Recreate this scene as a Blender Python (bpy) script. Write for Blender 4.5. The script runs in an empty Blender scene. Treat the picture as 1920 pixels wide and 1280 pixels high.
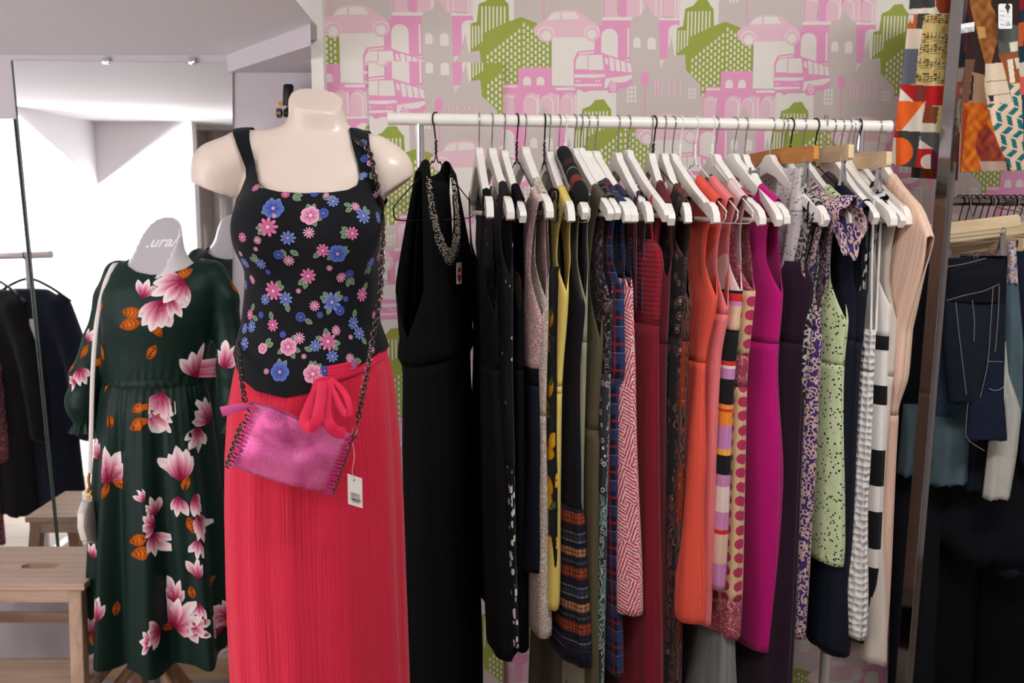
import bpy, bmesh, math, random
import numpy as np
from mathutils import Vector, Matrix
from mathutils.geometry import tessellate_polygon
from mathutils.bvhtree import BVHTree

random.seed(7)
scene = bpy.context.scene
COL = scene.collection
PI = math.pi

# ------------------------------------------------------------------ camera
F = 1866.7
PITCH = math.radians(8.0)
CAMZ = 1.5
cam_d = bpy.data.cameras.new('camera')
cam_d.sensor_width = 36.0
cam_d.lens = F / 1920 * 36.0
cam_d.dof.use_dof = True
cam_d.dof.focus_distance = 2.05
cam_d.dof.aperture_fstop = 4.5
cam = bpy.data.objects.new('camera', cam_d)
cam.location = (0, 0, CAMZ)
cam.rotation_euler = (PI / 2 - PITCH, 0, 0)
COL.objects.link(cam)
scene.camera = cam

# ------------------------------------------------------------------ light
world = bpy.data.worlds.new('shop_world')
scene.world = world
world.use_nodes = True
world.node_tree.nodes['Background'].inputs[0].default_value = (0.9, 0.9, 1.0, 1)
world.node_tree.nodes['Background'].inputs[1].default_value = 0.25


def area(name, loc, target, sx, sy, power, col=(1, 1, 1)):
    d = bpy.data.lights.new(name, 'AREA')
    d.shape = 'RECTANGLE'
    d.size, d.size_y = sx, sy
    d.energy = power
    d.color = col
    o = bpy.data.objects.new(name, d)
    o.location = loc
    o.rotation_euler = (Vector(target) - Vector(loc)).to_track_quat('-Z', 'Y').to_euler()
    COL.objects.link(o)
    return o


WARM = (0.965, 1.0, 0.985)
area('ceiling_lamp_key', (0.75, 0.95, 2.55), (0.6, 2.6, 1.45), 0.9, 0.25, 28, WARM)
area('ceiling_lamp_right', (1.7, 1.3, 2.55), (1.2, 2.7, 1.5), 0.4, 0.25, 7, WARM)
area('ceiling_lamp_front', (-0.25, 0.1, 2.55), (-0.4, 2.0, 1.1), 0.4, 0.25, 2.6, WARM)
area('ceiling_lamp_left', (-1.2, 0.7, 1.89), (-0.9, 2.4, 1.2), 0.3, 0.3, 6, (0.97, 1.0, 1.0))
area('ceiling_bounce_fill', (-1.6, -0.7, 1.89), (-1.5, -0.5, 0), 0.6, 0.6, 10, (0.97, 1.0, 1.0))  # unseen fill behind the camera, added so floor bounce brightens the low ceiling
sd_ = bpy.data.lights.new('wall_spot_lamp', 'SPOT')
sd_.energy = 600
sd_.spot_size = math.radians(125)
sd_.spot_blend = 1.0
sd_.shadow_soft_size = 0.08
sd_.color = (0.95, 0.98, 1.0)
so_ = bpy.data.objects.new('wall_spot_lamp', sd_)
so_.location = (-2.75, 1.75, 1.7)
so_.rotation_euler = (Vector((-2.0, 0.53, 1.15)) - Vector(so_.location)).to_track_quat('-Z', 'Y').to_euler()
COL.objects.link(so_)
scene.view_settings.view_transform = 'Standard'
scene.view_settings.look = 'None'
scene.view_settings.exposure = -0.08
scene.view_settings.gamma = 1.0
scene.view_settings.use_curve_mapping = False

# ------------------------------------------------------------------ helpers
SP, CP = math.sin(PITCH), math.cos(PITCH)


def ray(px, py):
    a = (px - 960) / F
    b = (640 - py) / F
    return Vector((a, CP + b * SP, -SP + b * CP))


def W(px, py, Y):
    d = ray(px, py)
    t = Y / d.y
    return Vector((d.x * t, Y, CAMZ + d.z * t))


def WZ(px, py, z):
    d = ray(px, py)
    t = (z - CAMZ) / d.z
    return Vector((d.x * t, d.y * t, z))


def proj(p):
    x, y, z = p[0], p[1], p[2] - CAMZ
    dep = y * CP - z * SP
    up = y * SP + z * CP
    return 960 + F * x / dep, 640 - F * up / dep


def lin(c):
    c = c / 255.0
    return c / 12.92 if c <= 0.04045 else ((c + 0.055) / 1.055) ** 2.4


def C(r, g, b):
    return (lin(r), lin(g), lin(b), 1.0)


def interp(x, pts):
    """piecewise linear through (x, y) pairs, x ascending"""
    return float(np.interp(x, [p[0] for p in pts], [p[1] for p in pts]))


def smooth(x, pts):
    """smoothstep interpolation through pairs"""
    if x <= pts[0][0]:
        return pts[0][1]
    for (x0, y0), (x1, y1) in zip(pts, pts[1:]):
        if x <= x1:
            t = (x - x0) / (x1 - x0)
            t = t * t * (3 - 2 * t)
            return y0 + (y1 - y0) * t
    return pts[-1][1]


# ---- materials -------------------------------------------------------------
class NT:
    def __init__(s, name):
        s.m = bpy.data.materials.new(name)
        s.m.use_nodes = True
        s.t = s.m.node_tree
        s.b = s.t.nodes['Principled BSDF']

    def n(s, typ, **kw):
        nd = s.t.nodes.new(typ)
        for k, v in kw.items():
            if k.startswith('i_'):
                key = k[2:]
                key = int(key) if key.isdigit() else key.replace('_', ' ')
                s.set(nd.inputs[key], v)
            else:
                setattr(nd, k, v)
        return nd

    def set(s, sock, v):
        if isinstance(v, bpy.types.NodeSocket):
            s.t.links.new(v, sock)
        elif isinstance(v, bpy.types.Node):
            s.t.links.new(v.outputs[0], sock)
        else:
            sock.default_value = v

    def math(s, op, a, b=0.0, c=0.0):
        nd = s.t.nodes.new('ShaderNodeMath')
        nd.operation = op
        s.set(nd.inputs[0], a)
        s.set(nd.inputs[1], b)
        s.set(nd.inputs[2], c)
        return nd.outputs[0]

    def mix(s, fac, a, b):
        nd = s.t.nodes.new('ShaderNodeMix')
        nd.data_type = 'RGBA'
        s.set(nd.inputs[0], fac)
        s.set(nd.inputs[6], a)
        s.set(nd.inputs[7], b)
        return nd.outputs[2]

    def ramp(s, fac, stops, const=True):
        nd = s.t.nodes.new('ShaderNodeValToRGB')
        cr = nd.color_ramp
        cr.interpolation = 'CONSTANT' if const else 'LINEAR'
        while len(cr.elements) < len(stops):
            cr.elements.new(0.5)
        for e, (p, c) in zip(cr.elements, stops):
            e.position = p
        for e, (p, c) in zip(cr.elements, stops):
            e.color = c
        s.set(nd.inputs[0], fac)
        return nd.outputs[0]

    def uv(s, sx=1.0, sy=1.0, rot=0.0):
        tc = s.t.nodes.new('ShaderNodeTexCoord')
        mp = s.t.nodes.new('ShaderNodeMapping')
        s.t.links.new(tc.outputs['UV'], mp.inputs[0])
        mp.inputs['Scale'].default_value = (sx, sy, 1)
        mp.inputs['Rotation'].default_value = (0, 0, rot)
        return mp.outputs[0]

    def obj(s, sx=1.0, sy=1.0, sz=1.0):
        tc = s.t.nodes.new('ShaderNodeTexCoord')
        mp = s.t.nodes.new('ShaderNodeMapping')
        s.t.links.new(tc.outputs['Object'], mp.inputs[0])
        mp.inputs['Scale'].default_value = (sx, sy, sz)
        return mp.outputs[0]

    def sep(s, v):
        nd = s.t.nodes.new('ShaderNodeSeparateXYZ')
        s.t.links.new(v, nd.inputs[0])
        return nd.outputs

    def noise(s, v, scale, detail=2.0, dist=0.0):
        nd = s.n('ShaderNodeTexNoise')
        s.set(nd.inputs['Vector'], v)
        nd.inputs['Scale'].default_value = scale
        nd.inputs['Detail'].default_value = detail
        nd.inputs['Distortion'].default_value = dist
        return nd

    def vor(s, v, scale, rnd=1.0, feature='F1'):
        nd = s.n('ShaderNodeTexVoronoi')
        nd.feature = feature
        s.set(nd.inputs['Vector'], v)
        nd.inputs['Scale'].default_value = scale
        nd.inputs['Randomness'].default_value = rnd
        return nd

    def bump(s, h, strength=0.3, dist=0.002):
        nd = s.t.nodes.new('ShaderNodeBump')
        nd.inputs['Strength'].default_value = strength
        nd.inputs['Distance'].default_value = dist
        s.set(nd.inputs['Height'], h)
        s.set(s.b.inputs['Normal'], nd.outputs[0])

    def done(s, col=None, rough=0.85, metal=0.0, spec=0.3, sheen=0.0):
        if col is not None:
            s.set(s.b.inputs['Base Color'], col)
        s.set(s.b.inputs['Roughness'], rough)
        s.b.inputs['Metallic'].default_value = metal
        s.b.inputs['Specular IOR Level'].default_value = spec
        if sheen:
            s.b.inputs['Sheen Weight'].default_value = sheen
            s.b.inputs['Sheen Roughness'].default_value = 0.5
        return s.m


MC = {}


def plain(name, col, rough=0.6, metal=0.0, spec=0.4, var=0.0, bump=0.0, bscale=200):
    if name in MC:
        return MC[name]
    t = NT(name)
    c = col
    if var:
        nz = t.noise(t.obj(), 9.0, 4.0)
        d = tuple(x * (1 - var) for x in col[:3]) + (1,)
        c = t.mix(nz.outputs[0], d, col)
    if bump:
        t.bump(t.noise(t.obj(), bscale, 3.0).outputs[0], bump, 0.001)
    MC[name] = t.done(c, rough, metal, spec)
    return MC[name]


def fabric(name, col, rough=0.9, sheen=0.15, weave=0.15, scale=700, spec=0.15):
    if name in MC:
        return MC[name]
    t = NT(name)
    nz = t.noise(t.obj(1, 1, 0.25), 40, 3.0)
    d = tuple(x * 0.82 for x in col[:3]) + (1,)
    c = t.mix(nz.outputs[0], d, tuple(min(1, x * 1.08) for x in col[:3]) + (1,))
    if weave:
        t.bump(t.noise(t.obj(), scale, 2.0).outputs[0], weave, 0.0008)
    MC[name] = t.done(c, rough, 0, spec, sheen)
    return MC[name]


def print_mat():
    if 'print' in MC:
        return MC['print']
    t = NT('printed_colour')
    a = t.n('ShaderNodeVertexColor')
    a.layer_name = 'Col'
    MC['print'] = t.done(a.outputs[0], 0.85, 0, 0.15)
    return MC['print']


# ---- objects ---------------------------------------------------------------
def link(o, parent=None):
    COL.objects.link(o)
    if parent is not None:
        o.parent = parent
    return o


def empty(name, loc=(0, 0, 0), rz=0.0):
    o = bpy.data.objects.new(name, None)
    o.empty_display_size = 0.05
    o.location = loc
    o.rotation_euler = (0, 0, rz)
    return link(o)


def tag(o, label=None, cat=None, group=None, kind=None):
    if label:
        o['label'] = label
    if cat:
        o['category'] = cat
    if group:
        o['group'] = group
    if kind:
        o['kind'] = kind
    return o


def mk(name, verts, faces, mat, parent=None, smooth=True, uvs=None, cols=None, solid=0.0):
    me = bpy.data.meshes.new(name)
    me.from_pydata([tuple(v) for v in verts], [], [tuple(f) for f in faces])
    if uvs is not None:
        ul = me.uv_layers.new(name='UVMap')
        idx = np.empty(len(me.loops), dtype=np.int32)
        me.loops.foreach_get('vertex_index', idx)
        ul.data.foreach_set('uv', np.asarray(uvs, dtype=np.float32)[idx].ravel())
    if cols is not None:
        ca = me.color_attributes.new('Col', 'FLOAT_COLOR', 'POINT')
        ca.data.foreach_set('color', np.asarray(cols, dtype=np.float32).ravel())
    if smooth:
        me.polygons.foreach_set('use_smooth', [True] * len(me.polygons))
    mats = mat if isinstance(mat, (list, tuple)) else [mat]
    for m in mats:
        me.materials.append(m)
    o = bpy.data.objects.new(name, me)
    link(o, parent)
    if solid:
        md = o.modifiers.new('thickness', 'SOLIDIFY')
        md.thickness = solid
        md.offset = 0
    return o


class MB:
    """collects verts and faces"""

    def __init__(s):
        s.v, s.f, s.c, s.uv = [], [], [], []

    def add(s, v, f):
        n = len(s.v)
        s.v += [tuple(x) for x in v]
        s.f += [tuple(i + n for i in q) for q in f]
        return s

    def box(s, lo, hi, M=None):
        x0, y0, z0 = lo
        x1, y1, z1 = hi
        v = [Vector(p) for p in ((x0, y0, z0), (x1, y0, z0), (x1, y1, z0), (x0, y1, z0),
                                 (x0, y0, z1), (x1, y0, z1), (x1, y1, z1), (x0, y1, z1))]
        if M is not None:
            v = [M @ p for p in v]
        return s.add(v, [(3, 2, 1, 0), (4, 5, 6, 7), (0, 1, 5, 4), (1, 2, 6, 5), (2, 3, 7, 6), (3, 0, 4, 7)])

    def tube(s, path, r, n=10, caps=True, closed=False):
        path = [Vector(p) for p in path]
        m = len(path)
        rr = r if isinstance(r, (list, tuple)) else [r] * m
        rings = []
        up = None
        for i, p in enumerate(path):
            if closed:
                t = path[(i + 1) % m] - path[i - 1]
            else:
                t = path[min(i + 1, m - 1)] - path[max(i - 1, 0)]
            t.normalize()
            if up is None:
                up = Vector((0, 0, 1)) if abs(t.z) < 0.9 else Vector((0, 1, 0))
            a = t.cross(up)
            if a.length < 1e-6:
                a = t.cross(Vector((1, 0, 0)))
            a.normalize()
            b = a.cross(t).normalized()
            up = b
            rings.append([p + (a * math.cos(2 * PI * k / n) + b * math.sin(2 * PI * k / n)) * rr[i] for k in range(n)])
        return s.loft(rings, caps and not closed, closed)

    def loft(s, rings, caps=True, closed=False):
        n = len(rings[0])
        v = [p for r in rings for p in r]
        f = []
        m = len(rings)
        for i in range(m if closed else m - 1):
            j = (i + 1) % m
            for k in range(n):
                k2 = (k + 1) % n
                f.append((i * n + k, i * n + k2, j * n + k2, j * n + k))
        if caps:
            f.append(tuple(range(n - 1, -1, -1)))
            f.append(tuple((m - 1) * n + k for k in range(n)))
        return s.add(v, f)

    def prism(s, poly, d0, d1, axis='y', M=None):
        """extrude a 2D polygon (x,z) along y between d0 and d1"""
        n = len(poly)
        v = [Vector((x, d0, z)) for x, z in poly] + [Vector((x, d1, z)) for x, z in poly]
        if M is not None:
            v = [M @ p for p in v]
        f = []
        for t in tessellate_polygon([[Vector((x, z, 0)) for x, z in poly]]):
            f.append(tuple(t))
            f.append(tuple(i + n for i in reversed(t)))
        for i in range(n):
            j = (i + 1) % n
            f.append((i, i + n, j + n, j))
        return s.add(v, f)

    def build(s, name, mat, parent=None, smooth=True, fixn=True, bevel=0.0, solid=0.0):
        o = mk(name, s.v, s.f, mat, parent, smooth, solid=solid)
        if fixn:
            bm = bmesh.new()
            bm.from_mesh(o.data)
            bmesh.ops.recalc_face_normals(bm, faces=bm.faces)
            bm.to_mesh(o.data)
            bm.free()
        if bevel:
            md = o.modifiers.new('bevel', 'BEVEL')
            md.width = bevel
            md.segments = 2
            md.limit_method = 'ANGLE'
        if smooth and not bevel:
            o.data.set_sharp_from_angle(angle=math.radians(40))
        return o


def catmull(pts, n=8):
    pts = [Vector(p) for p in pts]
    out = []
    m = len(pts)
    for i in range(m - 1):
        p0, p1, p2, p3 = pts[max(i - 1, 0)], pts[i], pts[i + 1], pts[min(i + 2, m - 1)]
        for k in range(n):
            t = k / n
            out.append(0.5 * ((2 * p1) + (p2 - p0) * t + (2 * p0 - 5 * p1 + 4 * p2 - p3) * t * t + (3 * p1 - p0 - 3 * p2 + p3) * t ** 3))
    out.append(pts[-1])
    return out


def clip_tris(verts, faces, fval, uvs=None):
    """keep the region where fval < 0 (values per vertex); linear cut"""
    verts = [tuple(v) for v in verts]
    nv, nf, cache, nuv, remap = [], [], {}, [], {}

    def keep(i):
        if i not in remap:
            remap[i] = len(nv)
            nv.append(verts[i])
            if uvs is not None:
                nuv.append(uvs[i])
        return remap[i]

    def cut(i, j):
        k = (min(i, j), max(i, j))
        if k not in cache:
            a, b = k
            t = fval[a] / (fval[a] - fval[b])
            cache[k] = len(nv)
            nv.append(tuple(verts[a][q] + (verts[b][q] - verts[a][q]) * t for q in range(3)))
            if uvs is not None:
                nuv.append(tuple(uvs[a][q] + (uvs[b][q] - uvs[a][q]) * t for q in range(2)))
        return cache[k]
    for f in faces:
        ins = [fval[i] < 0 for i in f]
        if all(ins):
            nf.append(tuple(keep(i) for i in f))
        elif any(ins):
            poly = []
            m = len(f)
            for a in range(m):
                i, j = f[a], f[(a + 1) % m]
                if fval[i] < 0:
                    poly.append(keep(i))
                if (fval[i] < 0) != (fval[j] < 0):
                    poly.append(cut(i, j))
            if len(poly) >= 3:
                nf.append(tuple(poly))
    return nv, nf, nuv


def surface_nets(f, lo, hi, h):
    """f(x,y,z arrays)->sdf; returns verts, quads"""
    xs = np.arange(lo[0], hi[0] + h, h)
    ys = np.arange(lo[1], hi[1] + h, h)
    zs = np.arange(lo[2], hi[2] + h, h)
    X, Y, Z = np.meshgrid(xs, ys, zs, indexing='ij')
    d = f(X, Y, Z)
    nx, ny, nz = d.shape
    acc = np.zeros((nx - 1, ny - 1, nz - 1, 3))
    cnt = np.zeros((nx - 1, ny - 1, nz - 1))
    corners = [(i, j, k) for i in (0, 1) for j in (0, 1) for k in (0, 1)]
    sl = lambda o: d[o[0]:nx - 1 + o[0], o[1]:ny - 1 + o[1], o[2]:nz - 1 + o[2]]
    for a in corners:
        for ax in range(3):
            if a[ax] == 0:
                b = list(a)
                b[ax] = 1
                da, db = sl(a), sl(b)
                m = (da < 0) != (db < 0)
                t = np.where(m, da / np.where(m, da - db, 1), 0)
                for q in range(3):
                    acc[..., q] += np.where(m, a[q] + (t if q == ax else 0), 0)
                cnt += m
    act = cnt > 0
    idx = -np.ones(act.shape, dtype=np.int64)
    idx[act] = np.arange(act.sum())
    I, J, K = np.nonzero(act)
    P = acc[act] / cnt[act][:, None]
    V = np.stack([xs[0] + (I + P[:, 0]) * h, ys[0] + (J + P[:, 1]) * h, zs[0] + (K + P[:, 2]) * h], 1)
    quads = []
    for ax in range(3):
        o1, o2 = [(1, 2), (2, 0), (0, 1)][ax]
        s0 = [slice(1, n - 1) for n in (nx, ny, nz)]
        sa, sb = list(s0), list(s0)
        n = (nx, ny, nz)[ax]
        sa[ax] = slice(0, n - 1)
        sb[ax] = slice(1, n)
        m = (d[tuple(sa)] < 0) != (d[tuple(sb)] < 0)
        neg = d[tuple(sa)] < 0
        c = np.array(np.nonzero(m)).T
        if not len(c):
            continue
        base = c.copy()
        base[:, o1] += 1
        base[:, o2] += 1
        g = []
        for da, db in ((0, 0), (-1, 0), (-1, -1), (0, -1)):
            q = base.copy()
            q[:, o1] += da
            q[:, o2] += db
            g.append(idx[q[:, 0], q[:, 1], q[:, 2]])
        g = np.stack(g, 1)
        ng = neg[tuple(c.T)]
        g[~ng] = g[~ng][:, ::-1]
        quads.append(g)
    Q = np.concatenate(quads)
    Q = Q[(Q >= 0).all(1)]
    return V, Q


def smin(a, b, k):
    h = np.clip(0.5 + 0.5 * (b - a) / k, 0, 1)
    return b + (a - b) * h - k * h * (1 - h)


def capsule(x, y, z, a, b, ra, rb):
    a, b = np.array(a), np.array(b)
    ab = b - a
    t = np.clip(((x - a[0]) * ab[0] + (y - a[1]) * ab[1] + (z - a[2]) * ab[2]) / (ab @ ab), 0, 1)
    return np.sqrt((x - a[0] - t * ab[0]) ** 2 + (y - a[1] - t * ab[1]) ** 2 + (z - a[2] - t * ab[2]) ** 2) - (ra + (rb - ra) * t)


def ellipsoid(x, y, z, c, r):
    k = np.sqrt(((x - c[0]) / r[0]) ** 2 + ((y - c[1]) / r[1]) ** 2 + ((z - c[2]) / r[2]) ** 2)
    return (k - 1) * min(r)


class Print:
    """flat printed shapes mapped onto a surface, one mesh with colour per vertex"""

    def __init__(s):
        s.v, s.f, s.c = [], [], []

    def poly(s, mp, pts, col):
        n = len(s.v)
        s.v += [tuple(mp(x, y)) for x, y in pts]
        s.c += [col] * len(pts)
        for t in tessellate_polygon([[Vector((x, y, 0)) for x, y in pts]]):
            s.f.append(tuple(i + n for i in t))

    def fan(s, mp, cen, ring, ccol, rcol, rings=2):
        n = len(s.v)
        s.v.append(tuple(mp(*cen)))
        s.c.append(ccol)
        m = len(ring)
        for k in range(1, rings + 1):
            t = k / rings
            for x, y in ring:
                s.v.append(tuple(mp(cen[0] + (x - cen[0]) * t, cen[1] + (y - cen[1]) * t)))
                s.c.append(tuple(ccol[q] + (rcol[q] - ccol[q]) * t for q in range(4)))
        for i in range(m):
            j = (i + 1) % m
            s.f.append((n, n + 1 + i, n + 1 + j))
            for k in range(1, rings):
                a, b = n + 1 + (k - 1) * m, n + 1 + k * m
                s.f.append((a + i, b + i, b + j, a + j))

    def grid(s, mp, rows, cols_):
        """rows: list of lists of (x,y); same for colours"""
        n = len(s.v)
        m = len(rows[0])
        for r, cr in zip(rows, cols_):
            for (x, y), c in zip(r, cr):
                s.v.append(tuple(mp(x, y)))
                s.c.append(c)
        for i in range(len(rows) - 1):
            for k in range(m - 1):
                s.f.append((n + i * m + k, n + i * m + k + 1, n + (i + 1) * m + k + 1, n + (i + 1) * m + k))

    def build(s, name, parent=None, smooth=True):
        return mk(name, s.v, s.f, print_mat(), parent, smooth, cols=s.c)


def bvh_of(o):
    me = o.data
    M = o.matrix_local
    vs = [v.co.copy() for v in me.vertices]
    return BVHTree.FromPolygons(vs, [tuple(p.vertices) for p in me.polygons])


def decal_map(bvh, px, py, rot=0.0, lift=0.001, off=Vector((0, 0, 0))):
    """frame on the cloth where the sight line through a point meets it; off = object origin"""
    o = Vector((0, 0, CAMZ)) - off
    loc, nrm, _, _ = bvh.ray_cast(o, ray(px, py).normalized())
    if loc is None:
        return None
    if nrm.dot(ray(px, py)) > 0:
        nrm = -nrm
    up = Vector((0, 0, 1))
    tx = up.cross(nrm).normalized()
    ty = nrm.cross(tx).normalized()
    c, sn = math.cos(rot), math.sin(rot)
    ax = tx * c + ty * sn
    ay = ty * c - tx * sn

    def mp(x, y, layer=[0]):
        p = loc + ax * x + ay * y
        q, n, _, dist = bvh.find_nearest(p + nrm * 0.01)
        if n.dot(nrm) < 0:
            n = -n
        return q + n * (lift + mp.layer * 0.0004)
    mp.layer = 0
    return mp

# ================================================================== the setting
WHITE = plain('white_paint', C(238, 234, 236), 0.7, var=0.03)
MAUVE = plain('pale_mauve_paint', C(215, 206, 212), 0.75, var=0.03)
CREAM = plain('cream_trim_paint', C(228, 222, 214), 0.6, var=0.03)
CHROME = plain('chrome', C(220, 220, 222), 0.12, 1.0)
STEEL = plain('steel_wire', C(190, 190, 192), 0.25, 1.0)
MIRROR = plain('mirror_glass', C(246, 249, 249), 0.0, 1.0)
BLACKP = plain('black_plastic', C(22, 22, 24), 0.35)
GLOSSW = plain('white_lacquer', C(240, 233, 226), 0.28, spec=0.5, var=0.03)


def struct(name, mb, mat, **kw):
    o = mb.build(name, mat, smooth=False, **kw)
    tag(o, kind='structure')
    return o


def wood_mat(name, c1, c2, axis=0, scale=7.0):
    t = NT(name)
    sc = [22, 22, 22]
    sc[axis] = 1.6
    v = t.obj(*sc)
    nz = t.noise(v, 2.2, 5.0, 0.6)
    col = t.ramp(nz.outputs[0], [(0.3, c1), (0.7, c2)], False)
    t.bump(nz.outputs[0], 0.08, 0.001)
    return t.done(col, 0.5, 0, 0.35)


floor_t = NT('floor_boards')
fv = floor_t.obj(1, 12, 1)
floor_m = floor_t.done(floor_t.ramp(floor_t.noise(fv, 3, 5).outputs[0], [(0.3, C(132, 116, 100)), (0.7, C(156, 140, 124))], False), 0.45)
struct('floor', MB().box((-3.3, -1.7, -0.1), (2.9, 3.4, 0.0)), floor_m)
ZS = 1.917                                   # low soffit
e1, e0 = WZ(594, 48, ZS), WZ(555, 0, ZS)
ed = (e0 - e1) / (e1.y - e0.y)
xfar = e1.x + ed.x * (e1.y + 1.6)
soff = MB()
plan = [(-3.2, -1.6), (xfar, -1.6), (e1.x, e1.y), (e1.x * 3.0 / e1.y, 3.0), (-3.2, 3.0)]
n5 = len(plan)
soff.add([(x, y, ZS) for x, y in plan] + [(x, y, 2.6) for x, y in plan],
         [tuple(range(n5))[::-1], tuple(range(n5, 2 * n5))] + [(i, (i + 1) % n5, n5 + (i + 1) % n5, n5 + i) for i in range(n5)])
struct('ceiling', soff, WHITE)
struct('ceiling_high', MB().box((-3.2, -1.6, 2.6), (2.8, 3.4, 2.7)), WHITE)
struct('wall_left', MB().box((-3.3, -1.6, 0), (-3.2, 3.0, 2.6)), WHITE)
struct('wall_right', MB().box((2.7, -1.6, 0), (2.8, 3.4, 2.6)), WHITE)
struct('wall_behind', MB().box((-3.2, -1.7, 0), (2.7, -1.6, 2.6)), WHITE)
YM = 2.95                                    # wall that carries the mirrors
struct('wall_mirror', MB().box((-3.2, YM, 0), (-0.44, YM + 0.1, ZS + 0.01)), MAUVE)
# diagonal boxed beam under the low ceiling
bA, bB = WZ(424, 135, 1.868), WZ(583, 85, 1.868)
bm_ = MB()
tri = [(bA.x, YM), (bB.x, bB.y), (bB.x * YM / bB.y, YM)]
bm_.add([(x, y, 1.868) for x, y in tri] + [(x, y, ZS) for x, y in tri], [(2, 1, 0), (3, 4, 5), (0, 1, 4, 3), (1, 2, 5, 4), (2, 0, 3, 5)])
struct('trim_1', bm_, MAUVE)
pL, pR = W(583, 100, 2.68), W(606, 100, 2.68)
struct('trim_2', MB().box((pL.x, 2.68, 0), (pR.x, 2.80, 2.6)), CREAM)
# white partition seen in the mirror, with the sloping boxed stair underside and the low lamp
PY = 0.53
struct('wall_partition', MB().box((-3.2, PY - 0.08, 0), (-1.69, PY, ZS)), WHITE)
wed = MB()
prof = [(PY, ZS), (PY, ZS - 0.33), (1.45, ZS)]
wed.add([(-3.2, y, z) for y, z in prof] + [(-2.2, y, z) for y, z in prof], [(0, 1, 2), (5, 4, 3), (0, 3, 4, 1), (1, 4, 5, 2), (2, 5, 3, 0)])
struct('trim_3', wed, WHITE)
bb = MB().box((-3.2, YM - 0.02, 0.02), (-0.46, YM, 0.085))
struct('baseboard_left', bb, wood_mat('pale_board', C(190, 158, 120), C(212, 182, 145), 0), bevel=0.003)

# ---- wallpapered wall ------------------------------------------------------
TW = math.tan(math.radians(7))
YW0 = 2.785
WD = Vector((math.cos(math.radians(7)), math.sin(math.radians(7)), 0))
WN = Vector((WD.y, -WD.x, 0))


def wall_pt(px, py):
    d = ray(px, py)
    t = YW0 / (d.y - TW * d.x)
    p = Vector((0, 0, CAMZ)) + d * t
    return (p.x / WD.x, p.z)


def wall_xyz(s, z, off=0.0):
    return Vector((0, YW0, 0)) + WD * s + Vector((0, 0, z)) + WN * off


s_left = wall_pt(603, 300)[0]
S_R = 2.75
wl = MB()
wl.add([wall_xyz(s_left, 0), wall_xyz(S_R, 0), wall_xyz(S_R, 2.6), wall_xyz(s_left, 2.6),
        wall_xyz(s_left, 0, -0.1), wall_xyz(S_R, 0, -0.1), wall_xyz(S_R, 2.6, -0.1), wall_xyz(s_left, 2.6, -0.1)],
       [(0, 1, 2, 3), (7, 6, 5, 4), (0, 4, 5, 1), (1, 5, 6, 2), (2, 6, 7, 3), (3, 7, 4, 0)])
PAPER = plain('wallpaper_ground', C(222, 213, 205), 0.8, var=0.04)
wall_back = struct('wall_back', wl, PAPER)

PG, PK, PL_, PN, PB = C(198, 184, 179), C(224, 152, 186), C(224, 184, 194), C(150, 160, 74), C(224, 215, 207)
PW = C(232, 222, 222)
SHP = []                                     # (points in tile units, colour)


def S(col, *pts):
    SHP.append((list(pts), col))


def R(col, x0, y0, x1, y1):
    S(col, (x0, y0), (x1, y0), (x1, y1), (x0, y1))


def arch(col, xc, y0, y1, w):
    r = w / 2
    pts = [(xc - r, y1)] + [(xc - r * math.cos(PI * k / 8), y0 + r - r * math.sin(PI * k / 8)) for k in range(9)] + [(xc + r, y1)]
    S(col, *pts)


def disc(col, xc, yc, rx, ry=None, n=18):
    ry = ry or rx
    S(col, *[(xc + rx * math.cos(2 * PI * k / n), yc + ry * math.sin(2 * PI * k / n)) for k in range(n)])


R(PG, 1110, -40, 1625, 130)
for x in (1335, 1360, 1385, 1450, 1470, 1500):
    R(PK, x, -25, x + 10, -3); R(PK, x, 8, x + 10, 30); R(PK, x, 36, x + 10, 52)
for x in (1560, 1578, 1596):
    for y in (20, 42, 64):
        R(PB, x, y, x + 9, y + 17)
arch(PB, 1195, 35, 110, 45)
R(PK, 1285, -60, 1291, 20)
R(PK, 1615, -60, 2060, 96)
for x in (1655, 1790, 1900, 1995):
    arch(PL_, x, -45, 94, 72)
    R(PB, x + 32, -35, x + 40, 90)
R(PB, 1600, 96, 2055, 114)
R(PK, 1565, 114, 2060, 330)
arch(PB, 1645, 160, 330, 92); arch(PB, 2012, 138, 330, 78); R(PB, 1745, 160, 1755, 320)
# green towers
S(PN, (870, 132), (905, 122), (915, 22), (960, 4), (990, -30), (1040, -34), (1062, 2), (1082, 24), (1086, 120), (1150, 95), (1238, 128), (1320, 232), (1320, 470), (1050, 470), (1050, 625), (1010, 600), (945, 560), (930, 450), (885, 440), (870, 300))
for k in range(7):
    x = 930 + k * 21
    R(PB, x, 36, x + 8, 190 - k * 10)
for k in range(4):
    R(PB, 878 + k * 17, 145, 885 + k * 17, 270 - k * 12)
for c in range(9):                            # windows on the receding left face
    x = 960 + c * 22
    for r_ in range(9):
        y = 300 - c * 18 + r_ * 36 + 8
        if y < 455 + (60 if x < 1040 else 0):
            R(PB, x, y, x + 11, y + 20)
for c in range(7):
    x = 1162 + c * 22
    for r_ in range(8):
        y = 130 + c * 17 + r_ * 34
        if y < 450:
            R(PB, x, y, x + 11, y + 20)
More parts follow.
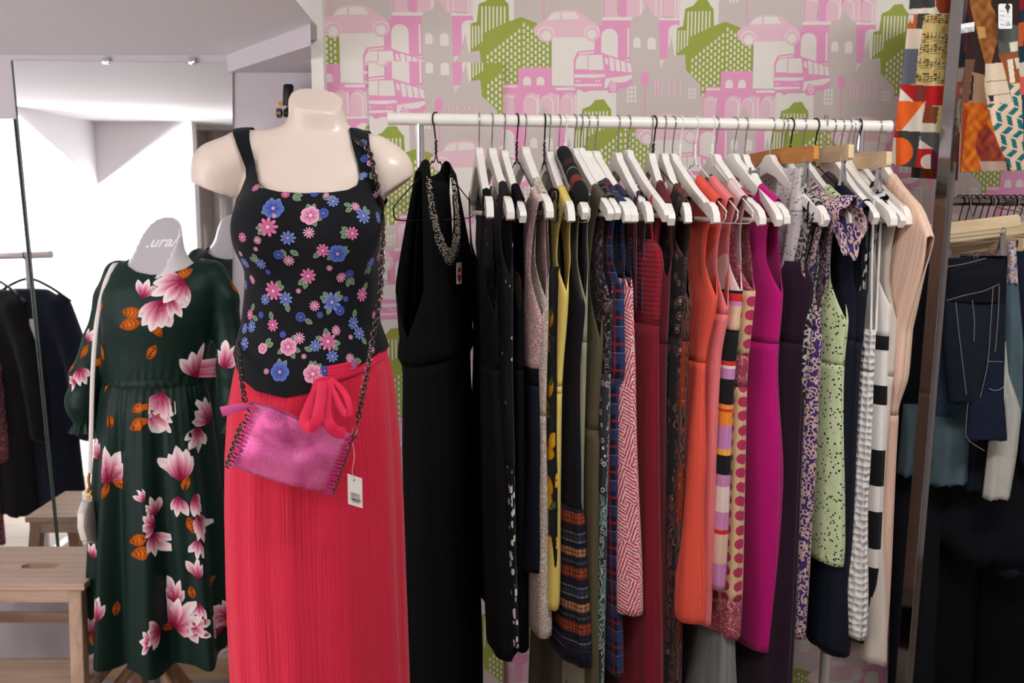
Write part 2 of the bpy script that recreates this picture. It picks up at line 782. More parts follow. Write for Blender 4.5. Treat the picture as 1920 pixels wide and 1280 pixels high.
# lower pink arcade
S(PK, (1050, 468), (1136, 468), (1136, 380), (1320, 376), (1320, 482), (1462, 488), (1462, 660), (1050, 660))
for x in (1185, 1260):
    arch(PB, x, 428, 476, 44)
R(PB, 1050, 478, 1130, 488); R(PB, 1345, 490, 1452, 503)
for x, w in ((1080, 62), (1200, 74), (1290, 70), (1402, 66)):
    arch(PB, x + 4, 534, 660, w + 6); arch(PL_, x, 540, 660, w)
S(PG, (1268, 660), (1276, 590), (1284, 660))
R(PB, 1322, 205, 1560, 480); R(PB, 1462, 505, 1692, 800)
# grey tower and roofs
_t0 = len(SHP)
S(PG, (1636, 720), (1636, 500), (1715, 490), (1716, 130), (1728, 105), (1775, 92), (1785, 62), (1800, 50), (1806, 8), (1812, 50), (1828, 62), (1838, 92), (1872, 105), (1876, 130), (1880, 392), (1915, 330), (1946, 215), (1960, 320), (2020, 312), (2026, 400), (2106, 480), (2110, 720))
arch(PB, 1752, 216, 275, 40); arch(PB, 1834, 216, 285, 46)
disc(PK, 1796, 450, 23, 42); R(PK, 1792, 480, 1800, 700)
for x in (1696, 1716, 1736):
    for y in (490, 514, 538, 562):
        R(PB, x, y, x + 12, y + 17)
for x in (1842, 1862, 1882, 1922, 1946, 1984):
    for y in (458, 490, 522):
        R(PK, x, y, x + 11, y + 24); R(PB, x + 7, y, x + 11, y + 24)
for x in (2040, 2056, 2072):
    for y in (500, 522, 544):
        R(PB, x, y, x + 8, y + 16)
for _i in range(_t0, len(SHP)):
    SHP[_i] = ([(x + 46, y - 8) for x, y in SHP[_i][0]], SHP[_i][1])
# bus
S(PK, (1445, 472), (1445, 332), (1466, 288), (1556, 278), (1622, 302), (1768, 350), (1774, 462), (1742, 492), (1700, 494), (1690, 515), (1640, 520), (1630, 500), (1530, 505), (1520, 515), (1495, 514), (1490, 497), (1455, 492))
S(PB, (1470, 297), (1555, 287), (1560, 296), (1474, 304))
S(PB, (1455, 385), (1457, 338), (1474, 309), (1524, 306), (1521, 388)); S(PB, (1529, 306), (1604, 306), (1613, 390), (1526, 390))
for a in range(4):
    x0 = 1642 + a * 32
    S(PB, (x0, 318 + a * 10), (x0 + 26, 326 + a * 10), (x0 + 32, 396 + a * 3), (x0 + 8, 394 + a * 3))
S(PB, (1618, 322), (1634, 326), (1640, 360), (1622, 356))
S(PB, (1448, 416), (1618, 414), (1622, 428), (1560, 436), (1448, 432)); S(PB, (1450, 470), (1600, 468), (1600, 480), (1452, 484))
S(PB, (1622, 440), (1770, 418), (1770, 440), (1755, 445), (1735, 458), (1690, 462), (1650, 450), (1630, 490), (1616, 490))
disc(PB, 1665, 482, 17, 26); disc(PK, 1665, 482, 12, 20); disc(PB, 1665, 482, 5, 10)
for x in (1462, 1478, 1570, 1588):
    disc(PB, x, 452, 5)
# car
S(PL_, (1220, 172), (1226, 150), (1245, 136), (1290, 112), (1318, 72), (1345, 60), (1400, 54), (1455, 56), (1492, 74), (1530, 108), (1566, 124), (1588, 152), (1590, 182), (1560, 206), (1330, 210), (1262, 205), (1228, 192))
S(PB, (1298, 112), (1322, 82), (1345, 72), (1368, 69), (1367, 110)); S(PB, (1379, 69), (1420, 66), (1456, 70), (1480, 106), (1381, 111))
disc(PW, 1290, 192, 46, 44); disc(PL_, 1291, 195, 42, 42); disc(PB, 1293, 200, 26, 27)
disc(PW, 1547, 186, 44, 42); disc(PL_, 1547, 190, 40, 42); disc(PB, 1545, 192, 26, 27)

TILE = [([wall_pt(590 + x / 2.977, y / 2.977) for x, y in pts], c) for pts, c in SHP]
c1, c2, c3 = wall_pt(603, 57), wall_pt(1000, 57), wall_pt(1384, 62)
PA = ((c3[0] - c1[0]) / 2, (c3[1] - c1[1]) / 2 * 0)
r1, r2 = wall_pt(1000, 57), wall_pt(1193, 57 + 194)
PR = (PA[0] / 2, r2[1] - r1[1])


def paper(name, parent, s0, s1, z0, z1, ds, dz, off):
    P = Print()
    for row in range(-4, 9):
        for colm in range(-7, 6):
            ox = colm * PA[0] + row * PR[0] + ds
            oz = row * PR[1] + dz
            for li, (pts, c) in enumerate(TILE):
                q = [(x + ox, z + oz) for x, z in pts]
                if max(x for x, z in q) < s0 or min(x for x, z in q) > s1 or max(z for x, z in q) < z0 or min(z for x, z in q) > z1:
                    continue
                q = [(min(max(x, s0), s1), min(max(z, z0), z1)) for x, z in q]
                lay = 0.0003 + 0.0003 * (row + 4) + li * 0.000002
                P.poly(lambda x, y: wall_xyz(x, y, off + lay), q, c)
    return P.build(name, parent, smooth=False)


pp = paper('wallpaper_print', wall_back, s_left, S_R, 0.0, 2.6, 0, 0, 0)
pp['label'] = 'city print of cars, buses and towers in pink, green and grey'
# boxed-in panel papered separately
q0, q1 = wall_pt(694, 300)[0], wall_pt(942, 300)[0]
zt = wall_pt(800, 117)[1]
bx_ = MB()
bo = 0.012
bx_.add([wall_xyz(s, z, o) for o in (0.0, bo) for s, z in ((q0, 0), (q1, 0), (q1, zt), (q0, zt))],
        [(4, 5, 6, 7), (0, 4, 7, 3), (1, 2, 6, 5), (3, 7, 6, 2), (0, 1, 5, 4)])
boxp = bx_.build('boxed_panel', PAPER, wall_back, smooth=False)
pz = wall_pt(1075, 150)[1] - wall_pt(1075, 95)[1]
px_ = paper('panel_print', boxp, q0, q1, 0, zt, 0.0, pz, bo)

# ---- mirrors ---------------------------------------------------------------
def mirror(name, label, quad, Y, th=0.006):
    root = empty(name, (0, 0, 0))
    v = [W(x, y, Y) for x, y in quad]
    back = [p + Vector((0, th, 0)) for p in v]
    MB().add(v + back, [(0, 1, 2, 3), (7, 6, 5, 4), (0, 4, 5, 1), (1, 5, 6, 2), (2, 6, 7, 3), (3, 7, 4, 0)]).build('mirror_glass', MIRROR, root, smooth=False)
    tag(root, label, 'mirror')
    return root, v


m1, v1 = mirror('wall_mirror_pane', 'large frameless wall mirror behind the green magnolia dress', [(22, 113), (436, 119), (436, 1040), (112, 1040)], YM - 0.008)
for x in (198, 360):
    p = W(x, 116, YM - 0.011)
    MB().box((p.x - 0.01, p.y - 0.002, p.z - 0.006), (p.x + 0.01, p.y + 0.006, p.z + 0.012)).build('clip', CHROME, m1, bevel=0.001)
edge = plain('mirror_edge', C(70, 82, 78), 0.3)
MB().tube([v1[0], v1[3]], 0.003, 6).build('edge_strip', edge, m1)
m2, v2 = mirror('wall_mirror_pane', 'narrow lower mirror at the far left edge, cut off by the frame', [(-80, 223), (26, 223), (109, 1040), (-40, 1040)], YM - 0.009)
MB().tube([v2[1], v2[2]], 0.003, 6).build('edge_strip', edge, m2)

# ---- the white clothes rail ------------------------------------------------
def rail_at(px):
    k = (px - 728) / 942
    return W(px, 222.5 + 15 * k, 2.38 + 0.06 * k)


rack = empty('clothes_rail', (rail_at(1200).x, rail_at(1200).y, 0))
tag(rack, 'white clothes rail on chrome posts, packed with dresses on hangers', 'clothes rail')
RO = rack.location


def rel(p, o=RO):
    return Vector(p) - o


A_, B_ = rail_at(728), rail_at(1670)
ENAM = plain('white_enamel', C(236, 229, 220), 0.25, spec=0.5)
MB().tube([rel(A_), rel(B_)], 0.0142, 24).build('top_rail', ENAM, rack)
for p, s in ((A_, -1), (B_, 1)):
    d = (B_ - A_).normalized() * s
    MB().tube([rel(p - d * 0.012), rel(p), rel(p + d * 0.002)], [0.0152, 0.0152, 0.013], 20).build('end_cap', ENAM, rack)
for x, lean in ((787, 0.012), (1614, -0.025)):
    t = rail_at(x) + Vector((0, 0.0, -0.012))
    b = Vector((t.x + lean, t.y + 0.02, 0.05))
    mid = t.lerp(b, 0.62)
    po = MB().tube([rel(t), rel(mid)], 0.0098, 18).build('chrome_post', CHROME, rack)
    MB().tube([rel(mid), rel(b)], 0.013, 18).build('lower_post', ENAM, rack)
    MB().box((b.x - RO.x - 0.02, b.y - RO.y - 0.26, 0.03), (b.x - RO.x + 0.02, b.y - RO.y + 0.22, 0.06)).build('foot', ENAM, rack, bevel=0.006)
    for q in (-0.22, 0.18):
        MB().tube([(b.x - RO.x, b.y - RO.y + q, 0.0), (b.x - RO.x, b.y - RO.y + q, 0.032)], 0.016, 14).build('glide', BLACKP, rack)
b1, b2 = rail_at(787), rail_at(1614)
MB().tube([(b1.x + 0.012 - RO.x, b1.y + 0.02 - RO.y, 0.07), (b2.x - 0.025 - RO.x, b2.y + 0.02 - RO.y, 0.07)], 0.011, 14).build('lower_bar', ENAM, rack)

# ================================================================== hangers
def hz(u):
    """top line of a wooden hanger arm"""
    return smooth(abs(u), [(0, 0.0), (0.016, -0.004), (0.05, -0.03), (0.10, -0.066), (0.165, -0.106), (0.22, -0.142)]) if abs(u) < 0.016 else \
        float(np.interp(abs(u), [0.016, 0.03, 0.05, 0.08, 0.12, 0.165, 0.2, 0.22, 0.245, 0.265], [-0.003, -0.014, -0.032, -0.056, -0.083, -0.108, -0.126, -0.143, -0.172, -0.2]))


def hook_path(zr=0.067, r=0.0165):
    pts = [(0, 0, -0.005), (0, 0, 0.012), (0.002, 0, 0.022)]
    for k in range(13):
        a = math.radians(-55 + k * 21)
        pts.append((r * math.cos(a), 0, zr + r * math.sin(a)))
    return pts


def hanger_poly(tip, arm):
    up_ = [(0.0, 0.003), (0.009, 0.002), (0.0165, -0.004), (0.021, -0.012), (0.031, -0.020), (0.05, -0.033), (0.08, -0.056), (0.12, -0.083), (0.150, -0.100), (0.166, -0.109)]
    if tip == 'notch':
        up_ += [(0.172, -0.115), (0.178, -0.111), (0.19, -0.113), (0.204, -0.122), (0.214, -0.138), (0.218, -0.156)]
        lo_ = [(0.205, -0.160), (0.198, -0.148), (0.182, -0.141)]
    elif tip == 'round':
        up_ += [(0.185, -0.117), (0.203, -0.129), (0.213, -0.145), (0.213, -0.160)]
        lo_ = [(0.203, -0.164), (0.194, -0.152), (0.178, -0.142)]
    else:
        up_ += [(0.19, -0.123), (0.212, -0.138), (0.217, -0.148)]
        lo_ = [(0.207, -0.164), (0.190, -0.152), (0.172, -0.140)]
    lo_ += [(0.14, -0.119 - arm), (0.10, -0.096 - arm), (0.06, -0.070 - arm), (0.03, -0.050 - arm), (0.0, -0.040 - arm)]
    half = up_ + lo_
    return half + [(-x, z) for x, z in reversed(half[1:-1])]


HWS = [MB().prism(hanger_poly(t, a), -w, w).build('hanger_body', GLOSSW, smooth=False, bevel=0.0042) for t, a, w in (('notch', 0.0, 0.0082), ('blunt', 0.0, 0.0078), ('round', 0.004, 0.009))]
HW = HWS[0]
proto = {}
HH = MB().tube(hook_path(), 0.0017, 8).build('hook', STEEL)
HB = MB().tube([(0.2, 0, -0.150), (-0.2, 0, -0.150)], 0.0055, 12).build('trouser_bar', GLOSSW)


def wire_paths():
    neck = [(0, 0.0012 * math.sin(k * 2.4), 0.02 - 0.035 * k / 8) for k in range(9)]
    body = catmull([(0, 0, -0.012), (0.006, 0, -0.026), (0.014, 0, -0.033), (0.022, 0, -0.03), (0.04, 0, -0.044), (0.19, 0, -0.128), (0.203, 0, -0.143), (0.198, 0, -0.158), (0.17, 0, -0.165), (0, 0, -0.168)], 5)
    full = body + [Vector((-p.x, p.y, p.z)) for p in reversed(body[1:-1])]
    return neck, full


nk, fl = wire_paths()
BW = plain('black_coated_wire', C(16, 15, 17), 0.4)
WWm = plain('white_coated_wire', C(236, 232, 226), 0.35)
wires = {}
for key, m in (('black', BW), ('white', WWm)):
    wires[key] = (MB().tube(fl, 0.0016, 7, closed=True).build('wire_frame', m),
                  MB().tube(hook_path()[2:], 0.002, 8).add(*(lambda b: (b.v, b.f))(MB().tube(nk, 0.003, 7))).build('hook', m))
ORANGEW = wood_mat('amber_wood', C(190, 118, 48), C(214, 146, 70), 0)
PALEW = wood_mat('pale_beech', C(214, 182, 140), C(230, 204, 166), 0)


def clip_mesh():
    b = MB()
    for s in (-1, 1):
        b.box((-0.008, s * 0.004 - 0.0012, -0.085), (0.008, s * 0.004 + 0.0012, -0.028), Matrix.Rotation(s * -0.13, 4, 'X'))
    b.tube([(0, -0.005, -0.035), (0, -0.006, -0.02), (0, 0, -0.012), (0, 0.006, -0.02), (0, 0.005, -0.035)], 0.0015, 6)
    return b


bar_poly = [(-0.195, -0.03), (0.195, -0.03), (0.2, -0.025), (0.2, 0.0), (0.195, 0.004), (0.02, 0.008), (-0.02, 0.008), (-0.195, 0.004), (-0.2, 0.0), (-0.2, -0.025)]
clipbar = MB().prism(bar_poly, -0.006, 0.006).build('clip_bar', PALEW, smooth=False, bevel=0.0025)
clip = clip_mesh().build('clip', STEEL, smooth=False)
PROT = HWS + [HH, HB, clipbar, clip] + list(wires['black']) + list(wires['white'])
for o in PROT:                                # used as sources of shared mesh data only
    COL.objects.unlink(o)


def inst(src, parent, loc=(0, 0, 0), mat=None):
    o = src.copy()
    o.location = loc
    COL.objects.link(o)
    o.parent = parent
    if mat:
        o.data = src.data.copy()
        o.data.materials[0] = mat
    return o


def yaw_for(hook, end, L=0.205, z=-0.135):
    n = rail_at(hook) + Vector((0, 0, -0.067))
    lo, hi = math.radians(-75), math.radians(75)
    for _ in range(40):
        m = (lo + hi) / 2
        x = proj(n + Vector((math.sin(m) * L, -math.cos(m) * L, z)))[0]
        if x < end:
            lo = m
        else:
            hi = m
    return (lo + hi) / 2


def hanger(kind, hook, end, label, bar=True, dz=0.0):
    th = yaw_for(hook, end)
    dz += 0.0 if kind != 'wood' else -0.004 + 0.012 * ((int(hook) * 5) % 8) / 7
    n = rail_at(hook) + Vector((0, 0, -0.067))
    nm = {'wood': 'wooden_hanger', 'black': 'wire_hanger', 'white': 'wire_hanger', 'clip': 'clip_hanger', 'amber': 'clip_hanger'}[kind]
    hk = n.copy()
    n = n - Vector((0, 0, dz))
    r = empty(nm, n, th - PI / 2)
    grp = {'wood': 'white wooden hangers on the rail', 'black': 'black wire hangers on the rail', 'white': 'white wire hangers on the rail',
           'clip': 'wooden clip hangers on the rail', 'amber': 'wooden clip hangers on the rail'}[kind]
    tag(r, label, 'hanger', grp)
    if kind == 'wood':
        b = inst(HWS[int(hook * 7 + end) % 3], r); b.scale = (0.94 + 0.11 * (int(hook * 3) % 7) / 6, 1, 1); inst(HH, r, (0, 0, dz))
        if bar:
            inst(HB, r)
    elif kind in ('black', 'white'):
        for o in wires[kind]:
            inst(o, r)
    else:
        inst(clipbar, r, mat=ORANGEW if kind == 'amber' else None)
        inst(HH, r)
        for u in (-0.15, 0.15):
            inst(clip, r, (u, 0, 0))
    return n, th


# ================================================================== garments
def garment(name, label, cat, n, th, segs, under, hem, hw, ht, strap=(0.10, 0.17), neck=(0.1, 0.12, 0.05), folds=(3, 0.004, 0.012),
            tilt=0.0, hemdrop=0.0, style='tank', seed=0, group='clothes on the white rail', arm=0.02, armpow=3.0, solid=0.0012, straps=None, ends=0.205, fray=0.0, openf=1.0):
    """a hollow garment hung on a hanger: two panels, armholes and neckline cut out.
    heights are given as the level at which they stand in the photograph at the garment's near edge."""
    rnd = random.Random(seed + 11)
    root = empty(name, n, th - PI / 2)
    tag(root, label, cat, group)
    near = n + Vector((math.sin(th) * 0.19, -math.cos(th) * 0.19, 0))

    def zl(y):
        return W(proj(near)[0], y, near.y).z - n.z
    zu, zh = zl(under), zl(hem)
    hwz = sorted([(zl(y), v) for y, v in hw])
    htz = sorted([(zl(y), v) for y, v in ht])
    k, a0, a1 = folds
    ph = [rnd.uniform(0, 6.28) for _ in range(6)]
    NC, N1, N2 = 40, 16, 44
    cuts = [(nm, zl(y), m) for nm, y, m in segs]
    built = {}
    a_in, b_out = strap
    grids = []
    ztops = [hz(a_in), hz(b_out)]

    def body(side, p, z):
        h = smooth(z, hwz)
        t = smooth(z, htz)
        c = math.cos(PI * p)
        s = math.sin(PI * p)
        d = min(1.0, (zu - z) / max(0.05, zu - zh))
        am = a0 + (a1 - a0) * d
        fo = am * (math.sin(2 * PI * k * p + ph[0] + side * 0.7 + 1.2 * math.sin(z * 2.6 + ph[1])) + 0.45 * math.sin(2 * PI * k * 2.3 * p + ph[2] + z * 2))
        ed = am * 0.9 * math.sin(z * 3.1 + ph[3]) * abs(c) ** 6
        u = c * h + ed * 0.5
        w = side * t * (s ** 0.75) + fo * (s ** 0.5) * (0.8 if side > 0 else 1.0) + tilt * (-z) + 0.35 * am * math.sin(z * 4 + ph[4])
        zz = z - hemdrop * d * d * (0.5 - 0.5 * c) + 0.004 * d * d * math.sin(9 * p + ph[5])
        return (u, w, zz)

    for side in (1, -1):
        rows = []
        uvr = []
        if style == 'tank':
            base = [body(side, c / NC, zu) for c in range(NC + 1)]
            hu = smooth(zu, hwz)
            tu = smooth(zu, htz)
            for r in range(-1, N1):
                t = 1 - max(r, 0) / N1
                row = []
                for c in range(NC + 1):
                    p = c / NC
                    cc, ss = math.cos(PI * p), math.sin(PI * p)
                    out = b_out + (hu - b_out) * (1 - t) ** armpow - arm * math.sin(PI * t)
                    u = cc * out
                    zt = hz(u) + 0.003
                    z = zu + (zt - zu) * t
                    op = min(1.0, t * 3) * (openf + (1 - openf) * t ** 5)
                    tt = tu * (1 - t ** 1.6) + 0.0105 * t ** 1.6
                    w = side * tt * (op * (0.9 - 0.1 * t) + (1 - op) * ss ** 0.75)
                    fo = (1 - t) * (base[c][1] - side * tu * ss ** 0.75)
                    if r < 0:
                        w, z = 0.0, z + 0.004
                    row.append((u, w + fo, z))
                rows.append(row)
        for r in range(N2 + 1):
            t = r / N2
            z = zu + (zh - zu) * t
            rows.append([body(side, c / NC, z) for c in range(NC + 1)])
        # uv by running length
        for row in rows:
            acc, q = 0.0, []
            mid = len(row) // 2
            L = [0.0]
            for a, b in zip(row, row[1:]):
                L.append(L[-1] + math.dist((a[0], a[1]), (b[0], b[1])))
            uvr.append([(x - 0.0 + (side < 0) * 0.6, pnt[2]) for x, pnt in zip(L, row)])
        grids.append((side, rows, uvr))
    # split into named segments by height
    prev = 9.0
    parts = []
    for nm, zb, mat in cuts:
        V, Fc, UV = [], [], []
        for side, rows, uvr in grids:
            o = len(V)
            V += [p for row in rows for p in row]
            UV += [p for row in uvr for p in row]
            m = NC + 1
            for i in range(len(rows) - 1):
                for c in range(NC):
                    q = (o + i * m + c, o + (i + 1) * m + c, o + (i + 1) * m + c + 1, o + i * m + c + 1)
                    zc = sum(V[x][2] for x in q) / 4
                    zr = rows[i][0][2] * 0 + zc
                    if zb < zr <= prev or (nm == cuts[-1][0] and zr <= prev):
                        Fc.append(q if side > 0 else q[::-1])
        if style == 'tank':
            a, dp, dm = neck
            fv = []
            half_ = len(V) // 2
            for i, (u, w, z) in enumerate(V):
                dr = dp if i < half_ else dm
                if abs(u) < a:
                    zc = hz(a) - dr * math.sqrt(1 - (u / a) ** 2)
                    fv.append(min((a - abs(u)), z - zc))
                else:
                    fv.append(a - abs(u))
            V, Fc, UV = clip_tris(V, Fc, fv, UV)
        if not Fc:
            continue
        used = sorted({i for f in Fc for i in f})
        mp = {i: j for j, i in enumerate(used)}
        o = mk(nm, [V[i] for i in used], [tuple(mp[i] for i in f) for f in Fc], mat, root, True, [UV[i] for i in used], solid=solid)
        parts.append(o)
        prev = zb
    if straps:
        mat, rad, us = straps
        for u in us:
            zt = hz(u) + 0.002
            for sd in (1, -1):
                e = body(sd, 0.5 - 0.5 * min(0.95, abs(u) / smooth(zu, hwz)) if u > 0 else 0.5 + 0.5 * min(0.95, abs(u) / smooth(zu, hwz)), zu)
                pts = catmull([(u, 0, zt), (u, sd * 0.0095, zt - 0.006), (u, sd * 0.010, zt - 0.03), (u * 0.9 + e[0] * 0.1, sd * 0.009, (zt + zu) / 2), (e[0], e[1], zu - 0.006)], 4)
                MB().tube(pts, rad, 6).build('strap', mat, root)
    return root, parts


# ---- fabric patterns ---------------------------------------------------------
def noise_pat(name, stops, scale=60, detail=3.0, dist=1.5, sx=1, sy=1, rough=0.9):
    t = NT(name)
    nz = t.noise(t.uv(sx, sy), scale, detail, dist)
    return t.done(t.ramp(nz.outputs[0], stops), rough, 0, 0.15, 0.1)


def dots(name, bg, fg, scale, rad, rnd=0.0, bgvar=None, sy=1.0):
    t = NT(name)
    v = t.vor(t.uv(1, sy), scale, rnd)
    m = t.math('LESS_THAN', v.outputs['Distance'], rad)
    base = bg
    if bgvar:
        base = t.mix(t.noise(t.uv(), 30, 3).outputs[0], bg, bgvar)
    return t.done(t.mix(m, base, fg), 0.9, 0, 0.15, 0.1)


def bands(name, stops, z0, z1, rough=0.85):
    """horizontal colour blocks: (height fraction from the bottom, colour)"""
    t = NT(name)
    y = t.sep(t.uv())[1]
    f = t.math('DIVIDE', t.math('SUBTRACT', y, z0), z1 - z0)
    return t.done(t.ramp(f, stops), rough, 0, 0.15, 0.1)


def paisley(name, c_bg, c_a, c_b, c_c, scale=26, rough=0.9):
    t = NT(name)
    uv = t.uv(1, 0.8)
    nz = t.noise(uv, 9, 2)
    w = t.n('ShaderNodeTexWave', i_Scale=scale * 0.55, i_Distortion=14.0, i_Detail=2.0, i_Detail_Scale=1.6)
    t.set(w.inputs['Vector'], uv)
    c1 = t.ramp(w.outputs['Fac'], [(0.0, c_bg), (0.42, c_a), (0.58, c_bg), (0.8, c_b)])
    v = t.vor(uv, scale)
    c2 = t.ramp(v.outputs['Distance'], [(0.0, c_c), (0.16, c_bg), (0.24, c_a), (0.32, c_bg)])
    pick = t.math('GREATER_THAN', nz.outputs[0], 0.52)
    return t.done(t.mix(pick, c1, c2), rough, 0, 0.15, 0.1)


def lace(name, c1, c2, scale=110):
    t = NT(name)
    uv = t.uv()
    nz = t.noise(uv, 14, 2)
    add = t.n('ShaderNodeVectorMath', operation='ADD')
    t.set(add.inputs[0], uv)
    sc = t.n('ShaderNodeVectorMath', operation='SCALE')
    t.set(sc.inputs[0], nz.outputs[1])
    sc.inputs['Scale'].default_value = 0.05
    t.set(add.inputs[1], sc.outputs[0])
    v = t.vor(add.outputs[0], scale, 1.0, 'DISTANCE_TO_EDGE')
    f = t.math('LESS_THAN', v.outputs['Distance'], 0.09)
    t.bump(t.ramp(v.outputs['Distance'], [(0, (1, 1, 1, 1)), (0.16, (0, 0, 0, 1))], False), 0.6, 0.002)
    return t.done(t.mix(f, c1, c2), 0.85, 0, 0.2, 0.1)


def plaid(name, bg, c1, c2, c3):
    t = NT(name)
    x, y, _ = t.sep(t.uv())

    def st(v, per, w, off=0.0):
        return t.math('LESS_THAN', t.math('FRACT', t.math('ADD', t.math('DIVIDE', v, per), off)), w)
    col = t.mix(t.math('MULTIPLY', st(x, 0.045, 0.45), 0.7), bg, c1)
    col = t.mix(t.math('MULTIPLY', st(y, 0.06, 0.4), 0.6), col, c1)
    col = t.mix(t.math('MULTIPLY', st(x, 0.045, 0.12, 0.3), 0.75), col, c2)
    col = t.mix(t.math('MULTIPLY', st(y, 0.06, 0.1, 0.3), 0.75), col, c2)
    col = t.mix(t.math('MULTIPLY', st(y, 0.06, 0.03, 0.6), 0.6), col, c3)
    return t.done(col, 0.9, 0, 0.15, 0.1)


def hatch(name, bg, fg):
    t = NT(name)
    ck = t.n('ShaderNodeTexChecker', i_Scale=16.0)
    t.set(ck.inputs['Vector'], t.uv(1.6, 0.7))
    o = []
    for r in (1.15, -0.35):
        w = t.n('ShaderNodeTexWave', i_Scale=42.0, i_Distortion=2.5, i_Detail=2.0, i_Detail_Scale=3.0)
        t.set(w.inputs['Vector'], t.uv(1, 1, r))
        o.append(t.math('GREATER_THAN', w.outputs['Fac'], 0.52))
    f = t.mix(ck.outputs['Fac'], o[0], o[1])
    return t.done(t.mix(f, bg, fg), 0.9, 0, 0.15, 0.1)


def crinkle(name, col, sx=140, strength=0.5, sy=4, rough=0.85, hi=None):
    t = NT(name)
    nz = t.noise(t.uv(sx, sy), 1.0, 3.0, 0.4)
    t.bump(nz.outputs[0], strength, 0.004)
    d = tuple(x * 0.8 for x in col[:3]) + (1,)
    return t.done(t.mix(nz.outputs[0], d, hi or col), rough, 0, 0.15, 0.1)


def ribs(name, col, per=0.011, dark=0.6):
    t = NT(name)
    y = t.sep(t.uv())[1]
    s = t.math('SINE', t.math('MULTIPLY', y, 2 * PI / per))
    t.bump(s, 0.4, 0.002)
    return t.done(col, 0.85, 0, 0.15, 0.15)


def floral(name, bg, a, b, scale=45, thr=0.2, c=None):
    t = NT(name)
    uv = t.uv()
    v = t.vor(uv, scale)
    ang = t.noise(uv, scale * 2.2, 2, 1.0)
    d = t.math('ADD', v.outputs['Distance'], t.math('MULTIPLY', t.math('SUBTRACT', ang.outputs[0], 0.5), 0.5))
    st = [(0.0, a), (thr, b), (thr + 0.12, bg)]
    if c:
        st.append((0.62, c))
    return t.done(t.ramp(d, st), 0.9, 0, 0.15, 0.1)


K = lambda v=16: (lin(v), lin(v), lin(v * 1.06), 1)
BLK = fabric('black_jersey', K(11), 0.9, 0.0)
BLK2 = fabric('black_crepe', K(13), 0.9, 0.0)
BLK3 = fabric('black_satin', K(9), 0.7, 0.0)
NAVY = fabric('navy_satin', C(16, 22, 34), 0.7, 0.0)
NAVY2 = fabric('navy_knit', C(18, 22, 42), 0.9, 0.05)
NAVY3 = fabric('dark_indigo_jersey', C(22, 20, 34), 0.9, 0.05)

# ---- the clothes, from left to right -----------------------------------------
def on(kind, hook, end, hl, bar=True, dz=0.0):
    return hanger(kind, hook, end, hl, bar, dz)


# 0 beaded halter dress, turned towards the room
n, th = on('black', 817, 737, 'black wire hanger holding the beaded black halter dress')
halter, hp = garment('halter_dress', 'long black halter dress with a silver beaded collar, leftmost on the rail', 'dress', n, th,
                     [('bodice', 690, BLK), ('skirt', 1400, BLK2)], 640, 1400,
                     [(300, 0.1), (640, 0.15), (672, 0.158), (688, 0.146), (700, 0.145), (900, 0.15), (1400, 0.17)],
                     [(640, 0.05), (675, 0.055), (690, 0.042), (900, 0.05), (1400, 0.065)],
                     strap=(0.05, 0.088), neck=(0.052, 0.2, 0.03), folds=(4, 0.003, 0.012), arm=-0.012, armpow=1.3, seed=1)
ln = [[(u, -0.004 + 0.006 * math.cos(u * 20), z) for u in np.linspace(-w_, w_, 9)] for z, w_ in ((-0.075, 0.05), (-0.1, 0.075), (-0.16, 0.088), (-0.24, 0.098), (-0.36, 0.11))]
lm = MB()
lm.add([p for r in ln for p in r], [(i * 9 + k, i * 9 + k + 1, i * 9 + k + 10, i * 9 + k + 9) for i in range(4) for k in range(8)])
lm.build('back_lining', BLK, halter, solid=0.001)
bead = NT('silver_beads').done(C(176, 166, 148), 0.3, 1.0)
bb_ = MB()
rb = random.Random(4)
vv = hp[0].data.vertices
bvh = bvh_of(hp[0])
ico = [(0, 0, 1), (0.89, 0, 0.45), (0.28, 0.85, 0.45), (-0.72, 0.53, 0.45), (-0.72, -0.53, 0.45), (0.28, -0.85, 0.45), (0.72, 0.53, -0.45), (-0.28, 0.85, -0.45), (-0.89, 0, -0.45), (-0.28, -0.85, -0.45), (0.72, -0.53, -0.45), (0, 0, -1)]
icf = [(0, 1, 2), (0, 2, 3), (0, 3, 4), (0, 4, 5), (0, 5, 1), (1, 6, 2), (2, 7, 3), (3, 8, 4), (4, 9, 5), (5, 10, 1), (2, 6, 7), (3, 7, 8), (4, 8, 9), (5, 9, 10), (1, 10, 6), (11, 7, 6), (11, 8, 7), (11, 9, 8), (11, 10, 9), (11, 6, 10)]
for i in range(1050):
    a = PI * rb.random()
    wd = 0.026 + 0.014 * math.sin(a)
    off = wd * rb.random()
    u = (0.054 + off * 0.9) * math.cos(a)
    z = hz(0.052) - 0.03 - (0.158 + off * 1.1) * math.sin(a) ** 0.85 - 0.012 * rb.random()
    q, nn, _, _ = bvh.ray_cast(Vector((u, 0.3, z)), Vector((0, -1, 0)))
    if q is None:
        continue
    r = rb.uniform(0.0009, 0.0021)
    bb_.add([(q.x + x * r, q.y + y * r + 0.001, q.z + zz * r) for x, y, zz in ico], icf)
o = bb_.build('beaded_collar', bead, halter, fixn=False)
tag(o, 'silver and bronze bead collar', kind='stuff')


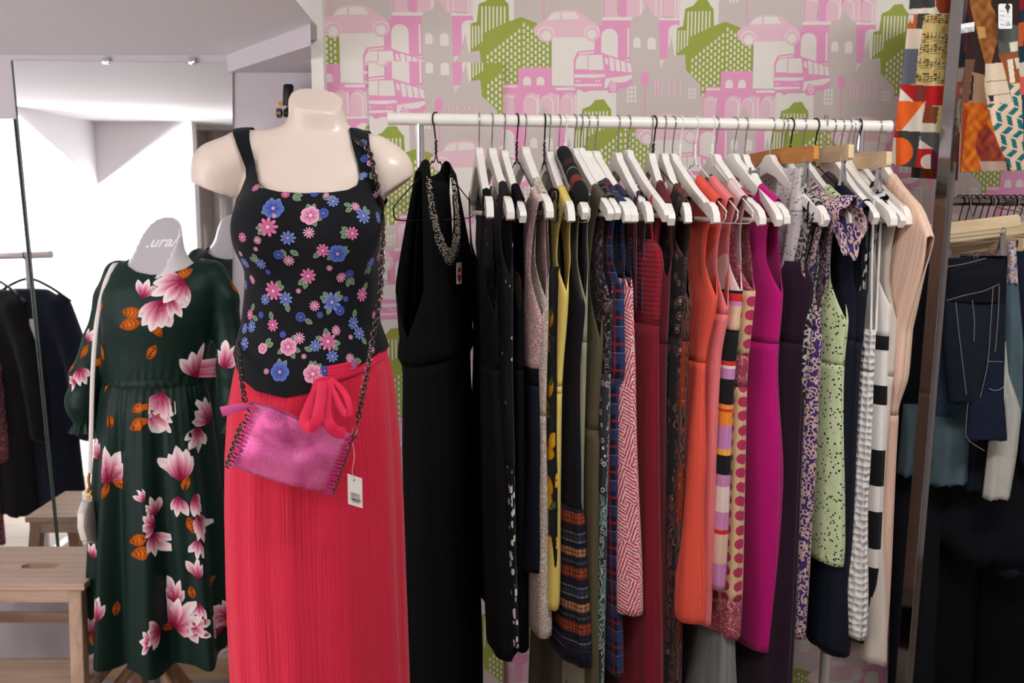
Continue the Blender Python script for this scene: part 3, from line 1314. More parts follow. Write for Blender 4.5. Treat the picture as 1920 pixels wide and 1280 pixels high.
def text_mesh(txt, name, mat, parent, size, M, extr=0.0002, bold=False):
    cu = bpy.data.curves.new(name, 'FONT')
    cu.body = txt
    cu.size = size
    cu.extrude = extr
    if bold:
        cu.offset = size * 0.018
        cu.shear = 0.25
    cu.align_x = 'CENTER'
    cu.align_y = 'CENTER'
    t = bpy.data.objects.new(name, cu)
    COL.objects.link(t)
    dg = bpy.context.evaluated_depsgraph_get()
    me = bpy.data.meshes.new_from_object(t.evaluated_get(dg))
    bpy.data.objects.remove(t)
    me.transform(M)
    me.materials.clear()
    me.materials.append(mat)
    return link(bpy.data.objects.new(name, me), parent)


CARD = plain('white_card', C(222, 214, 206), 0.7)
INK = plain('dark_ink', C(40, 36, 40), 0.8)
REDP = plain('red_ink', C(176, 20, 34), 0.7)
tgm = Matrix.Translation((0.012, 0.064, -0.292)) @ Matrix.Rotation(math.radians(180), 4, 'Z') @ Matrix.Rotation(math.radians(90), 4, 'X')
tgp = MB().box((-0.013, -0.024, -0.0005), (0.013, 0.026, 0.0005), tgm).build('price_tag', CARD, halter, smooth=False)
dm = MB()
dm.add([tgm @ Vector((0.0105 * math.cos(2 * PI * k / 20), 0.018 * math.sin(2 * PI * k / 20) - 0.002, 0.0008)) for k in range(20)], [tuple(range(20))])
dm.build('red_spot', REDP, tgp, smooth=False)
text_mesh('70%', 'price_text', CARD, tgp, 0.011, tgm @ Matrix.Translation((0, 0, 0.0012)))

# 1..  the row of hangers
n, th = on('wood', 898, 917, 'white wooden hanger nearest the beaded dress, black strap at its tip')
garment('strap_dress', 'long black strap dress with a curved hem beside the halter dress', 'dress', n, th, [('bodice', 700, BLK2), ('skirt', 1300, BLK2)], 590, 1236,
        [(590, 0.19), (700, 0.165), (900, 0.2), (1236, 0.21)], [(590, 0.02), (900, 0.03), (1190, 0.04)], strap=(0.15, 0.185), neck=(0.15, 0.2, 0.16), folds=(2, 0.003, 0.012), arm=0.03, tilt=0.035, hemdrop=-0.12, seed=2)
n, th = on('wood', 922, 958, 'white wooden hanger under a black strap, second from the beaded dress')
BWL = dots('white_leaf_print', K(20), C(225, 218, 212), 75, 0.40, 1.0, sy=0.6)
SPK = dots('small_white_spots', K(17), C(190, 186, 182), 30, 0.13, 1.0)
garment('spotted_dress', 'black dress with small white spots and a white leaf print border', 'dress', n, th, [('bodice', 876, SPK), ('skirt', 1215, BWL)], 520, 1215,
        [(520, 0.18), (700, 0.17), (876, 0.185), (1215, 0.2)], [(520, 0.016), (900, 0.02), (1215, 0.024)], strap=(0.12, 0.17), neck=(0.12, 0.1, 0.08), tilt=0.012, folds=(2, 0.002, 0.006), seed=3)
n, th = on('wood', 945, 982, 'white wooden hanger under a black shoulder, third from the beaded dress')
garment('sleeveless_dress', 'plain black sleeveless dress with deep armhole before the pink lace one', 'dress', n, th, [('bodice', 700, BLK), ('skirt', 1240, BLK)], 590, 1240,
        [(590, 0.165), (700, 0.16), (900, 0.16), (1240, 0.15)], [(590, 0.016), (900, 0.018), (1240, 0.025)], strap=(0.12, 0.178), neck=(0.12, 0.1, 0.08), tilt=0.01, folds=(2, 0.002, 0.006), arm=0.03, seed=4)
n, th = on('black', 969, 1018, 'black wire hanger behind the pink lace dress')
LACEP = lace('pink_lace', C(180, 140, 140), C(224, 194, 188), 130)
garment('lace_dress', 'dress with dusty pink lace bodice, black waistband and navy skirt', 'dress', n, th,
        [('bodice', 694, LACEP), ('waistband', 722, BLK), ('skirt', 1072, NAVY)], 592, 1072,
        [(592, 0.2), (700, 0.17), (900, 0.18), (1072, 0.19)], [(592, 0.026), (700, 0.02), (900, 0.022), (1072, 0.03)], strap=(0.14, 0.2), neck=(0.14, 0.1, 0.06), folds=(2, 0.003, 0.008), arm=0.028, seed=5)
n, th = on('wood', 984, 1028, 'white wooden hanger between the pink lace and cream lace dresses')
LACEC = lace('cream_lace', C(176, 160, 146), C(216, 204, 190), 120)
garment('lace_dress', 'long cream lace dress with a frayed hem between navy and lemon prints', 'dress', n, th, [('bodice', 780, LACEC), ('skirt', 1190, LACEC)], 560, 1190,
        [(560, 0.19), (780, 0.18), (1000, 0.19), (1190, 0.205)], [(560, 0.022), (780, 0.017), (1190, 0.03)], strap=(0.11, 0.17), neck=(0.11, 0.1, 0.06), folds=(2, 0.002, 0.006), seed=6)
n, th = on('black', 1021, 1047, 'black wire hanger between cream lace and plain yellow dresses')
LEM = K(20)
lemon, lp = garment('lemon_dress', 'black dress printed with yellow lemons and green leaves', 'dress', n, th, [('bodice', 640, fabric('black_cotton', K(20))), ('skirt', 1068, fabric('black_cotton', K(20)))], 500, 1068,
                    [(500, 0.18), (700, 0.175), (1068, 0.2)], [(500, 0.02), (700, 0.016), (1068, 0.02)], style='tube', straps=(BLK3, 0.003, (0.14, -0.14)), folds=(2, 0.002, 0.005), seed=7)
n, th = on('wood', 1030, 1070, 'white wooden hanger holding the plain yellow dress')
YEL = fabric('soft_yellow', C(226, 200, 104), 0.8)
garment('yellow_dress', 'plain soft yellow sleeveless dress with a stitched waist', 'dress', n, th, [('bodice', 728, YEL), ('waistband', 744, YEL), ('skirt', 1140, YEL)], 545, 1140,
        [(545, 0.2), (735, 0.175), (900, 0.18), (1140, 0.2)], [(545, 0.02), (735, 0.015), (1140, 0.024)], strap=(0.12, 0.19), neck=(0.12, 0.1, 0.06), folds=(2, 0.002, 0.006), arm=0.032, tilt=-0.025, seed=8)
n, th = on('wood', 1048, 1098, 'white wooden hanger with a dark rust-banded strap rolled over it')
zt_ = None
t_ = NT('folk_bands')
x_, y_, _q = t_.sep(t_.uv())
fr = t_.math('FRACT', t_.math('DIVIDE', y_, 0.125))
bc = t_.ramp(fr, [(0, C(34, 32, 46)), (0.1, C(150, 66, 34)), (0.3, C(34, 32, 40)), (0.36, C(64, 70, 80)), (0.42, C(36, 34, 46)), (0.5, C(168, 120, 84)), (0.66, C(34, 32, 40)), (0.76, C(104, 104, 106)), (0.8, C(48, 56, 74)), (0.92, C(104, 104, 106)), (0.95, C(34, 32, 46))])
v_ = t_.vor(t_.uv(1, 1), 105, 0.2)
m_ = t_.math('GREATER_THAN', v_.outputs['Distance'], 0.42)
FOLK = t_.done(t_.mix(t_.math('MULTIPLY', m_, 0.75), bc, C(28, 26, 38)), 0.9, 0, 0.15)
folk, fp = garment('folk_dress', 'dark indigo dress whose gathered skirt has rust and grey folk bands', 'dress', n, th, [('bodice', 962, NAVY3), ('skirt', 1212, FOLK), ('hem_band', 1232, NAVY3)], 575, 1232,
                   [(575, 0.19), (700, 0.17), (950, 0.18), (985, 0.195), (1232, 0.235)], [(575, 0.02), (940, 0.02), (975, 0.035), (1232, 0.048)], strap=(0.12, 0.18), neck=(0.12, 0.1, 0.06), folds=(3, 0.002, 0.008), tilt=0.0, arm=0.03, seed=9)
th9, n9 = th, n
scarf = MB()
sp = [(0.03, 0, -0.006), (0.06, 0, -0.026), (0.1, 0, -0.056), (0.13, 0, -0.078), (0.165, 0, -0.1), (0.185, 0.0, -0.125)]
scarf.tube(catmull(sp, 5), [0.013, 0.0155, 0.0165, 0.017, 0.017, 0.0165, 0.016, 0.0155, 0.0165, 0.0165, 0.0165, 0.016, 0.016, 0.0165, 0.0165, 0.0165, 0.016, 0.0165, 0.0165, 0.017, 0.017, 0.0175, 0.017, 0.016, 0.015, 0.012], 14)
rs = NT('rust_banded_knit')
ox_, oy_, oz_ = rs.sep(rs.obj())
RUST = rs.done(rs.ramp(rs.math('DIVIDE', ox_, 0.2), [(0, K(24)), (0.42, C(54, 38, 38)), (0.5, K(20)), (0.56, C(130, 130, 130)), (0.572, K(24)), (0.68, C(112, 48, 28)), (0.8, K(18))]), 0.9)
scarf.build('rolled_strap', RUST, folk)
n, th = on('white', 1060, 1106, 'white wire hanger behind the dark rust-banded strap')
SAGE = fabric('sage_green', C(150, 148, 122), 0.9)
garment('sage_dress', 'long narrow sage green dress beside the dark indigo one', 'dress', n, th, [('bodice', 640, SAGE), ('skirt', 1420, SAGE)], 560, 1420,
        [(560, 0.18), (900, 0.17), (1420, 0.2)], [(560, 0.016), (1420, 0.02)], strap=(0.12, 0.17), neck=(0.12, 0.1, 0.06), folds=(2, 0.002, 0.006), seed=10)
n, th = on('wood', 1077, 1141, 'white wooden hanger with a blunt tip over the olive dress')
OLIVE = crinkle('olive_cotton', C(88, 80, 56), 50, 0.3)
garment('olive_dress', 'long olive green dress with a gathered hip seam', 'dress', n, th, [('bodice', 815, OLIVE), ('skirt', 1440, OLIVE)], 635, 1440,
        [(635, 0.19), (810, 0.18), (830, 0.19), (1440, 0.22)], [(635, 0.022), (815, 0.022), (1440, 0.026)], strap=(0.13, 0.18), neck=(0.13, 0.12, 0.06), folds=(3, 0.003, 0.007), arm=0.03, tilt=-0.02, seed=11)
n, th = on('wood', 1088, 1157, 'white wooden hanger above the grey paisley dress, narrow arm')
PAIS = paisley('grey_paisley', C(50, 50, 56), C(220, 214, 210), C(126, 178, 156), C(196, 92, 130), 60)
garment('paisley_dress', 'long paisley dress in grey, white, mint and pink', 'dress', n, th, [('bodice', 700, noise_pat('dark_blossom', [(0, K(22)), (0.52, C(150, 110, 120)), (0.56, K(24)), (0.63, C(170, 164, 160)), (0.68, C(52, 50, 84))], 60)), ('skirt', 1400, PAIS)], 560, 1400,
        [(560, 0.19), (900, 0.19), (1400, 0.2)], [(560, 0.018), (1400, 0.024)], strap=(0.12, 0.18), neck=(0.12, 0.1, 0.06), folds=(2, 0.003, 0.006), seed=12, tilt=-0.015)
n, th = on('wood', 1100, 1176, 'white wooden hanger above the plaid shirt dress')
PLA = plaid('navy_red_plaid', C(20, 24, 44), C(44, 58, 100), C(140, 28, 40), C(130, 130, 150))
garment('plaid_dress', 'navy and red plaid shirt dress squeezed beside the red hatched top', 'dress', n, th, [('bodice', 705, PLA), ('skirt', 1262, PLA)], 540, 1262,
        [(540, 0.19), (700, 0.2), (730, 0.18), (1262, 0.2)], [(540, 0.022), (700, 0.028), (1262, 0.024)], strap=(0.12, 0.185), neck=(0.1, 0.06, 0.06), folds=(2, 0.003, 0.008), seed=13)
n, th = on('wood', 1116, 1190, 'white wooden hanger with a navy woven trim hanging from it')
HAT = hatch('red_hatch', C(226, 204, 204), C(206, 54, 78))
NTRIM = fabric('navy_trim', C(34, 34, 62))
garment('hatched_top', 'white tunic covered in red brush hatching, with navy edging', 'tunic', n, th, [('yoke', 520, NTRIM), ('body', 1142, HAT)], 545, 1142,
        [(545, 0.19), (700, 0.2), (1142, 0.232)], [(545, 0.02), (800, 0.03), (1142, 0.045)], strap=(0.13, 0.165), neck=(0.12, 0.12, 0.08), folds=(3, 0.003, 0.009), seed=14, tilt=0.012)
n, th = on('wood', 1158, 1218, 'white wooden hanger with a dark pink woven band looped over its arm')
trim = empty('woven_band', n, th - PI / 2)
tag(trim, 'dark blue and pink woven band looped over a hanger arm', 'strap')
TB = bands('woven_trim', [(0, C(30, 28, 52)), (0.3, C(168, 120, 140)), (0.7, C(30, 28, 52))], 0, 1)
tb = NT('woven_trim_b')
ty_ = tb.sep(tb.obj())[0]
TBm = tb.done(tb.ramp(tb.math('FRACT', tb.math('MULTIPLY', ty_, 60)), [(0, C(30, 28, 52)), (0.35, C(150, 104, 128)), (0.75, C(30, 28, 52))]), 0.9)
lp_ = catmull([(0.145, 0.006, -0.36), (0.145, 0.009, -0.2), (0.145, 0.011, -0.12), (0.145, 0.0, -0.088), (0.145, -0.011, -0.12), (0.145, -0.010, -0.2), (0.145, -0.008, -0.36)], 6)
rb_ = MB()
rows_ = [[(p.x - 0.011, p.y, p.z), (p.x + 0.011, p.y, p.z)] for p in lp_]
rb_.add([q for r in rows_ for q in r], [(2 * i, 2 * i + 1, 2 * i + 3, 2 * i + 2) for i in range(len(rows_) - 1)])
rb_.build('band', TBm, trim, solid=0.001)
n, th = on('wood', 1178, 1244, 'white wooden hanger with its tip above the ribbed burgundy dress')
BURG = fabric('burgundy_jersey', C(122, 18, 36), 0.85)
BRIB = ribs('burgundy_pleats', C(134, 20, 40))
BURG2 = fabric('deep_wine', C(92, 14, 30), 0.85)
garment('burgundy_dress', 'long burgundy dress with a finely ribbed bodice and gathered skirt', 'dress', n, th, [('bodice', 614, BRIB), ('skirt', 1400, BURG)], 450, 1400,
        [(450, 0.16), (480, 0.195), (600, 0.185), (620, 0.18), (1400, 0.22)], [(450, 0.02), (500, 0.03), (600, 0.026), (650, 0.032), (1400, 0.05)], style='tube', straps=(fabric('red_cord', C(180, 30, 44)), 0.0025, (0.16, -0.16)), folds=(4, 0.001, 0.007), seed=15)
n, th = on('wood', 1222, 1257, 'white wooden hanger with a tall hook standing above the rail')
garment('wine_dress', 'deep wine red long dress tucked behind the ribbed burgundy one', 'dress', n, th, [('bodice', 640, BURG2), ('skirt', 1400, BURG2)], 520, 1400,
        [(520, 0.19), (700, 0.17), (1400, 0.2)], [(520, 0.022), (1400, 0.03)], strap=(0.1, 0.185), neck=(0.1, 0.08, 0.05), folds=(2, 0.002, 0.006), seed=16)
n, th = on('wood', 1246, 1292, 'white wooden hanger over the dark rust paisley dress, blunt tip')
DPA = paisley('dark_paisley', C(30, 24, 26), C(112, 84, 76), C(92, 36, 30), C(140, 110, 100), 36)
garment('dark_paisley_dress', 'long dark brown and black paisley dress before the patchwork one', 'dress', n, th, [('bodice', 640, DPA), ('skirt', 1400, DPA)], 480, 1400,
        [(480, 0.19), (700, 0.175), (1400, 0.2)], [(480, 0.024), (1400, 0.026)], strap=(0.12, 0.18), neck=(0.12, 0.1, 0.06), folds=(2, 0.003, 0.006), tilt=-0.015, seed=17)
n, th = on('black', 1226, 1302, 'black wire hanger with its bar end poking out beside the patchwork dress')
pt = NT('rust_patchwork')
ckp = pt.vor(pt.uv(1.0, 0.55), 13, 0.6)
pz_ = paisley('grey_paisley_small', C(44, 40, 42), C(168, 160, 154), C(60, 56, 58), C(200, 190, 184), 60)
wv = pt.n('ShaderNodeTexWave', i_Scale=34.0, i_Distortion=12.0, i_Detail=2.0)
pt.set(wv.inputs['Vector'], pt.uv())
pc = pt.ramp(wv.outputs['Fac'], [(0, C(40, 36, 38)), (0.45, C(150, 140, 134)), (0.58, C(44, 38, 40)), (0.8, C(130, 54, 36))])
sel = pt.math('GREATER_THAN', pt.sep(ckp.outputs['Color'])[0], 0.55)
PAT = pt.done(pt.mix(sel, pc, pt.mix(pt.math('MULTIPLY', pt.math('LESS_THAN', pt.vor(pt.uv(), 95).outputs['Distance'], 0.2), 0.6), C(128, 48, 30), C(186, 130, 80))), 0.9, 0, 0.15)
garment('patchwork_dress', 'long patchwork dress of rust red and grey paisley patches', 'dress', n, th, [('bodice', 640, PAT), ('skirt', 1400, PAT)], 560, 1400,
        [(560, 0.19), (640, 0.18), (1400, 0.2)], [(560, 0.022), (640, 0.026), (1400, 0.028)], strap=(0.12, 0.175), neck=(0.12, 0.1, 0.06), folds=(3, 0.003, 0.007), arm=0.035, seed=18)
n, th = on('wood', 1262, 1336, 'white wooden hanger behind the coral dress with a small dark loop at its tip')
n, th = on('white', 1276, 1362, 'white wire hanger carrying the coral orange dress')
CORAL = crinkle('coral_crepe', C(230, 82, 62), 120, 0.35, hi=C(238, 92, 72))
garment('coral_dress', 'coral orange crinkled sleeveless dress with a gathered waist', 'dress', n, th, [('bodice', 682, CORAL), ('skirt', 1152, CORAL)], 555, 1152,
        [(300, 0.2), (555, 0.2), (680, 0.172), (900, 0.2), (1152, 0.235)], [(555, 0.02), (680, 0.016), (900, 0.03), (1130, 0.046), (1152, 0.04)], strap=(0.09, 0.178), neck=(0.09, 0.06, 0.05), folds=(3, 0.002, 0.007), tilt=-0.05, seed=19)
n, th = on('white', 1305, 1384, 'white wire hanger carrying the salmon pink dress')
SALM = fabric('salmon_pink', C(232, 118, 120), 0.85)
garment('salmon_dress', 'salmon pink sleeveless dress between the coral and striped ones', 'dress', n, th, [('bodice', 585, SALM), ('skirt', 1168, SALM)], 575, 1168,
        [(575, 0.195), (680, 0.175), (1168, 0.2)], [(575, 0.02), (1168, 0.026)], strap=(0.09, 0.175), neck=(0.09, 0.06, 0.05), folds=(2, 0.002, 0.005), tilt=-0.04, seed=20)
n, th = on('white', 1336, 1412, 'white wire hanger above the colour-block striped dress')
near = n + Vector((math.sin(th) * 0.19, -math.cos(th) * 0.19, 0))
zy = lambda y: W(proj(near)[0], y, near.y).z - n.z
st = [(1097, C(198, 128, 176)), (1050, C(214, 176, 156)), (998, C(208, 40, 40)), (990, C(200, 130, 180)), (958, C(226, 200, 196)), (912, C(196, 130, 176)), (890, C(24, 24, 28)), (855, C(236, 176, 70)), (842, C(196, 130, 180)), (800, C(236, 140, 50)), (775, C(206, 60, 36)), (768, C(238, 150, 60)), (760, C(24, 24, 28)), (714, C(196, 134, 182)), (694, C(230, 214, 210)), (688, C(206, 50, 40)), (680, C(24, 24, 28)), (620, C(228, 186, 160)), (575, C(196, 134, 182)), (567, C(206, 44, 40)), (553, C(24, 24, 28)), (545, C(224, 190, 186))]
zA, zB = zy(1110), zy(400)
CBM = bands('colour_blocks', [((zy(y) - zA) / (zB - zA), c) for y, c in st], zA, zB)
garment('striped_dress', 'colour-block dress with lilac, black, orange and peach bands', 'dress', n, th, [('bodice', 620, CBM), ('skirt', 1095, CBM)], 545, 1095,
        [(545, 0.19), (700, 0.18), (1095, 0.205)], [(545, 0.022), (700, 0.026), (1095, 0.034)], strap=(0.1, 0.165), neck=(0.1, 0.1, 0.08), folds=(2, 0.001, 0.004), tilt=-0.05, arm=0.03, seed=21)
n, th = on('wood', 1342, 1432, 'white wooden hanger with a beige spotted dress on it')
POL = dots('raspberry_spots', C(206, 172, 130), C(178, 46, 88), 30, 0.36, 0.12)
PBAND = noise_pat('raspberry_border', [(0, C(150, 56, 84)), (0.53, C(214, 176, 140)), (0.57, C(150, 56, 84))], 55, 2, 2)
garment('polka_dress', 'beige dress with raspberry polka dots and patterned waist and hem bands', 'dress', n, th,
        [('bodice', 548, PBAND), ('midriff', 660, POL), ('waistband', 722, PBAND), ('skirt', 1125, POL), ('hem_band', 1190, PBAND)], 545, 1190,
        [(545, 0.19), (690, 0.178), (1190, 0.205)], [(545, 0.026), (690, 0.026), (900, 0.034), (1190, 0.042)], strap=(0.12, 0.15), neck=(0.12, 0.14, 0.1), folds=(2, 0.001, 0.005), arm=0.02, tilt=-0.03, seed=22)
n, th = on('wood', 1377, 1478, 'white wooden hanger with a magenta shoulder folded over it')
MAG = fabric('magenta_crepe', C(184, 8, 112), 0.8)
garment('magenta_dress', 'plain bright magenta fitted dress with a long side seam', 'dress', n, th, [('bodice', 640, MAG), ('skirt', 1225, MAG)], 550, 1225,
        [(550, 0.19), (680, 0.178), (900, 0.2), (1225, 0.19)], [(550, 0.026), (680, 0.03), (900, 0.045), (1225, 0.036)], strap=(0.11, 0.17), neck=(0.11, 0.08, 0.05), folds=(1, 0.002, 0.004), arm=0.02, seed=23, tilt=0.012)
n, th = on('wood', 1398, 1462, 'white wooden hanger just behind the magenta dress')
GREY = crinkle('grey_chiffon', C(126, 124, 124), 26, 0.4)
garment('grey_skirt_dress', 'pale grey gathered skirt on long straps, showing below the polka dot hem', 'skirt', n, th, [('skirt', 1420, GREY)], 1050, 1420,
        [(1050, 0.16), (1150, 0.18), (1420, 0.24)], [(1050, 0.02), (1150, 0.035), (1420, 0.06)], style='tube', straps=(GREY, 0.003, (0.06, -0.06)), folds=(3, 0.003, 0.01), tilt=-0.07, seed=24)
n, th = on('amber', 1466, 1528, 'amber wooden clip hanger behind the wide white hanger', dz=-0.004)
SPW = dots('black_flecks', C(214, 206, 204), K(24), 130, 0.22, 1.0)
SPG = dots('black_flecks_sheer', C(190, 178, 180), K(24), 110, 0.2, 1.0)
garment('flecked_skirt', 'sheer white skirt with black flecks clipped to the amber hanger', 'skirt', n, th, [('waist', 400, SPW), ('skirt', 560, SPG)], 312, 545,
        [(312, 0.14), (420, 0.135), (545, 0.12)], [(312, 0.012), (420, 0.024), (545, 0.032)], style='tube', folds=(4, 0.004, 0.010), seed=25)
n, th = on('wood', 1446, 1543, 'wide white wooden hanger with thin black straps at its notch')
PLUM = crinkle('plum_chiffon', C(38, 11, 34), 16, 0.5, 30)
garment('plum_dress', 'long dark plum strap dress with draped bodice and ruffled edge', 'dress', n, th, [('bodice', 640, PLUM), ('skirt', 1400, fabric('dark_plum', C(34, 10, 30), 0.85))], 492, 1400,
        [(492, 0.16), (540, 0.19), (640, 0.18), (1400, 0.2)], [(492, 0.02), (560, 0.036), (700, 0.04), (1400, 0.05)], style='tube', straps=(BLK3, 0.0018, (0.165, -0.165)), folds=(2, 0.002, 0.008), tilt=-0.03, seed=26)
n, th = on('wood', 1473, 1547, 'white wooden hanger with a rounded drooping tip below the wide one')
BWF = floral('mono_floral', C(178, 168, 166), K(22), C(90, 82, 84), 70, 0.26, K(26))
garment('mono_floral_dress', 'black and grey floral dress half hidden behind the plum one', 'dress', n, th, [('bodice', 620, BWF), ('skirt', 1150, BWF)], 560, 1150,
        [(560, 0.18), (1150, 0.16)], [(560, 0.024), (1150, 0.03)], strap=(0.12, 0.185), neck=(0.12, 0.1, 0.06), folds=(2, 0.002, 0.006), tilt=-0.035, seed=27)
n, th = on('black', 1483, 1568, 'black wire hanger under the purple and beige printed dress')
PUR = floral('purple_scroll', C(204, 170, 152), C(54, 40, 92), C(66, 50, 112), 95, 0.24, C(60, 44, 102))
garment('scroll_dress', 'purple and beige scroll print dress with a fluttered sleeve', 'dress', n, th, [('bodice', 620, PUR), ('skirt', 1193, PUR)], 590, 1193,
        [(590, 0.165), (640, 0.18), (900, 0.19), (1193, 0.195)], [(590, 0.026), (700, 0.026), (1193, 0.032)], strap=(0.1, 0.19), neck=(0.1, 0.08, 0.05), folds=(2, 0.002, 0.006), tilt=-0.028, seed=28)
scroll = bpy.data.objects[[o.name for o in bpy.data.objects if o.name.startswith('scroll_dress')][-1]]
sl = MB()
rg = []
for i in range(9):
    t = i / 8
    ring = []
    for k in range(28):
        a = 2 * PI * k / 28
        rr = 0.02 + 0.045 * t
        fl_ = 1 + 0.16 * t * math.sin(5 * a + 1)
        ring.append((0.165 + 0.075 * t + 0.006 * math.sin(a * 2), 0.0 + 0.030 * math.cos(a) * (0.5 + 0.6 * t) * fl_ + 0.02 * t, -0.125 - 0.03 * t + rr * math.sin(a) * fl_ - 0.02 * t * t))
    rg.append(ring)
sl.loft(rg, caps=False)
so = mk('sleeve', sl.v, sl.f, PUR, scroll, True, [(k % 28 * 0.01, v[0]) for k, v in enumerate(sl.v)], solid=0.0012)
n, th = on('wood', 1505, 1600, 'white wooden hanger with a green price loop near its tip')
GRN = dots('green_sprigs', C(168, 186, 118), C(26, 32, 24), 110, 0.27, 1.0, C(214, 220, 190))
garment('green_dress', 'light green tunic with small black sprigs and white blossoms', 'tunic', n, th, [('bodice', 680, GRN), ('waistband', 688, GRN), ('skirt', 1054, GRN)], 600, 1054,
        [(600, 0.195), (685, 0.188), (1054, 0.215)], [(600, 0.028), (685, 0.026), (900, 0.034), (1054, 0.038)], strap=(0.11, 0.17), neck=(0.11, 0.08, 0.05), folds=(2, 0.001, 0.004), tilt=0.008, seed=29)
n, th = on('black', 1529, 1624, 'black wire hanger in the navy dress with the smooth shoulder')
garment('navy_dress', 'navy jersey dress with a smooth rounded shoulder', 'dress', n, th, [('bodice', 640, NAVY2), ('skirt', 1215, NAVY)], 560, 1215,
        [(560, 0.19), (1000, 0.2), (1215, 0.225)], [(560, 0.02), (1000, 0.024), (1215, 0.036)], strap=(0.1, 0.205), neck=(0.1, 0.06, 0.05), folds=(3, 0.002, 0.008), tilt=-0.012, seed=30, arm=0.012)
n, th = on('clip', 1548, 1592, 'pale wooden clip hanger with wide steel clips, end pointing at the room', dz=-0.008)
n, th = on('wood', 1562, 1640, 'white wooden hanger above the ruched navy top')
RUCH = crinkle('ruched_navy', C(26, 26, 42), 6, 0.9, 90)
garment('ruched_dress', 'dark navy strap dress with a ruched side', 'dress', n, th, [('bodice', 640, NAVY3), ('skirt', 1225, RUCH)], 545, 1225,
        [(545, 0.19), (700, 0.18), (1225, 0.2)], [(545, 0.026), (900, 0.03), (1225, 0.05)], style='tube', straps=(BLK3, 0.002, (0.17, -0.17)), folds=(2, 0.002, 0.006), tilt=-0.015, seed=31)
n, th = on('wood', 1577, 1668, 'white wooden hanger above the puckered white dress, rounded tip')
t_ = NT('puckered_white')
pv = t_.vor(t_.uv(1, 1), 62, 0.35)
t_.bump(pv.outputs['Distance'], 1.0, 0.012)
PUCK = t_.done(t_.mix(pv.outputs['Distance'], C(232, 226, 222), C(204, 198, 196)), 0.85)
garment('puckered_dress', 'white puckered seersucker dress hanging to a rounded hem', 'dress', n, th, [('bodice', 700, PUCK), ('skirt', 1184, PUCK)], 618, 1184,
        [(618, 0.185), (900, 0.195), (1184, 0.225)], [(618, 0.02), (900, 0.03), (1184, 0.046)], style='tube', straps=(plain('white_cord', C(226, 220, 214), 0.8), 0.003, (0.16, -0.16)), folds=(2, 0.001, 0.004), tilt=-0.024, seed=32)
n, th = on('clip', 1600, 1664, 'pale wooden clip hanger nearest the end of the rail', dz=0.006)
n, th = on('wood', 1590, 1690, 'white wooden hanger above the black and white banded dress')
near = n + Vector((math.sin(th) * 0.19, -math.cos(th) * 0.19, 0))
zA, zB = zy(1230), zy(400)
wh, bk = C(226, 218, 212), K(20)
BWB = bands('wide_bands', [(0, bk), ((zy(1171) - zA) / (zB - zA), wh), ((zy(1147) - zA) / (zB - zA), bk), ((zy(1066) - zA) / (zB - zA), wh), ((zy(1031) - zA) / (zB - zA), bk), ((zy(960) - zA) / (zB - zA), wh), ((zy(914) - zA) / (zB - zA), bk), ((zy(845) - zA) / (zB - zA), wh), ((zy(762) - zA) / (zB - zA), bk), ((zy(726) - zA) / (zB - zA), wh), ((zy(660) - zA) / (zB - zA), bk), ((zy(632) - zA) / (zB - zA), wh)], zA, zB)
garment('banded_dress', 'white sleeveless dress with broad black horizontal bands', 'dress', n, th, [('bodice', 640, BWB), ('skirt', 1213, BWB)], 572, 1213,
        [(572, 0.185), (900, 0.19), (1213, 0.2)], [(572, 0.022), (900, 0.03), (1213, 0.032)], strap=(0.12, 0.15), neck=(0.12, 0.12, 0.08), folds=(2, 0.001, 0.003), arm=0.012, tilt=0, seed=33)
n, th = on('wood', 1606, 1703, 'white wooden hanger with the sheer ivory blouse over it')
IVO = crinkle('ivory_chiffon', C(214, 200, 188), 30, 0.4)
garment('ivory_dress', 'long sheer ivory dress with a fluted hem beside the peach one', 'dress', n, th, [('bodice', 700, IVO), ('skirt', 1240, IVO)], 600, 1240,
        [(600, 0.19), (900, 0.18), (1240, 0.22)], [(600, 0.018), (1000, 0.02), (1240, 0.034)], strap=(0.09, 0.19), neck=(0.09, 0.06, 0.05), folds=(3, 0.002, 0.009), tilt=-0.008, seed=34)
n, th = on('black', 1611, 1676, 'black wire hanger wedged beside the right chrome post')
BWS = bands('thin_stripes', [(i / 12, wh if i % 2 else bk) for i in range(12)], -0.62, -0.1)
t_ = NT('diagonal_stripes')
dx_, dy_, _ = t_.sep(t_.uv(1, 1, 0.6))
BWS = t_.done(t_.ramp(t_.math('FRACT', t_.math('DIVIDE', dy_, 0.03)), [(0, K(24)), (0.55, C(206, 202, 200))]), 0.9)
garment('striped_camisole', 'small black and white diagonal striped camisole behind the white hangers', 'camisole', n, th, [('body', 560, BWS)], 480, 640,
        [(480, 0.15), (640, 0.14)], [(480, 0.02), (640, 0.024)], strap=(0.1, 0.16), neck=(0.1, 0.05, 0.04), folds=(2, 0.001, 0.004), tilt=-0.13, seed=35)
n, th = on('wood', 1648, 1722, 'white wooden hanger at the right end of the rail, peach dress on it', bar=False)
PEA = crinkle('peach_pleats', C(232, 190, 166), 95, 0.9, 1.2, hi=C(240, 202, 180))
peach, _ = garment('peach_dress', 'peach plisse dress with a wide cap sleeve, last on the rail', 'dress', n, th, [('bodice', 780, PEA), ('skirt', 1200, fabric('peach_crepe', C(226, 186, 166)))], 620, 1200,
                   [(620, 0.192), (700, 0.19), (778, 0.165), (790, 0.165), (1200, 0.185)], [(620, 0.04), (700, 0.038), (778, 0.022), (790, 0.026), (1200, 0.035)], strap=(0.08, 0.262), neck=(0.08, 0.05, 0.04), openf=0.0, folds=(4, 0.003, 0.006), tilt=-0.012, seed=36, arm=0.0, armpow=1.5)

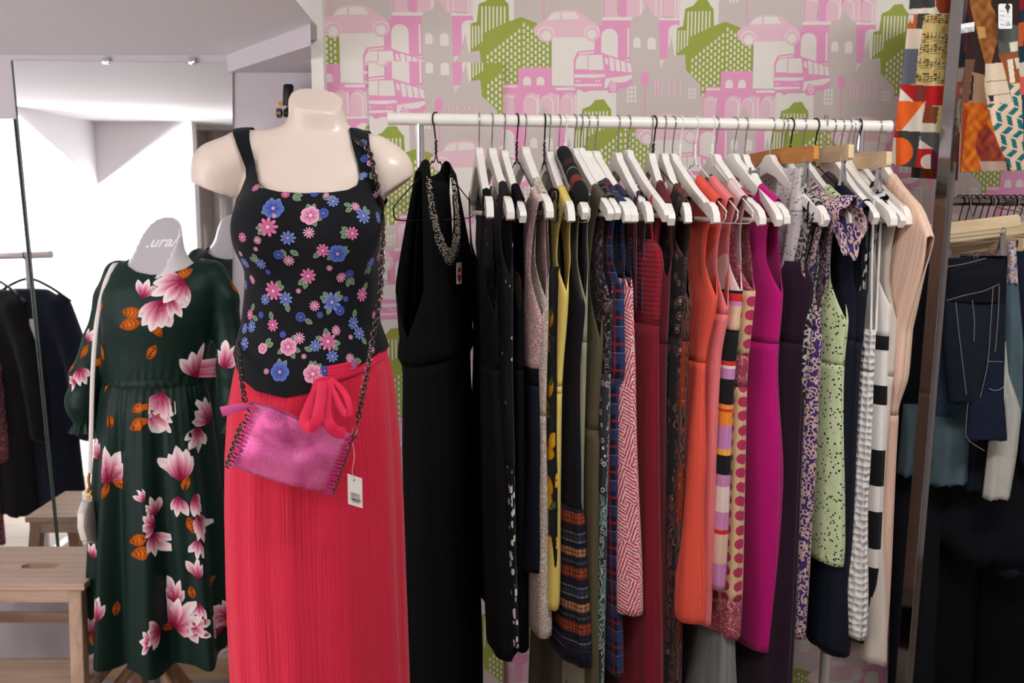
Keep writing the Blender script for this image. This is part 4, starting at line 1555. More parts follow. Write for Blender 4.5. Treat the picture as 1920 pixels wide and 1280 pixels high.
# lemons on the black dress
def leaf_ring(L, Wd, n=10):
    up = [(L * t, Wd * math.sin(PI * t) ** 0.8) for t in [k / n for k in range(n + 1)]]
    return up + [(x, -y) for x, y in reversed(up[1:-1])]


for part in lp:
    bv = bvh_of(part)
    zs = [v.co.z for v in part.data.vertices]
    lo, hi = min(zs), max(zs)
    rl = random.Random(3)
    for i in range(int((hi - lo) / 0.035)):
        z = hi - 0.02 - i * 0.035
        for sd in (-1, 1):
            uu = 0.1 + rl.random() * 0.09
            q, nn, _, _ = bv.find_nearest(Vector((uu + 0.02, sd * 0.05, z + rl.uniform(-0.01, 0.01))))
            if q is None:
                continue
            nn = nn if nn.y * sd > 0 else -nn
            tx = Vector((0, 0, 1)).cross(nn).normalized()
            ty = nn.cross(tx)
            ro = rl.uniform(0, 6.28)

            def mp(x, y, q=q, tx=tx, ty=ty, nn=nn, ro=ro):
                p = q + tx * (x * math.cos(ro) - y * math.sin(ro)) + ty * (x * math.sin(ro) + y * math.cos(ro))
                w_, n_, _, _ = bv.find_nearest(p + nn * 0.004)
                n_ = n_ if n_.dot(nn) > 0 else -n_
                return w_ + n_ * 0.0013
            LP = Print()
            if i % 3 != 2:
                LP.fan(mp, (0, 0), [(0.024 * math.cos(a) * (1.12 if k % 8 == 0 else 1), 0.016 * math.sin(a)) for k, a in enumerate([2 * PI * k / 16 for k in range(16)])], C(236, 190, 50), C(222, 150, 20))
            else:
                LP.fan(mp, (0.015, 0), leaf_ring(0.035, 0.009), C(90, 128, 60), C(44, 84, 38))
            LP.build('printed_lemon' if i % 3 != 2 else 'printed_leaf', lemon)

# ================================================================== front mannequin
MY = 1.9                                      # distance of the figure
mc = W(588, 300, MY)
MX = mc.x
PXM = MY / F / 1.0                            # metres per pixel near the bust


def zf(y, Y=MY):
    return W(588, y, Y).z


def xf(px, Y=MY, y=400):
    return W(px, y, Y).x - MX


# torso stations: level, left px, right px, front depth, back depth
TOR = [(1000, 436, 742, .12, .10), (800, 436, 738, .115, .105), (700, 446, 728, .105, .10), (650, 456, 716, .098, .085), (600, 466, 700, .092, .075), (550, 469, 704, .098, .075), (500, 468, 710, .105, .08),
       (450, 460, 712, .108, .088), (425, 457, 712, .108, .09), (400, 455, 712, .102, .092), (375, 452, 716, .098, .092), (345, 458, 712, .088, .09), (315, 466, 706, .074, .085), (285, 480, 694, .06, .078), (262, 498, 682, .05, .07), (248, 518, 664, .046, .062), (232, 534, 650, .046, .056), (215, 541, 644, .046, .052), (200, 541, 640, .047, .05), (150, 540, 640, .047, .05)]
ZT = np.array([zf(t[0]) for t in TOR])
XL = np.array([xf(t[1], MY, t[0]) for t in TOR])
XR = np.array([xf(t[2], MY, t[0]) for t in TOR])
DF = np.array([t[3] for t in TOR])
DB = np.array([t[4] for t in TOR])


def sm_interp(z, xp, fp):
    return np.interp(z, xp, fp)


def torso_sdf(x, y, z, grow=0.0, loose=0.0):
    l, r = sm_interp(z, ZT, XL), sm_interp(z, ZT, XR)
    f, b = sm_interp(z, ZT, DF), sm_interp(z, ZT, DB)
    cx, hw = (l + r) / 2, (r - l) / 2
    if loose:
        k = np.clip((zf(520) - z) / 0.2, 0, 1) * loose
        hw, f, b = hw + k, f + k, b + k * 0.5
    # the neck leans forward a little
    cy = np.interp(z, [zf(400), zf(245), zf(150)], [0.0, 0.012, 0.0])
    yy = y - cy
    d = np.where(yy < 0, f, b)
    q = np.sqrt(np.abs((x - cx) / hw) ** 2.2 + np.abs(yy / d) ** 2.2) ** (1 / 1.1)
    q = (np.abs((x - cx) / hw) ** 2.3 + np.abs(yy / d) ** 2.3) ** (1 / 2.3)
    t = (q - 1) * np.minimum(hw, d)
    zb = zf(432)
    for px in (522, 652):
        e = ellipsoid(x, y, z, (xf(px, MY, 432), -0.072, zb), (0.062, 0.055, 0.066))
        t = smin(t, e, 0.035)
    # collar bones and shoulders with short arm stubs
    for s, pts in ((-1, [(530, 262), (455, 288), (412, 316), (404, 360)]), (1, [(652, 268), (700, 296), (724, 322), (728, 362)])):
        p = [np.array([xf(a, MY, c), 0.0, zf(c)]) for a, c in pts]
        p[0][1] = 0.012
        a = smin(capsule(x, y, z, p[0], p[1], 0.026, 0.036), capsule(x, y, z, p[1], p[2], 0.036, 0.046), 0.03)
        a = smin(a, capsule(x, y, z, p[2], p[3], 0.049 if s < 0 else 0.047, 0.045 if s < 0 else 0.043), 0.02)
        # flat cut across the arm
        c0 = np.array([xf(401 if s < 0 else 750, MY, 355), 0, zf(356 if s < 0 else 348)])
        nrm = np.array([-0.36, 0.0, -0.93]) if s < 0 else np.array([0.57, 0.0, -0.82])
        nrm = nrm / np.linalg.norm(nrm)
        cut = (x - c0[0]) * nrm[0] + (y - c0[1]) * nrm[1] + (z - c0[2]) * nrm[2]
        a = np.maximum(a, cut)
        t = smin(t, a, 0.014)
    # slanted cut of the neck
    c0 = np.array([xf(590, MY, 187), 0.0, zf(189)])
    nn = np.array([0.17, -0.55, 1.0])
    nn = nn / np.linalg.norm(nn)
    cut = (x - c0[0]) * nn[0] + (y - c0[1]) * nn[1] + (z - c0[2]) * nn[2]
    t = np.maximum(t, cut)
    return t - grow


SKIN = NT('cream_fibreglass')
SKIN = SKIN.done(C(226, 206, 194), 0.3, 0, 0.5)
V, Q = surface_nets(lambda x, y, z: torso_sdf(x, y, z), (-0.27, -0.17, 1.0), (0.23, 0.14, 1.74), 0.0045)
man = empty('mannequin', (MX, MY, 0))
tag(man, 'cream headless mannequin with short arm stubs, in the foreground', 'mannequin')


def relax(V, Q, it=2, lam=0.5, pin=None):
    V = V.copy()
    n = len(V)
    e = np.concatenate([Q[:, [0, 1]], Q[:, [1, 2]], Q[:, [2, 3]], Q[:, [3, 0]]])
    e = np.concatenate([e, e[:, ::-1]])
    for _ in range(it):
        acc = np.zeros_like(V)
        cnt = np.zeros(n)
        np.add.at(acc, e[:, 0], V[e[:, 1]])
        np.add.at(cnt, e[:, 0], 1)
        m = acc / np.maximum(cnt, 1)[:, None]
        V += (m - V) * lam
    return V


def cut_pin(V):
    c0 = np.array([xf(590, MY, 187), 0.0, zf(189)])
    nn = np.array([0.17, -0.55, 1.0])
    nn = nn / np.linalg.norm(nn)
    d = (V - c0) @ nn
    return np.abs(d) < 0.006


V0 = V.copy()
V = relax(V, Q, 2)
pn = cut_pin(V0)
V[pn] = V0[pn]
bod = mk('body', V.tolist(), Q.tolist(), SKIN, man)
bod.data.set_sharp_from_angle(angle=math.radians(32))
MB().tube([(0.02, 0.02, 1.02), (0.02, 0.02, 0.03)], 0.012, 16).build('stand_pole', CHROME, man)
MB().tube([(0.02, 0.02, 0.0), (0.02, 0.02, 0.012), (0.02, 0.02, 0.016)], [0.15, 0.15, 0.14], 40).build('stand_base', CHROME, man)

# ---- the floral top -----------------------------------------------------------
TOPV, TOPQ = surface_nets(lambda x, y, z: torso_sdf(x, y, z, 0.0045, 0.010), (-0.27, -0.19, 1.06), (0.23, 0.16, 1.74), 0.0045)
TOPV = relax(TOPV, TOPQ, 2)
KEEP = [(436, 236), (452, 264), (463, 290), (471, 315), (473, 335), (464, 362), (446, 386), (424, 402), (380, 425), (380, 640), (452, 660), (472, 692), (507, 713), (560, 723), (620, 710), (680, 677), (718, 652), (800, 640),
        (800, 420), (742, 408), (724, 388), (716, 350), (709, 310), (700, 278), (692, 240), (657, 240), (667, 275), (678, 308), (684, 332), (681, 348), (666, 357), (640, 361), (590, 363), (545, 360), (520, 354), (503, 341), (494, 320), (486, 295), (479, 270), (472, 236)]


def poly_sd(pts, poly):
    """negative inside"""
    P = np.asarray(pts, float)
    A = np.asarray(poly, float)
    B = np.roll(A, -1, 0)
    best = np.full(len(P), 1e9)
    ins = np.zeros(len(P), bool)
    for a, b in zip(A, B):
        e = b - a
        w = P - a
        t = np.clip((w @ e) / (e @ e), 0, 1)
        best = np.minimum(best, np.linalg.norm(w - t[:, None] * e, axis=1))
        c = ((a[1] <= P[:, 1]) & (b[1] > P[:, 1])) | ((b[1] <= P[:, 1]) & (a[1] > P[:, 1]))
        with np.errstate(divide='ignore', invalid='ignore'):
            xi = a[0] + (P[:, 1] - a[1]) / (b[1] - a[1]) * e[0]
        ins ^= c & (P[:, 0] < xi)
    return np.where(ins, -best, best)


# pattern outline measured on the figure's frontal plane
pj = [proj((v[0] + MX, MY, v[2])) for v in TOPV]
fv = poly_sd(pj, KEEP)
v_, f_, _u = clip_tris(TOPV.tolist(), TOPQ.tolist(), fv)
top = empty('floral_top', (MX, MY, 0))
tag(top, 'black square-necked sleeveless top with pink and blue flowers on the mannequin', 'top')
TOPM = fabric('black_stretch_jersey', C(17, 17, 22), 0.8, 0.08, 0.08)
tb_ = mk('top_body', v_, f_, TOPM, top)
tbv = bvh_of(tb_)
# edges
FP = Print()
BLUE, BLUED, BLUEL = C(92, 116, 190), C(48, 58, 128), C(128, 150, 214)
PINK, PINKD, PINKP = C(222, 128, 170), C(176, 66, 116), C(236, 170, 196)
LEAF, LEAFD = C(128, 152, 120), C(78, 104, 80)
offm = Vector((MX, MY, 0))


def flower(px, py, r, kind, rot=0.0):
    FP = Print()
    mp = decal_map(tbv, px, py, rot, 0.0009, offm)
    if mp is None:
        return
    npet, cin, cout, wide = {'B': (6, BLUED, BLUE, 0.95), 'd': (9, BLUED, BLUEL, 0.6), 'P': (9, PINKD, PINK, 0.62), 'L': (6, PINKD, PINKP, 0.95), 'p': (11, PINK, PINKP, 0.5), 'b': (5, BLUED, C(70, 88, 164), 1.1)}[kind]
    for k in range(npet):
        a = 2 * PI * k / npet
        mp.layer = 1 + (k % 2) * 0.4
        ca, sa = math.cos(a), math.sin(a)
        hwp = r * math.tan(PI / npet) * wide * 1.0
        ring = []
        for t, w in ((0.1, 0.2), (0.45, 0.85), (0.72, 1.0), (0.92, 0.7), (1.0, 0.0), (0.92, -0.7), (0.72, -1.0), (0.45, -0.85), (0.1, -0.2)):
            x, y = t * r, w * hwp * 0.8
            ring.append((x * ca - y * sa, x * sa + y * ca))
        FP.fan(mp, (0.2 * r * ca, 0.2 * r * sa), ring, cin, cout)
    mp.layer = 2.6
    cc = C(230, 150, 190) if kind in 'Bdb' else C(240, 200, 214)
    FP.fan(mp, (0, 0), [(0.16 * r * math.cos(2 * PI * k / 8), 0.16 * r * math.sin(2 * PI * k / 8)) for k in range(8)], cc, cc, 1)
    FP.build('printed_flower', top)


def leafs(px, py, angs, L=0.017):
    mp = decal_map(tbv, px, py, 0, 0.0009, offm)
    if mp is None:
        return
    for a in angs:
        FP = Print()
        a = math.radians(a)
        mp.layer = 0.3
        ring = [(0.008 * math.cos(a) + x * math.cos(a) - y * math.sin(a), 0.008 * math.sin(a) + x * math.sin(a) + y * math.cos(a)) for x, y in leaf_ring(L, L * 0.3, 6)]
        FP.fan(mp, ((0.008 + L / 2) * math.cos(a), (0.008 + L / 2) * math.sin(a)), ring, LEAFD, LEAF, 1)
        FP.build('printed_leaf', top)


FL = [(476, 271, 9, 'd'), (494, 311, 8, 'p'), (480, 353, 9, 'P'), (512, 391, 20, 'B'), (502, 426, 19, 'P'), (483, 450, 8, 'p'), (539, 446, 13, 'd'), (583, 404, 18, 'L'), (607, 400, 10, 'b'), (625, 378, 12, 'd'), (580, 436, 11, 'p'), (666, 388, 10, 'p'), (681, 405, 16, 'd'), (708, 408, 12, 'd'), (660, 437, 13, 'P'),
      (606, 469, 13, 'P'), (633, 475, 18, 'B'), (522, 477, 9, 'b'), (541, 488, 10, 'p'), (489, 494, 11, 'd'), (503, 509, 5, 'b'), (455, 445, 10, 'P'), (460, 492, 11, 'd'), (474, 523, 8, 'p'), (462, 534, 9, 'd'), (578, 517, 14, 'P'), (640, 519, 10, 'p'), (655, 513, 9, 'b'), (513, 545, 17, 'P'), (536, 560, 13, 'd'), (498, 561, 10, 'd'), (678, 552, 13, 'P'), (622, 566, 18, 'd'), (590, 573, 10, 'p'), (637, 582, 9, 'b'), (600, 590, 6, 'b'), (564, 594, 9, 'b'), (512, 609, 11, 'P'), (709, 477, 12, 'P'), (694, 492, 12, 'd'), (681, 268, 9, 'd'), (684, 297, 7, 'b'), (694, 306, 6, 'L'), (709, 362, 7, 'p'), (716, 371, 6, 'P'), (662, 604, 11, 'd'), (673, 625, 12, 'd'), (657, 632, 5, 'p'),
      (470, 590, 10, 'P'), (473, 612, 11, 'd'), (460, 616, 10, 'd'), (459, 645, 13, 'd'), (493, 653, 10, 'L'), (541, 650, 16, 'L'), (561, 634, 11, 'p'), (531, 627, 6, 'b'), (615, 640, 17, 'P'), (630, 620, 9, 'p'), (592, 648, 11, 'd'), (623, 668, 11, 'd'), (656, 671, 9, 'p'), (660, 683, 9, 'd'), (525, 697, 18, 'B'), (587, 701, 18, 'L'), (609, 695, 9, 'b'), (500, 696, 6, 'p'), (590, 362, 8, 'b'), (612, 366, 6, 'p'), (535, 365, 8, 'P'), (480, 466, 5, 'p'), (618, 502, 6, 'p'), (680, 330, 6, 'd'), (700, 590, 8, 'P'), (710, 520, 8, 'd'), (696, 655, 8, 'P'), (452, 475, 6, 'p'), (514, 405, 5, 'p'), (648, 560, 5, 'b'), (570, 668, 5, 'p'), (490, 590, 6, 'b'), (560, 545, 5, 'p')]
rf = random.Random(5)
for px, py, r, k in FL:
    flower(px, py, r * 0.00103, k, rf.uniform(0, 1))
for px, py, an in [(512, 391, (100, 60, 200)), (502, 426, (215, 185)), (583, 404, (80, 110, -60, -20)), (625, 378, (150,)), (681, 405, (60, 30)), (666, 388, (200, 160)), (660, 437, (150, 200, 175)), (633, 475, (10, 35, -150)), (606, 469, (215,)), (541, 488, (120,)), (489, 494, (120, 150)), (578, 517, (-140, -110)), (513, 545, (20, 45)), (536, 560, (-80,)), (622, 566, (25, 50, 155, 130, -110)), (678, 552, (60,)), (655, 513, (-90, -60)), (512, 609, (100,)), (541, 650, (60, 210, -60, -20)), (615, 640, (100, 160, -40, -10)), (525, 697, (95, 60)), (587, 701, (80, 100, 50)), (662, 604, (80,)), (673, 625, (-60,)), (493, 653, (50, 25)), (694, 492, (-100, -70)), (709, 477, (110, 80)), (480, 353, (60, 20)), (470, 590, (-20, 60)), (690, 316, (-60, -120)), (540, 366, (-30, -5)), (520, 335, (-60, -20, -120)), (568, 484, (140,)), (594, 660, (160,)), (656, 671, (-20,)), (564, 594, (-30,)), (609, 366, (-20,))]:
    leafs(px, py, an)

# ---- the long coral red skirt ---------------------------------------------------
SK = [(645, 464, 710, .098), (660, 452, 724, .108), (700, 443, 735, .115), (760, 433, 742, .124), (850, 428, 749, .13), (950, 428, 754, .135), (1100, 432, 758, .14), (1280, 441, 764, .145), (1500, 445, 772, .15), (1640, 447, 778, .155)]
skirt = empty('long_skirt', (MX, MY, 0))
tag(skirt, 'long raspberry red crinkle skirt tied with a bow at the waist', 'skirt')
rows, uvs = [], []
NC = 150
zs_ = [zf(y) for y in np.linspace(645, 1640, 70)]
zk = [zf(s[0]) for s in SK][::-1]
cuvs = []
for z in zs_:
    if z < 0.035:
        break
    l = np.interp(z, zk, [xf(s[1], MY, s[0]) for s in SK][::-1])
    r = np.interp(z, zk, [xf(s[2], MY, s[0]) for s in SK][::-1])
    d = np.interp(z, zk, [s[3] for s in SK][::-1])
    cx, hw = (l + r) / 2, (r - l) / 2
    dn = max(0, (zs_[0] - z) / 1.1)
    row, uvw = [], []
    for k in range(NC):
        a = 2 * PI * k / NC
        am = (0.0010 + 0.0040 * min(1, dn)) * (1 + 0.5 * math.sin(a * 2 + 1))
        fo = am * (math.sin(13 * a + 1.6 * math.sin(3 * a) + 0.6 * math.sin(z * 5)) + 0.15 * math.sin(29 * a + 2 + z))
        e = 2.25
        ca, sa = math.cos(a), math.sin(a)
        rad = (abs(ca) ** e + abs(sa) ** e) ** (-1 / e)
        x = cx + (hw + fo) * ca * rad
        y = -(d + fo * 1.3) * sa * rad
        row.append((x, y, z))
        uvw.append((a * 0.16, z))
    rows.append(row)
    cuvs += uvw
mbk = MB()
mbk.loft(rows, caps=False)
t_ = NT('raspberry_crinkle')
nz1 = t_.noise(t_.uv(330, 3.0), 1.0, 3.0, 0.8)
nz2 = t_.noise(t_.uv(70, 1.5), 1.0, 2.0, 1.2)
hsum = t_.math('ADD', nz1.outputs[0], t_.math('MULTIPLY', nz2.outputs[0], 1.2))
t_.bump(hsum, 0.6, 0.004)
RASP = t_.done(t_.mix(nz1.outputs[0], C(198, 26, 52), C(218, 44, 74)), 0.85, 0, 0.15, 0.15)
so = mk('skirt_body', mbk.v, mbk.f, RASP, skirt, True, cuvs)
skv = bvh_of(so)


def ribbon(path, wd, mat, parent, name, th=0.0022, side=None):
    """flat band swept along a path; width lies across the path, roughly facing the room"""
    pts = catmull(path, 7)
    b = MB()
    rings = []
    for i, p in enumerate(pts):
        t = (pts[min(i + 1, len(pts) - 1)] - pts[max(i - 1, 0)]).normalized()
        s = (side or Vector((0, -1, 0))).cross(t)
        if s.length < 1e-4:
            s = Vector((1, 0, 0))
        s.normalize()
        nn = t.cross(s).normalized()
        w = wd(i / (len(pts) - 1)) if callable(wd) else wd
        rings.append([p + s * w * c + nn * th * d for c, d in ((-1, 0), (-0.7, 0.8), (0, 1.3), (0.7, 0.8), (1, 0), (0.7, -0.8), (0, -1), (-0.7, -0.8))])
    b.loft(rings)
    return b.build(name, mat, parent)


def sk_pt(px, py, out=0.006):
    l, n_, _, _ = skv.ray_cast(Vector((0, 0, CAMZ)) - offm, ray(px, py).normalized())
    if l is None:
        l = skv.find_nearest(W(px, py, MY - 0.06) - offm)[0]
    return l + Vector((0, -out, 0))


RIB = fabric('raspberry_band', C(214, 34, 74), 0.85)
def bowp(px, py):
    return W(px, py, float(np.interp(py, [710, 745, 790, 815], [1.772, 1.73, 1.672, 1.668]))) - offm


bow = [((602, 712, 0), (592, 735, .0), (579, 765, .0), (571, 785, .0), (575, 797, -.004), (588, 797, -.012), (598, 778, -.016), (603, 750, -.014), (606, 714, -.006)),
       ((610, 714, -.004), (612, 740, -.004), (611, 770, -.004), (618, 795, -.004), (632, 808, -.004), (648, 811, -.004)),
       ((616, 713, -.004), (626, 735, -.006), (638, 760, -.006), (650, 777, -.006), (656, 768, -.008), (651, 742, -.012), (636, 722, -.012), (620, 711, -.008)),
       ((598, 714, .004), (589, 745, .004), (583, 775, .004), (580, 796, .004))]
for i, p in enumerate(bow):
    ribbon([bowp(x, y) + Vector((0, o, 0)) for x, y, o in p], [0.0095, 0.0105, 0.007, 0.010][i], RIB, skirt, 'bow_loop' if i in (0, 2) else 'bow_tail', 0.0016)
kn = MB()
c0 = sk_pt(611, 712, 0.012)
kn.loft([[c0 + Vector((0.013 * math.cos(a) * s, -0.007 * s * math.sin(a) - 0.002, zz * 0.7)) for a in [2 * PI * k / 14 for k in range(14)]] for zz, s in ((-0.012, 0.6), (-0.006, 1), (0.004, 1.05), (0.012, 0.7))])
kn.build('bow_knot', RIB, skirt)
# tie band round the waist, seen at the right below the top
wb = []
for k in range(4):
    ribbon([sk_pt(x, y - k * 7 + (k - 1.5) * 2 * (x - 600) / 120, 0.004) for x, y in ((615, 712), (650, 704), (685, 690), (712, 672), (722, 660))], 0.006, RIB, skirt, 'waist_tie')

# ---- the pink shoulder bag ------------------------------------------------------
BY = MY - 0.185
bc_ = W(548, 845, BY)
bag = empty('shoulder_bag', (bc_.x, BY, bc_.z))
tag(bag, 'metallic pink shoulder bag with chain strap and laced edges on the mannequin', 'bag')


def bp(px, py, dy=0.0):
    p = W(px, py, BY)
    return Vector((p.x - bc_.x, dy, p.z - bc_.z))


cor = {'tl': (473, 754), 'tr': (662, 816), 'br': (624, 925), 'bl': (432, 872)}


def bil(u, v):
    x = (1 - v) * ((1 - u) * cor['tl'][0] + u * cor['tr'][0]) + v * ((1 - u) * cor['bl'][0] + u * cor['br'][0])
    y = (1 - v) * ((1 - u) * cor['tl'][1] + u * cor['tr'][1]) + v * ((1 - u) * cor['bl'][1] + u * cor['br'][1])
    y += -5 * math.sin(PI * u) * (1 - v) * math.sin(u * 9) * 0.6 + 6 * math.sin(PI * u) * v
    return x, y


NU, NV = 40, 28
vb, fb = [], []
for sd in (-1, 1):
    for j in range(NV + 1):
        for i in range(NU + 1):
            u, v = i / NU, j / NV
            x, y = bil(u, v)
            bul = (math.sin(PI * u) ** 0.55) * (math.sin(PI * min(1, 0.06 + v * 0.94)) ** 0.5)
            wr = 0.0025 * math.sin(u * 11 + v * 5) * math.sin(PI * v) + 0.002 * math.sin(v * 14 + u * 6)
            vb.append(bp(x, y, sd * (0.004 + 0.026 * bul * (0.6 + 0.5 * v)) + (wr if sd < 0 else 0) * bul))
for sd in (0, 1):
    o = sd * (NU + 1) * (NV + 1)
    for j in range(NV):
        for i in range(NU):
            a = o + j * (NU + 1) + i
            q = (a, a + 1, a + NU + 2, a + NU + 1)
            fb.append(q if sd else q[::-1])
o2 = (NU + 1) * (NV + 1)
for i in range(NU):
    for j in (0, NV):
        a = j * (NU + 1) + i
        fb.append((a, a + 1, a + 1 + o2, a + o2))
for j in range(NV):
    for i in (0, NU):
        a = j * (NU + 1) + i
        fb.append((a, a + NU + 1, a + NU + 1 + o2, a + o2))
t_ = NT('glitter_pink_leather')
cl = t_.noise(t_.obj(), 16, 5, 0.6)
gl = t_.vor(t_.obj(), 900)
gn = t_.noise(t_.obj(), 420, 2)
gsel = t_.math('GREATER_THAN', t_.sep(gl.outputs['Color'])[0], 0.72)
base = t_.ramp(cl.outputs[0], [(0.3, C(150, 58, 104)), (0.45, C(218, 90, 154)), (0.7, C(234, 120, 176))], False)
t_.bump(t_.math('ADD', gn.outputs[0], t_.math('MULTIPLY', gsel, 0.6)), 0.5, 0.0012)
t_.b.inputs['Metallic'].default_value = 0.45
GLIT = t_.done(base, t_.mix(gsel, (0.42, 0.42, 0.42, 1), (0.2, 0.2, 0.2, 1)), 0.45, 0.5)
bmx = MB()
bmx.add(vb, fb)
bmx.build('bag_body', GLIT, bag, smooth=True)
CHN = plain('gunmetal', C(96, 88, 84), 0.28, 1.0)
LACEM = plain('magenta_lacing', C(196, 28, 98), 0.6)


def link_mesh(name, L, Wd, r):
    pts = [(L * math.cos(a) , Wd * math.sin(a), 0.0012 * math.sin(2 * a)) for a in [2 * PI * k / 12 for k in range(12)]]
    b = MB().tube(pts, r, 6, closed=True)
    o = b.build(name, CHN)
    COL.objects.unlink(o)
    return o


LINK = link_mesh('chain_link', 0.0062, 0.0042, 0.0015)
LINKS = link_mesh('edge_link', 0.0046, 0.003, 0.0012)


def chain(path, src, parent, step, n0):
    pts = catmull(path, 12)
    acc, k, last = 0.0, 0, pts[0]
    nxt = 0.0
    for a, b in zip(pts, pts[1:]):
        seg = (b - a).length
        while acc + seg >= nxt:
            t = (nxt - acc) / seg
            p = a.lerp(b, t)
            d = (b - a).normalized()
            q = d.to_track_quat('X', 'Z')
            o = src.copy()
            COL.objects.link(o)
            o.parent = parent
            o.location = p
            o.rotation_mode = 'QUATERNION'
            o.rotation_quaternion = q @ Matrix.Rotation((0.75 if k % 2 else -0.75) + n0, 4, 'X').to_quaternion()
            nxt += step
            k += 1
        acc += seg


def body_pt(px, py, out=0.008):
    d = ray(px, py).normalized()
    o = Vector((0, 0, CAMZ)) - offm
    best = None
    for bv in (tbv, skv):
        l, n_, _, ds = bv.ray_cast(o, d)
        if l is not None and (best is None or ds < best[1]):
            best = (l, ds)
    l = best[0] + Vector((0, -out, 0))
    return l + offm - bag.location


bodv = bvh_of(bod)


def shoulder_pt(px, py, out=0.008):
    d = ray(px, py).normalized()
    o = Vector((0, 0, CAMZ)) - offm
    for bv in (tbv, bodv, skv):
        l, n_, _, ds = bv.ray_cast(o, d)
        if l is not None:
            return l + (-d) * out + offm - bag.location
    return None


right = [shoulder_pt(x, y) for x, y in ((672, 266), (684, 272), (692, 284), (697, 300), (702, 325), (708, 350), (714, 375), (717, 400))]
right = [p for p in right if p is not None]
zb0 = bag.location
hang = [W(x, y, yy) - zb0 for x, y, yy in ((718, 430, 1.80), (717, 470, 1.785), (715, 520, 1.78), (712, 560, 1.78), (706, 600, 1.775), (698, 640, 1.765), (690, 690, 1.745), (680, 740, 1.73), (674, 770, 1.722), (670, 790, 1.718))]
back = [right[0] + Vector((-0.012, 0.03, 0.006)), right[0] + Vector((-0.03, 0.09, -0.02))]
chain(back[::-1] + right + hang, LINK, bag, 0.0082, 0)
left = [W(x, y, yy) - zb0 for x, y, yy in ((449, 648, 1.83), (450, 672, 1.80), (452, 700, 1.775), (455, 725, 1.755), (458, 742, 1.74))]
chain(left, LINK, bag, 0.0082, 0.3)
for pts in (((459, 744), (462, 752), (466, 748), (460, 738), (456, 742), (458, 752)), ((668, 792), (673, 800), (668, 818), (662, 816), (664, 800))):
    MB().tube(catmull([bp(x, y, -0.008) for x, y in pts], 5), 0.0014, 6).build('snap_hook', CHN, bag)
# laced edges: stitches and small chain
ledge = [bp(473 + (432 - 473) * t, 756 + (872 - 756) * t, -0.010) for t in np.linspace(0, 1, 9)]
redge = [bp(662 + (624 - 662) * t, 818 + (925 - 818) * t, -0.010) for t in np.linspace(0, 1, 9)]
chain(ledge, LINKS, bag, 0.0062, 0)
chain([p + Vector((-0.008, 0.012, 0)) for p in ledge[3:]], LINKS, bag, 0.0062, 0.4)
chain(redge, LINKS, bag, 0.0062, 0)
stitch = None
for edge_, dx in ((ledge, 0.016), (redge, -0.016)):
    cat_ = catmull(edge_, 6)
    for k in range(17):
        p = cat_[int(k * (len(cat_) - 1) / 16.5) + 1]
        if stitch is None:
            stitch = MB()
            stitch.loft([[Vector((x, -0.0012 * c, 0.0021 * s2)) for c, s2 in ((0, 1), (0.8, 0.7), (1, 0), (0.8, -0.7), (0, -1), (-0.5, 0))] for x in (0, 0.003, 0.008, 0.012)])
            stitch = stitch.build('lacing', LACEM)
            COL.objects.unlink(stitch)
        o = stitch.copy()
        COL.objects.link(o)
        o.parent = bag
        o.location = p + Vector((0, -0.003, 0))
        o.scale = (1 if dx > 0 else -1, 1, 1)
        o.rotation_euler = (0, 0.3, (-0.55 if dx > 0 else 0.55))
# zip pull tab
tabm = fabric('pink_tab', C(206, 84, 146), 0.5)
ribbon([bp(474, 764, -0.006), bp(458, 760, -0.012), bp(440, 763, -0.014), bp(419, 769, -0.012)], lambda t: 0.005 + 0.004 * t, tabm, bag, 'zip_pull', 0.0012)
# swing tag
tq = [bp(x, y, -0.02) for x, y in ((655, 882), (682, 891), (683, 946), (656, 938))]
ptag = MB().add(tq + [q + Vector((0, 0.0008, 0)) for q in tq], [(3, 2, 1, 0), (4, 5, 6, 7), (0, 1, 5, 4), (1, 2, 6, 5), (2, 3, 7, 6), (3, 0, 4, 7)]).build('swing_tag', CARD, bag, smooth=False)
MB().tube(catmull([bp(663, 826, -0.012), bp(668, 850, -0.02), bp(664, 875, -0.022), bp(667, 889, -0.0215)], 5), 0.0004, 5).build('tag_thread', plain('clear_thread', C(236, 190, 190), 0.4), bag)


def tagp(u, v):
    return tq[0] * (1 - u) * (1 - v) + tq[1] * u * (1 - v) + tq[2] * u * v + tq[3] * (1 - u) * v + Vector((0, -0.0006, 0))


bars = MB()
x0 = 0.2
rbr = random.Random(2)
while x0 < 0.85:
    w0 = rbr.choice((0.012, 0.018, 0.03))
    bars.add([tagp(x0, 0.74), tagp(x0 + w0, 0.74), tagp(x0 + w0, 0.83), tagp(x0, 0.83)], [(3, 2, 1, 0)])
    x0 += w0 + rbr.choice((0.014, 0.022))
bars.build('barcode', INK, ptag, smooth=False)
ux = (tq[1] - tq[0]).normalized()
uz = (tq[0] - tq[3]).normalized()
Mt = Matrix((ux.to_4d(), uz.to_4d(), ux.cross(uz).normalized().to_4d(), (0, 0, 0, 1))).transposed()
for txt, u, v, sz in (('MONU', 0.52, 0.61, 0.0052), ('PS773 A', 0.52, 0.69, 0.0048), ('270467-00904', 0.52, 0.86, 0.0024)):
    p = tagp(u, v)
    M4 = Mt.copy()
    M4[0][3], M4[1][3], M4[2][3] = p.x, p.y, p.z
    M4[3][0] = M4[3][1] = M4[3][2] = 0
    M4[3][3] = 1
    text_mesh(txt, 'tag_text', INK, ptag, sz, M4, 0.00005)
hol = [tagp(0.45 + 0.05 * math.cos(a), 0.14 + 0.025 * math.sin(a)) for a in [2 * PI * k / 10 for k in range(10)]]
MB().add(hol, [tuple(range(10))]).build('tag_hole', INK, ptag, smooth=False)

